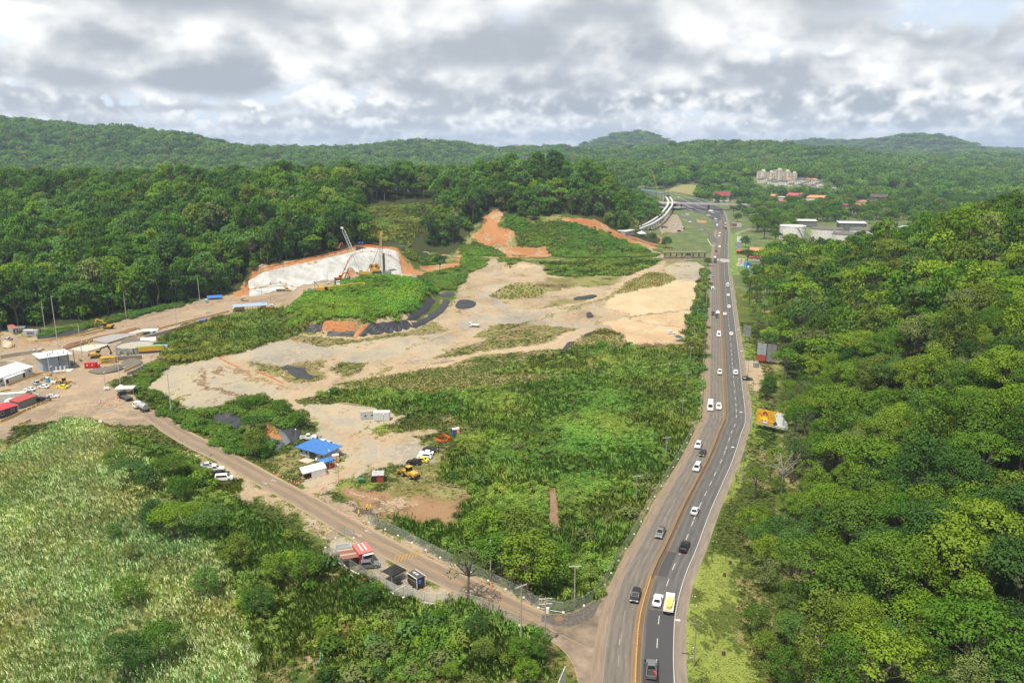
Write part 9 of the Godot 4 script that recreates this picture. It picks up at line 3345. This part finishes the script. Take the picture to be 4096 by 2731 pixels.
		f.lathe([V2(t[1] + 0.25,t[2] - 0.4),V2(t[1] + 0.25,t[2]),V2(t[1] - 0.2,t[2] + 0.05),V2(0,t[2] + 1.2)],40)
		part("roof",f,worn(0.7,0.7,0.68,0.6,8.0) if t[4] == 0 else worn(0.13,0.115,0.1,0.9,4.0),o)
		for k in 16:
			f = F()
			var an := PI * 0.25 + k * 0.05
			f.box(V3(cos(an) * (t[1] + 0.5),t[2] * (k + 0.5) / 16.0,sin(an) * (t[1] + 0.5)),V3(1.2,0.3,1.2))
			part("stair_tread",f,paint(0.55,0.55,0.53,0.6),o)
	# sheds and houses of the valley
	for h in valley_houses():
		box_at("valley_house",h[0],h[1],h[2],h[3],h[4],h[6],"house",h[5],0.8,h[7],5)
	var rh := box_at("red_roofed_hall",V2(364.9,-1460.6),V2(390.2,-1452.6),18,9,[0.68,0.66,0.63],"white arcaded hall with a dark red roof by the interchange","hall",[0.26,0.03,0.04],1.5,0.35,9)
	# the inn with orange roof and red awnings
	box_at("roadside_inn",V2(208,-697.9),V2(224.5,-689.7),14,4.0,[0.05,0.14,0.32],"blue-walled inn with an orange roof among the trees","inn",[0.48,0.24,0.09],1.5,0.22,6)
	box_at("inn_annex",V2(203,-717.7),V2(213.4,-712.4),8,3.4,[0.3,0.12,0.1],"annex with a flat red roof left of the inn","annex",[0.4,0.08,0.06],1.0,0.08,2)
	box_at("inn_porch",V2(203.2,-679.2),V2(211.5,-676),5,2.8,[0.5,0.5,0.5],"red-roofed porch in front of the inn","porch",[0.45,0.04,0.06],0.6,0.1,2)
	# hillside town: apartment blocks and terraces
	var rr := RandomNumberGenerator.new()
	rr.seed = 90
	var gt := "houses of the hillside town"
	var k2 := 0
	for q in [[160,172,18,20],[205,172,15,18],[250,170,17,23],[300,165,16,20],[345,160,14,16]]:
		tower(town(q[0],q[1]),q[2],q[3],"tall cream apartment block, %s from the left in the hillside town" % ordinal(k2 + 1),gt,rr)
		k2 += 1
	k2 = 0
	for q in [[165,182],[235,200],[275,215],[300,185],[330,195],[355,180],[370,205],[385,170],[400,190],[420,165],[425,205],[440,185],[455,200],[470,180],[480,210],[495,195],[505,215],[140,190],[395,215],[345,210],[315,175],[450,170],[180,200],[210,190],[260,200],[285,195],[410,175],[465,195],[490,205],[380,190],[360,215],[435,215],[200,205],[320,215]]:
		tower(town(q[0],q[1]),rr.randf_range(8,12),rr.randf_range(6,9),"white terraced house, %s counted from the left foot of the hillside town" % ordinal(k2 + 1),gt,rr,true)
		k2 += 1
	# mast on the left skyline
	var ms := thing("radio_mast","thin radio mast on the left skyline","mast",V2(-590,-2620),0.0)
	f = F()
	lattice(f,V3(0,0,0),V3(0,46,0),3.5,8,0.3)
	part("lattice",f,paint(0.2,0.2,0.2,0.6),ms)
	f = F()
	f.box(V3(0,42,0),V3(6,3,6))
	part("antenna",f,paint(0.3,0.3,0.3,0.6),ms)
	# lawns of the valley
	for q in [L([744.4,-1712.1,896.3,-1739.7,833.4,-1615.1,778.7,-1581.3,733.2,-1678.5]),L([278.1,-820.1,293.8,-831.7,295,-797.8,287.5,-737.6,247.5,-723.9]),L([353,-967.8,389.9,-952.3,434.7,-937.2,481.1,-922.6,452.6,-894.7,327.8,-881.4]),L([968.5,-1825.4,1080.1,-1874.8,1002.1,-1727.4,978.8,-1710.2]),L([242.7,-894.7,258.9,-881.4,181.3,-600.4,164.2,-594.2]),L([200.9,-662.2,210.9,-654.7,196.9,-613.1,184.6,-606.7])]:
		f = F()
		var pp := PackedVector2Array(q)
		var idx := Geometry2D.triangulate_polygon(pp)
		for i in range(0,idx.size(),3):
			f.tri(v3(pp[idx[i]],0.1),v3(pp[idx[i + 2]],0.1),v3(pp[idx[i + 1]],0.1))
		structure("lawn",f,worn(0.13,0.2,0.04,1.0,25.0))

# a spot on the town's hill from its place in the view,measured once
func town(x: float,y: float) -> Vector2:
	return V2(536.0 + (x - 150.0) * 0.4,-1690.0 - (225.0 - y) * 1.3)

func tower(at: Vector2,w: float,h: float,label: String,group: String,rr: RandomNumberGenerator,low := false) -> void:
	var o := thing("terraced_house" if low else "apartment_block",label,"building",at,rr.randf_range(-0.2,0.2),group)
	var c := rr.randf_range(0.7,0.78)
	var m := worn(c,c * 0.98,c * 0.94,0.8,8.0)
	var f := F()
	f.box(V3(0,h / 2 - 4,0),V3(w,h + 8,w * 0.8))
	part("wall",f,m,o)
	f = F()
	if low:
		f.hull(V3(0,h + 1.0,0),Basis(),V3(w + 1.2,2.0,w * 0.8 + 1.2),V3(w * 0.5,2.0,1.0))
		part("roof",f,worn(0.1,0.09,0.085,0.9,4.0) if rr.randf() < 0.7 else worn(0.42,0.2,0.12,0.9,4.0),o)
	else:
		f.box(V3(0,h + 0.4,0),V3(w + 1.0,0.8,w * 0.8 + 1.0))
		var rf := part("roof",f,worn(0.5,0.42,0.34,0.8,4.0),o)
		f = F()
		f.box(V3(w * 0.2,h + 2.6,0),V3(w * 0.35,3.6,w * 0.4))
		part("stair_head",f,m,rf)
	f = F()
	var n := maxi(2,int(w / 3.5))
	for r in maxi(2,int(h / 3.6)):
		for k in n:
			f.box(V3(-w / 2 + (k + 0.5) * w / n,2.0 + r * 3.6,w * 0.4 + 0.05),V3(1.4,1.6,0.12))
	part("windows",f,paint(0.05,0.06,0.07,0.3),o).set_meta("kind","stuff")
	if not low:
		for s in [-0.3,0.3]:
			f = F()
			f.box(V3(s * w,h / 2,w * 0.4 + 0.7),V3(w * 0.2,h,1.3))
			part("balcony_bay",f,worn(0.5,0.4,0.28,0.8,5.0),o)

func build_small() -> void:
	# muddy water: creek,ditches and puddles
	var mud := paint(0.2,0.115,0.055,0.12)
	for q in [L([10.4,-210.4,12.2,-210.4,12.4,-201.1,12.3,-191.2,12.2,-184.7,10.5,-184,9.71,-191.9,10.4,-201.1]),L([-34.6,-140.5,-33.7,-143.1,-32.5,-143.8,-32.2,-143.1,-33,-141,-34.2,-140,-34.4,-136.9,-34.8,-136.4]),L([-10.7,-138,-9.05,-136.9,-7.94,-136.2,-8.17,-135.5,-9.52,-135.8]),L([56.4,-372.2,62.9,-374.2,73.2,-376.4,72.5,-372.6,62.2,-369.6,56.3,-369.3]),L([9.36,-384,14.1,-391.6,19.3,-394,19.8,-390.7,16.3,-383,11.7,-378.7]),L([-142.1,-255.6,-140.4,-258.6,-138.5,-259.7,-136.6,-257.2,-137.2,-255.2,-139.9,-254.4]),L([8.59,-145.9,10.3,-146.4,10.7,-145.1,9.22,-144.3]),L([-36.6,-343.8,-30.8,-349.3,-26.3,-350.4,-25.8,-348.6,-30.5,-346,-35.4,-342.7])]:
		var f := F()
		f.slab(q,0.02,0.07)
		structure("muddy_water",f,mud)
	# cut logs and brush heaps on the cleared hill
	var r := RandomNumberGenerator.new()
	r.seed = 33
	for q in [[V2(31.1,-536.4),9.0,90,"big brush heap of cut branches at the foot of the hill"],[V2(21.5,-535.4),5.0,40,"smaller brush heap left of the big one"],[V2(36.8,-721.1),7.0,60,"brush heap on the orange earth of the cleared hill"],[V2(6.59,-708.1),7.0,50,"row of cut branches along the hill track"],[V2(71.1,-580.4),6.0,40,"low brush heap beside the yellow grass"],[V2(-13.1,-729.1),4.0,18,"felled trunks by the hill track"]]:
		var o := thing("brush_heap",q[3],"brush heap",q[0],0.0,"brush heaps on the cleared land")
		var f := F()
		for k in q[2]:
			var a := r.randf() * TAU
			var d: float = sqrt(r.randf()) * q[1]
			var p := V3(cos(a) * d,0.3 + r.randf() * 1.6 * (1.0 - d / q[1]),sin(a) * d * 0.45)
			var g := r.randf() * PI
			var l := r.randf_range(1.2,4.0)
			f.tube(p,p + V3(cos(g) * l,r.randf_range(-0.3,0.6),sin(g) * l * 0.5),r.randf_range(0.06,0.2),0.05,5)
		part("branches",f,worn(0.27,0.18,0.11,0.95,1.0,grain),o).set_meta("kind","stuff")
	for q in [[V2(-25.2,-741.9),V2(-21.5,-735.7),"pale felled trunk left on the cleared hill"],[V2(20.3,-758.5),V2(26.3,-756.4),"fallen trunk on the green slope"],[V2(78.7,-761.6),V2(86.7,-755.8),"long fallen trunk high on the green slope"],[V2(-65.3,-287.2),V2(-57.3,-284.2),"long timber lying behind the grey container"],[V2(-15.9,-724.3),V2(-9.02,-729.7),"dark trunk lying across the hill track"]]:
		var f := F()
		f.tube(v3(q[0],0.25),v3(q[1],0.25),0.3,0.2,7)
		single("fallen_log",f,worn(0.4,0.32,0.22,0.9,1.0,grain),q[2],"log","felled trunks")
	# white survey stakes along tracks
	var st := F()
	st.box(V3(0,0.5,0),V3(0.09,1.0,0.09))
	var sm := st.mesh()
	for p in L([-85.1,-337.4,-85.2,-343,-80.9,-326.5,-78.5,-318.4,-81.6,-359.7,-76.2,-356.7,-78.2,-354.6,-89.2,-366,-75.1,-372.5,-70.5,-364.9,-64.5,-383.8]) + L([-90.8,-303.3,-86.6,-296.4,-83.8,-298.9,-80.4,-302.6,-77.7,-305.9,-84.4,-306.5]) + L([19.2,-474.3,21.5,-474.3,29.6,-480.3]):
		var o := shared(named("survey_stake"),sm,paint(0.65,0.63,0.6,0.8),self,v3(p))
		tag(o,"white survey stake beside a dirt track on the flat","stake","white survey stakes")
	for p in L([-140.6,-277.1,-137,-272.9,-133,-268.9,-130.9,-266.8]) + L([-120.8,-258,-116.8,-254.1,-110.2,-247.5,-106.9,-244.5,-104.3,-242.4]):
		var o := shared(named("marker_post"),sm,paint(0.65,0.55,0.4,0.8),self,v3(p))
		tag(o,"thin cream marker post on the kerb strip beside the access road","post","marker posts by the access road")
	# low kerbed concrete strip with basins beside the access road
	for q in [[L([-138.3,-270.2,-136.4,-270.5,-128.6,-262,-130.5,-258,-136.6,-263.8]),"sandy basin with a pale kerb beside the access road"],[L([-120,-247.4,-117.1,-250.2,-113.5,-246.9,-117.1,-245.1]),"brown timber deck strip beside the access road"]]:
		var f := F()
		f.slab(q[0],-0.02,0.14)
		single("kerbed_basin",f,worn(0.36,0.27,0.17,0.9,2.0) if q[1].begins_with("sandy") else worn(0.13,0.09,0.06,0.9,1.0),q[1],"basin")
	var pp := F()
	pp.tube(v3(V2(-142.2,-260.2),0.5),v3(V2(-140.5,-258.6),0.5),0.5,0.5,12)
	single("concrete_pipe",pp,worn(0.5,0.46,0.38,0.9,2.0),"short concrete pipe lying at the muddy pool","pipe")
	for q in [[L([-226,-362.6,-224.8,-363.4]),"left concrete pipe behind the warehouse"],[L([-224,-363.4,-223.3,-365.1]),"right concrete pipe behind the warehouse"]]:
		pp = F()
		pp.tube(v3(q[0][0],1.0),v3(q[0][1],1.0),1.0,1.0,14)
		single("concrete_pipe",pp,worn(0.46,0.42,0.34,0.9,2.0),q[1],"pipe")
	# litter along the verge
	var lr := RandomNumberGenerator.new()
	lr.seed = 12
	var lf := F()
	for k in 90:
		var i := lr.randi_range(12,120)
		var p := beside(median,lr.randf_range(9.6,11.4))[i]
		lf.x = Transform3D(Basis(Vector3.UP,lr.randf() * 6.0),v3(p,0.05))
		lf.box(Vector3.ZERO,V3(lr.randf_range(0.1,0.3),0.08,lr.randf_range(0.08,0.2)))
	var lo := part("litter",lf,paint(0.65,0.65,0.63,0.7),self)
	tag(lo,"scraps of white litter along the highway verge","litter","","stuff")

var house_list := []
func valley_houses() -> Array:
	if house_list.is_empty():
		house_list = [[V2(344.4,-970.2),V2(367.5,-965.4),18.0,8.0,[0.16,0.16,0.17],[0.66,0.66,0.64],"white-roofed open shed behind the clean tank",0.03],[V2(380,-928.9),V2(408.8,-923.1),16.0,9.0,[0.12,0.13,0.13],[0.6,0.62,0.62],"broad white-roofed steel shed behind the stained tanks",0.06],[V2(529.2,-1293.9),V2(555.6,-1282.8),10.0,4.5,[0.2,0.18,0.17],[0.5,0.03,0.08],"long bright red roof in the valley trees",0.1],[V2(520.5,-1532.4),V2(540.8,-1516.9),16.0,6.0,[0.55,0.45,0.43],[0.5,0.06,0.1],"house with a pinkish red roof near the bridge",0.25],[V2(454.7,-1390.2),V2(465.9,-1383.8),10.0,4.0,[0.5,0.45,0.42],[0.48,0.08,0.12],"small red-roofed house left of the pink roof",0.2],[V2(543,-1486.8),V2(571.9,-1472.2),14.0,5.0,[0.65,0.63,0.6],[0.58,0.25,0.1],"long white house with an orange tiled roof",0.25],[V2(493.3,-1548.2),V2(499.6,-1540.3),8.0,4.0,[0.5,0.42,0.35],[0.6,0.25,0.08],"little orange-roofed house far left of the tank valley",0.3],[V2(569.2,-1465),V2(575.7,-1457.9),8.0,3.5,[0.5,0.42,0.35],[0.55,0.22,0.1],"small orange roof beside the long white house",0.3],[V2(651.7,-1672.8),V2(687.8,-1670.1),14.0,5.0,[0.45,0.4,0.33],[0.42,0.25,0.15],"low tan-roofed house at the edge of the green field",0.2],[V2(659.5,-1486.8),V2(683.5,-1472.2),14.0,6.0,[0.1,0.08,0.07],[0.09,0.06,0.05],"dark brown roofed houses beside the green field",0.3],[V2(454.2,-939.3),V2(462.7,-928.9),10.0,3.5,[0.5,0.5,0.52],[0.35,0.42,0.5],"pale blue-roofed cabins at the hill's shoulder",0.1],[V2(594.1,-1390.2),V2(606.8,-1383.8),9.0,3.5,[0.55,0.5,0.45],[0.5,0.2,0.13],"house with a faded red roof behind the red shed",0.2],[V2(956.9,-1632.5),V2(964.6,-1628.1),10.0,7.0,[0.65,0.66,0.66],[0.6,0.6,0.6],"small white building beyond the field at the right",0.1],[V2(497.9,-1513.1),V2(506.2,-1505.5),10.0,4.0,[0.55,0.55,0.53],[0.5,0.5,0.5],"grey house between the red roofs",0.1]]
	return house_list
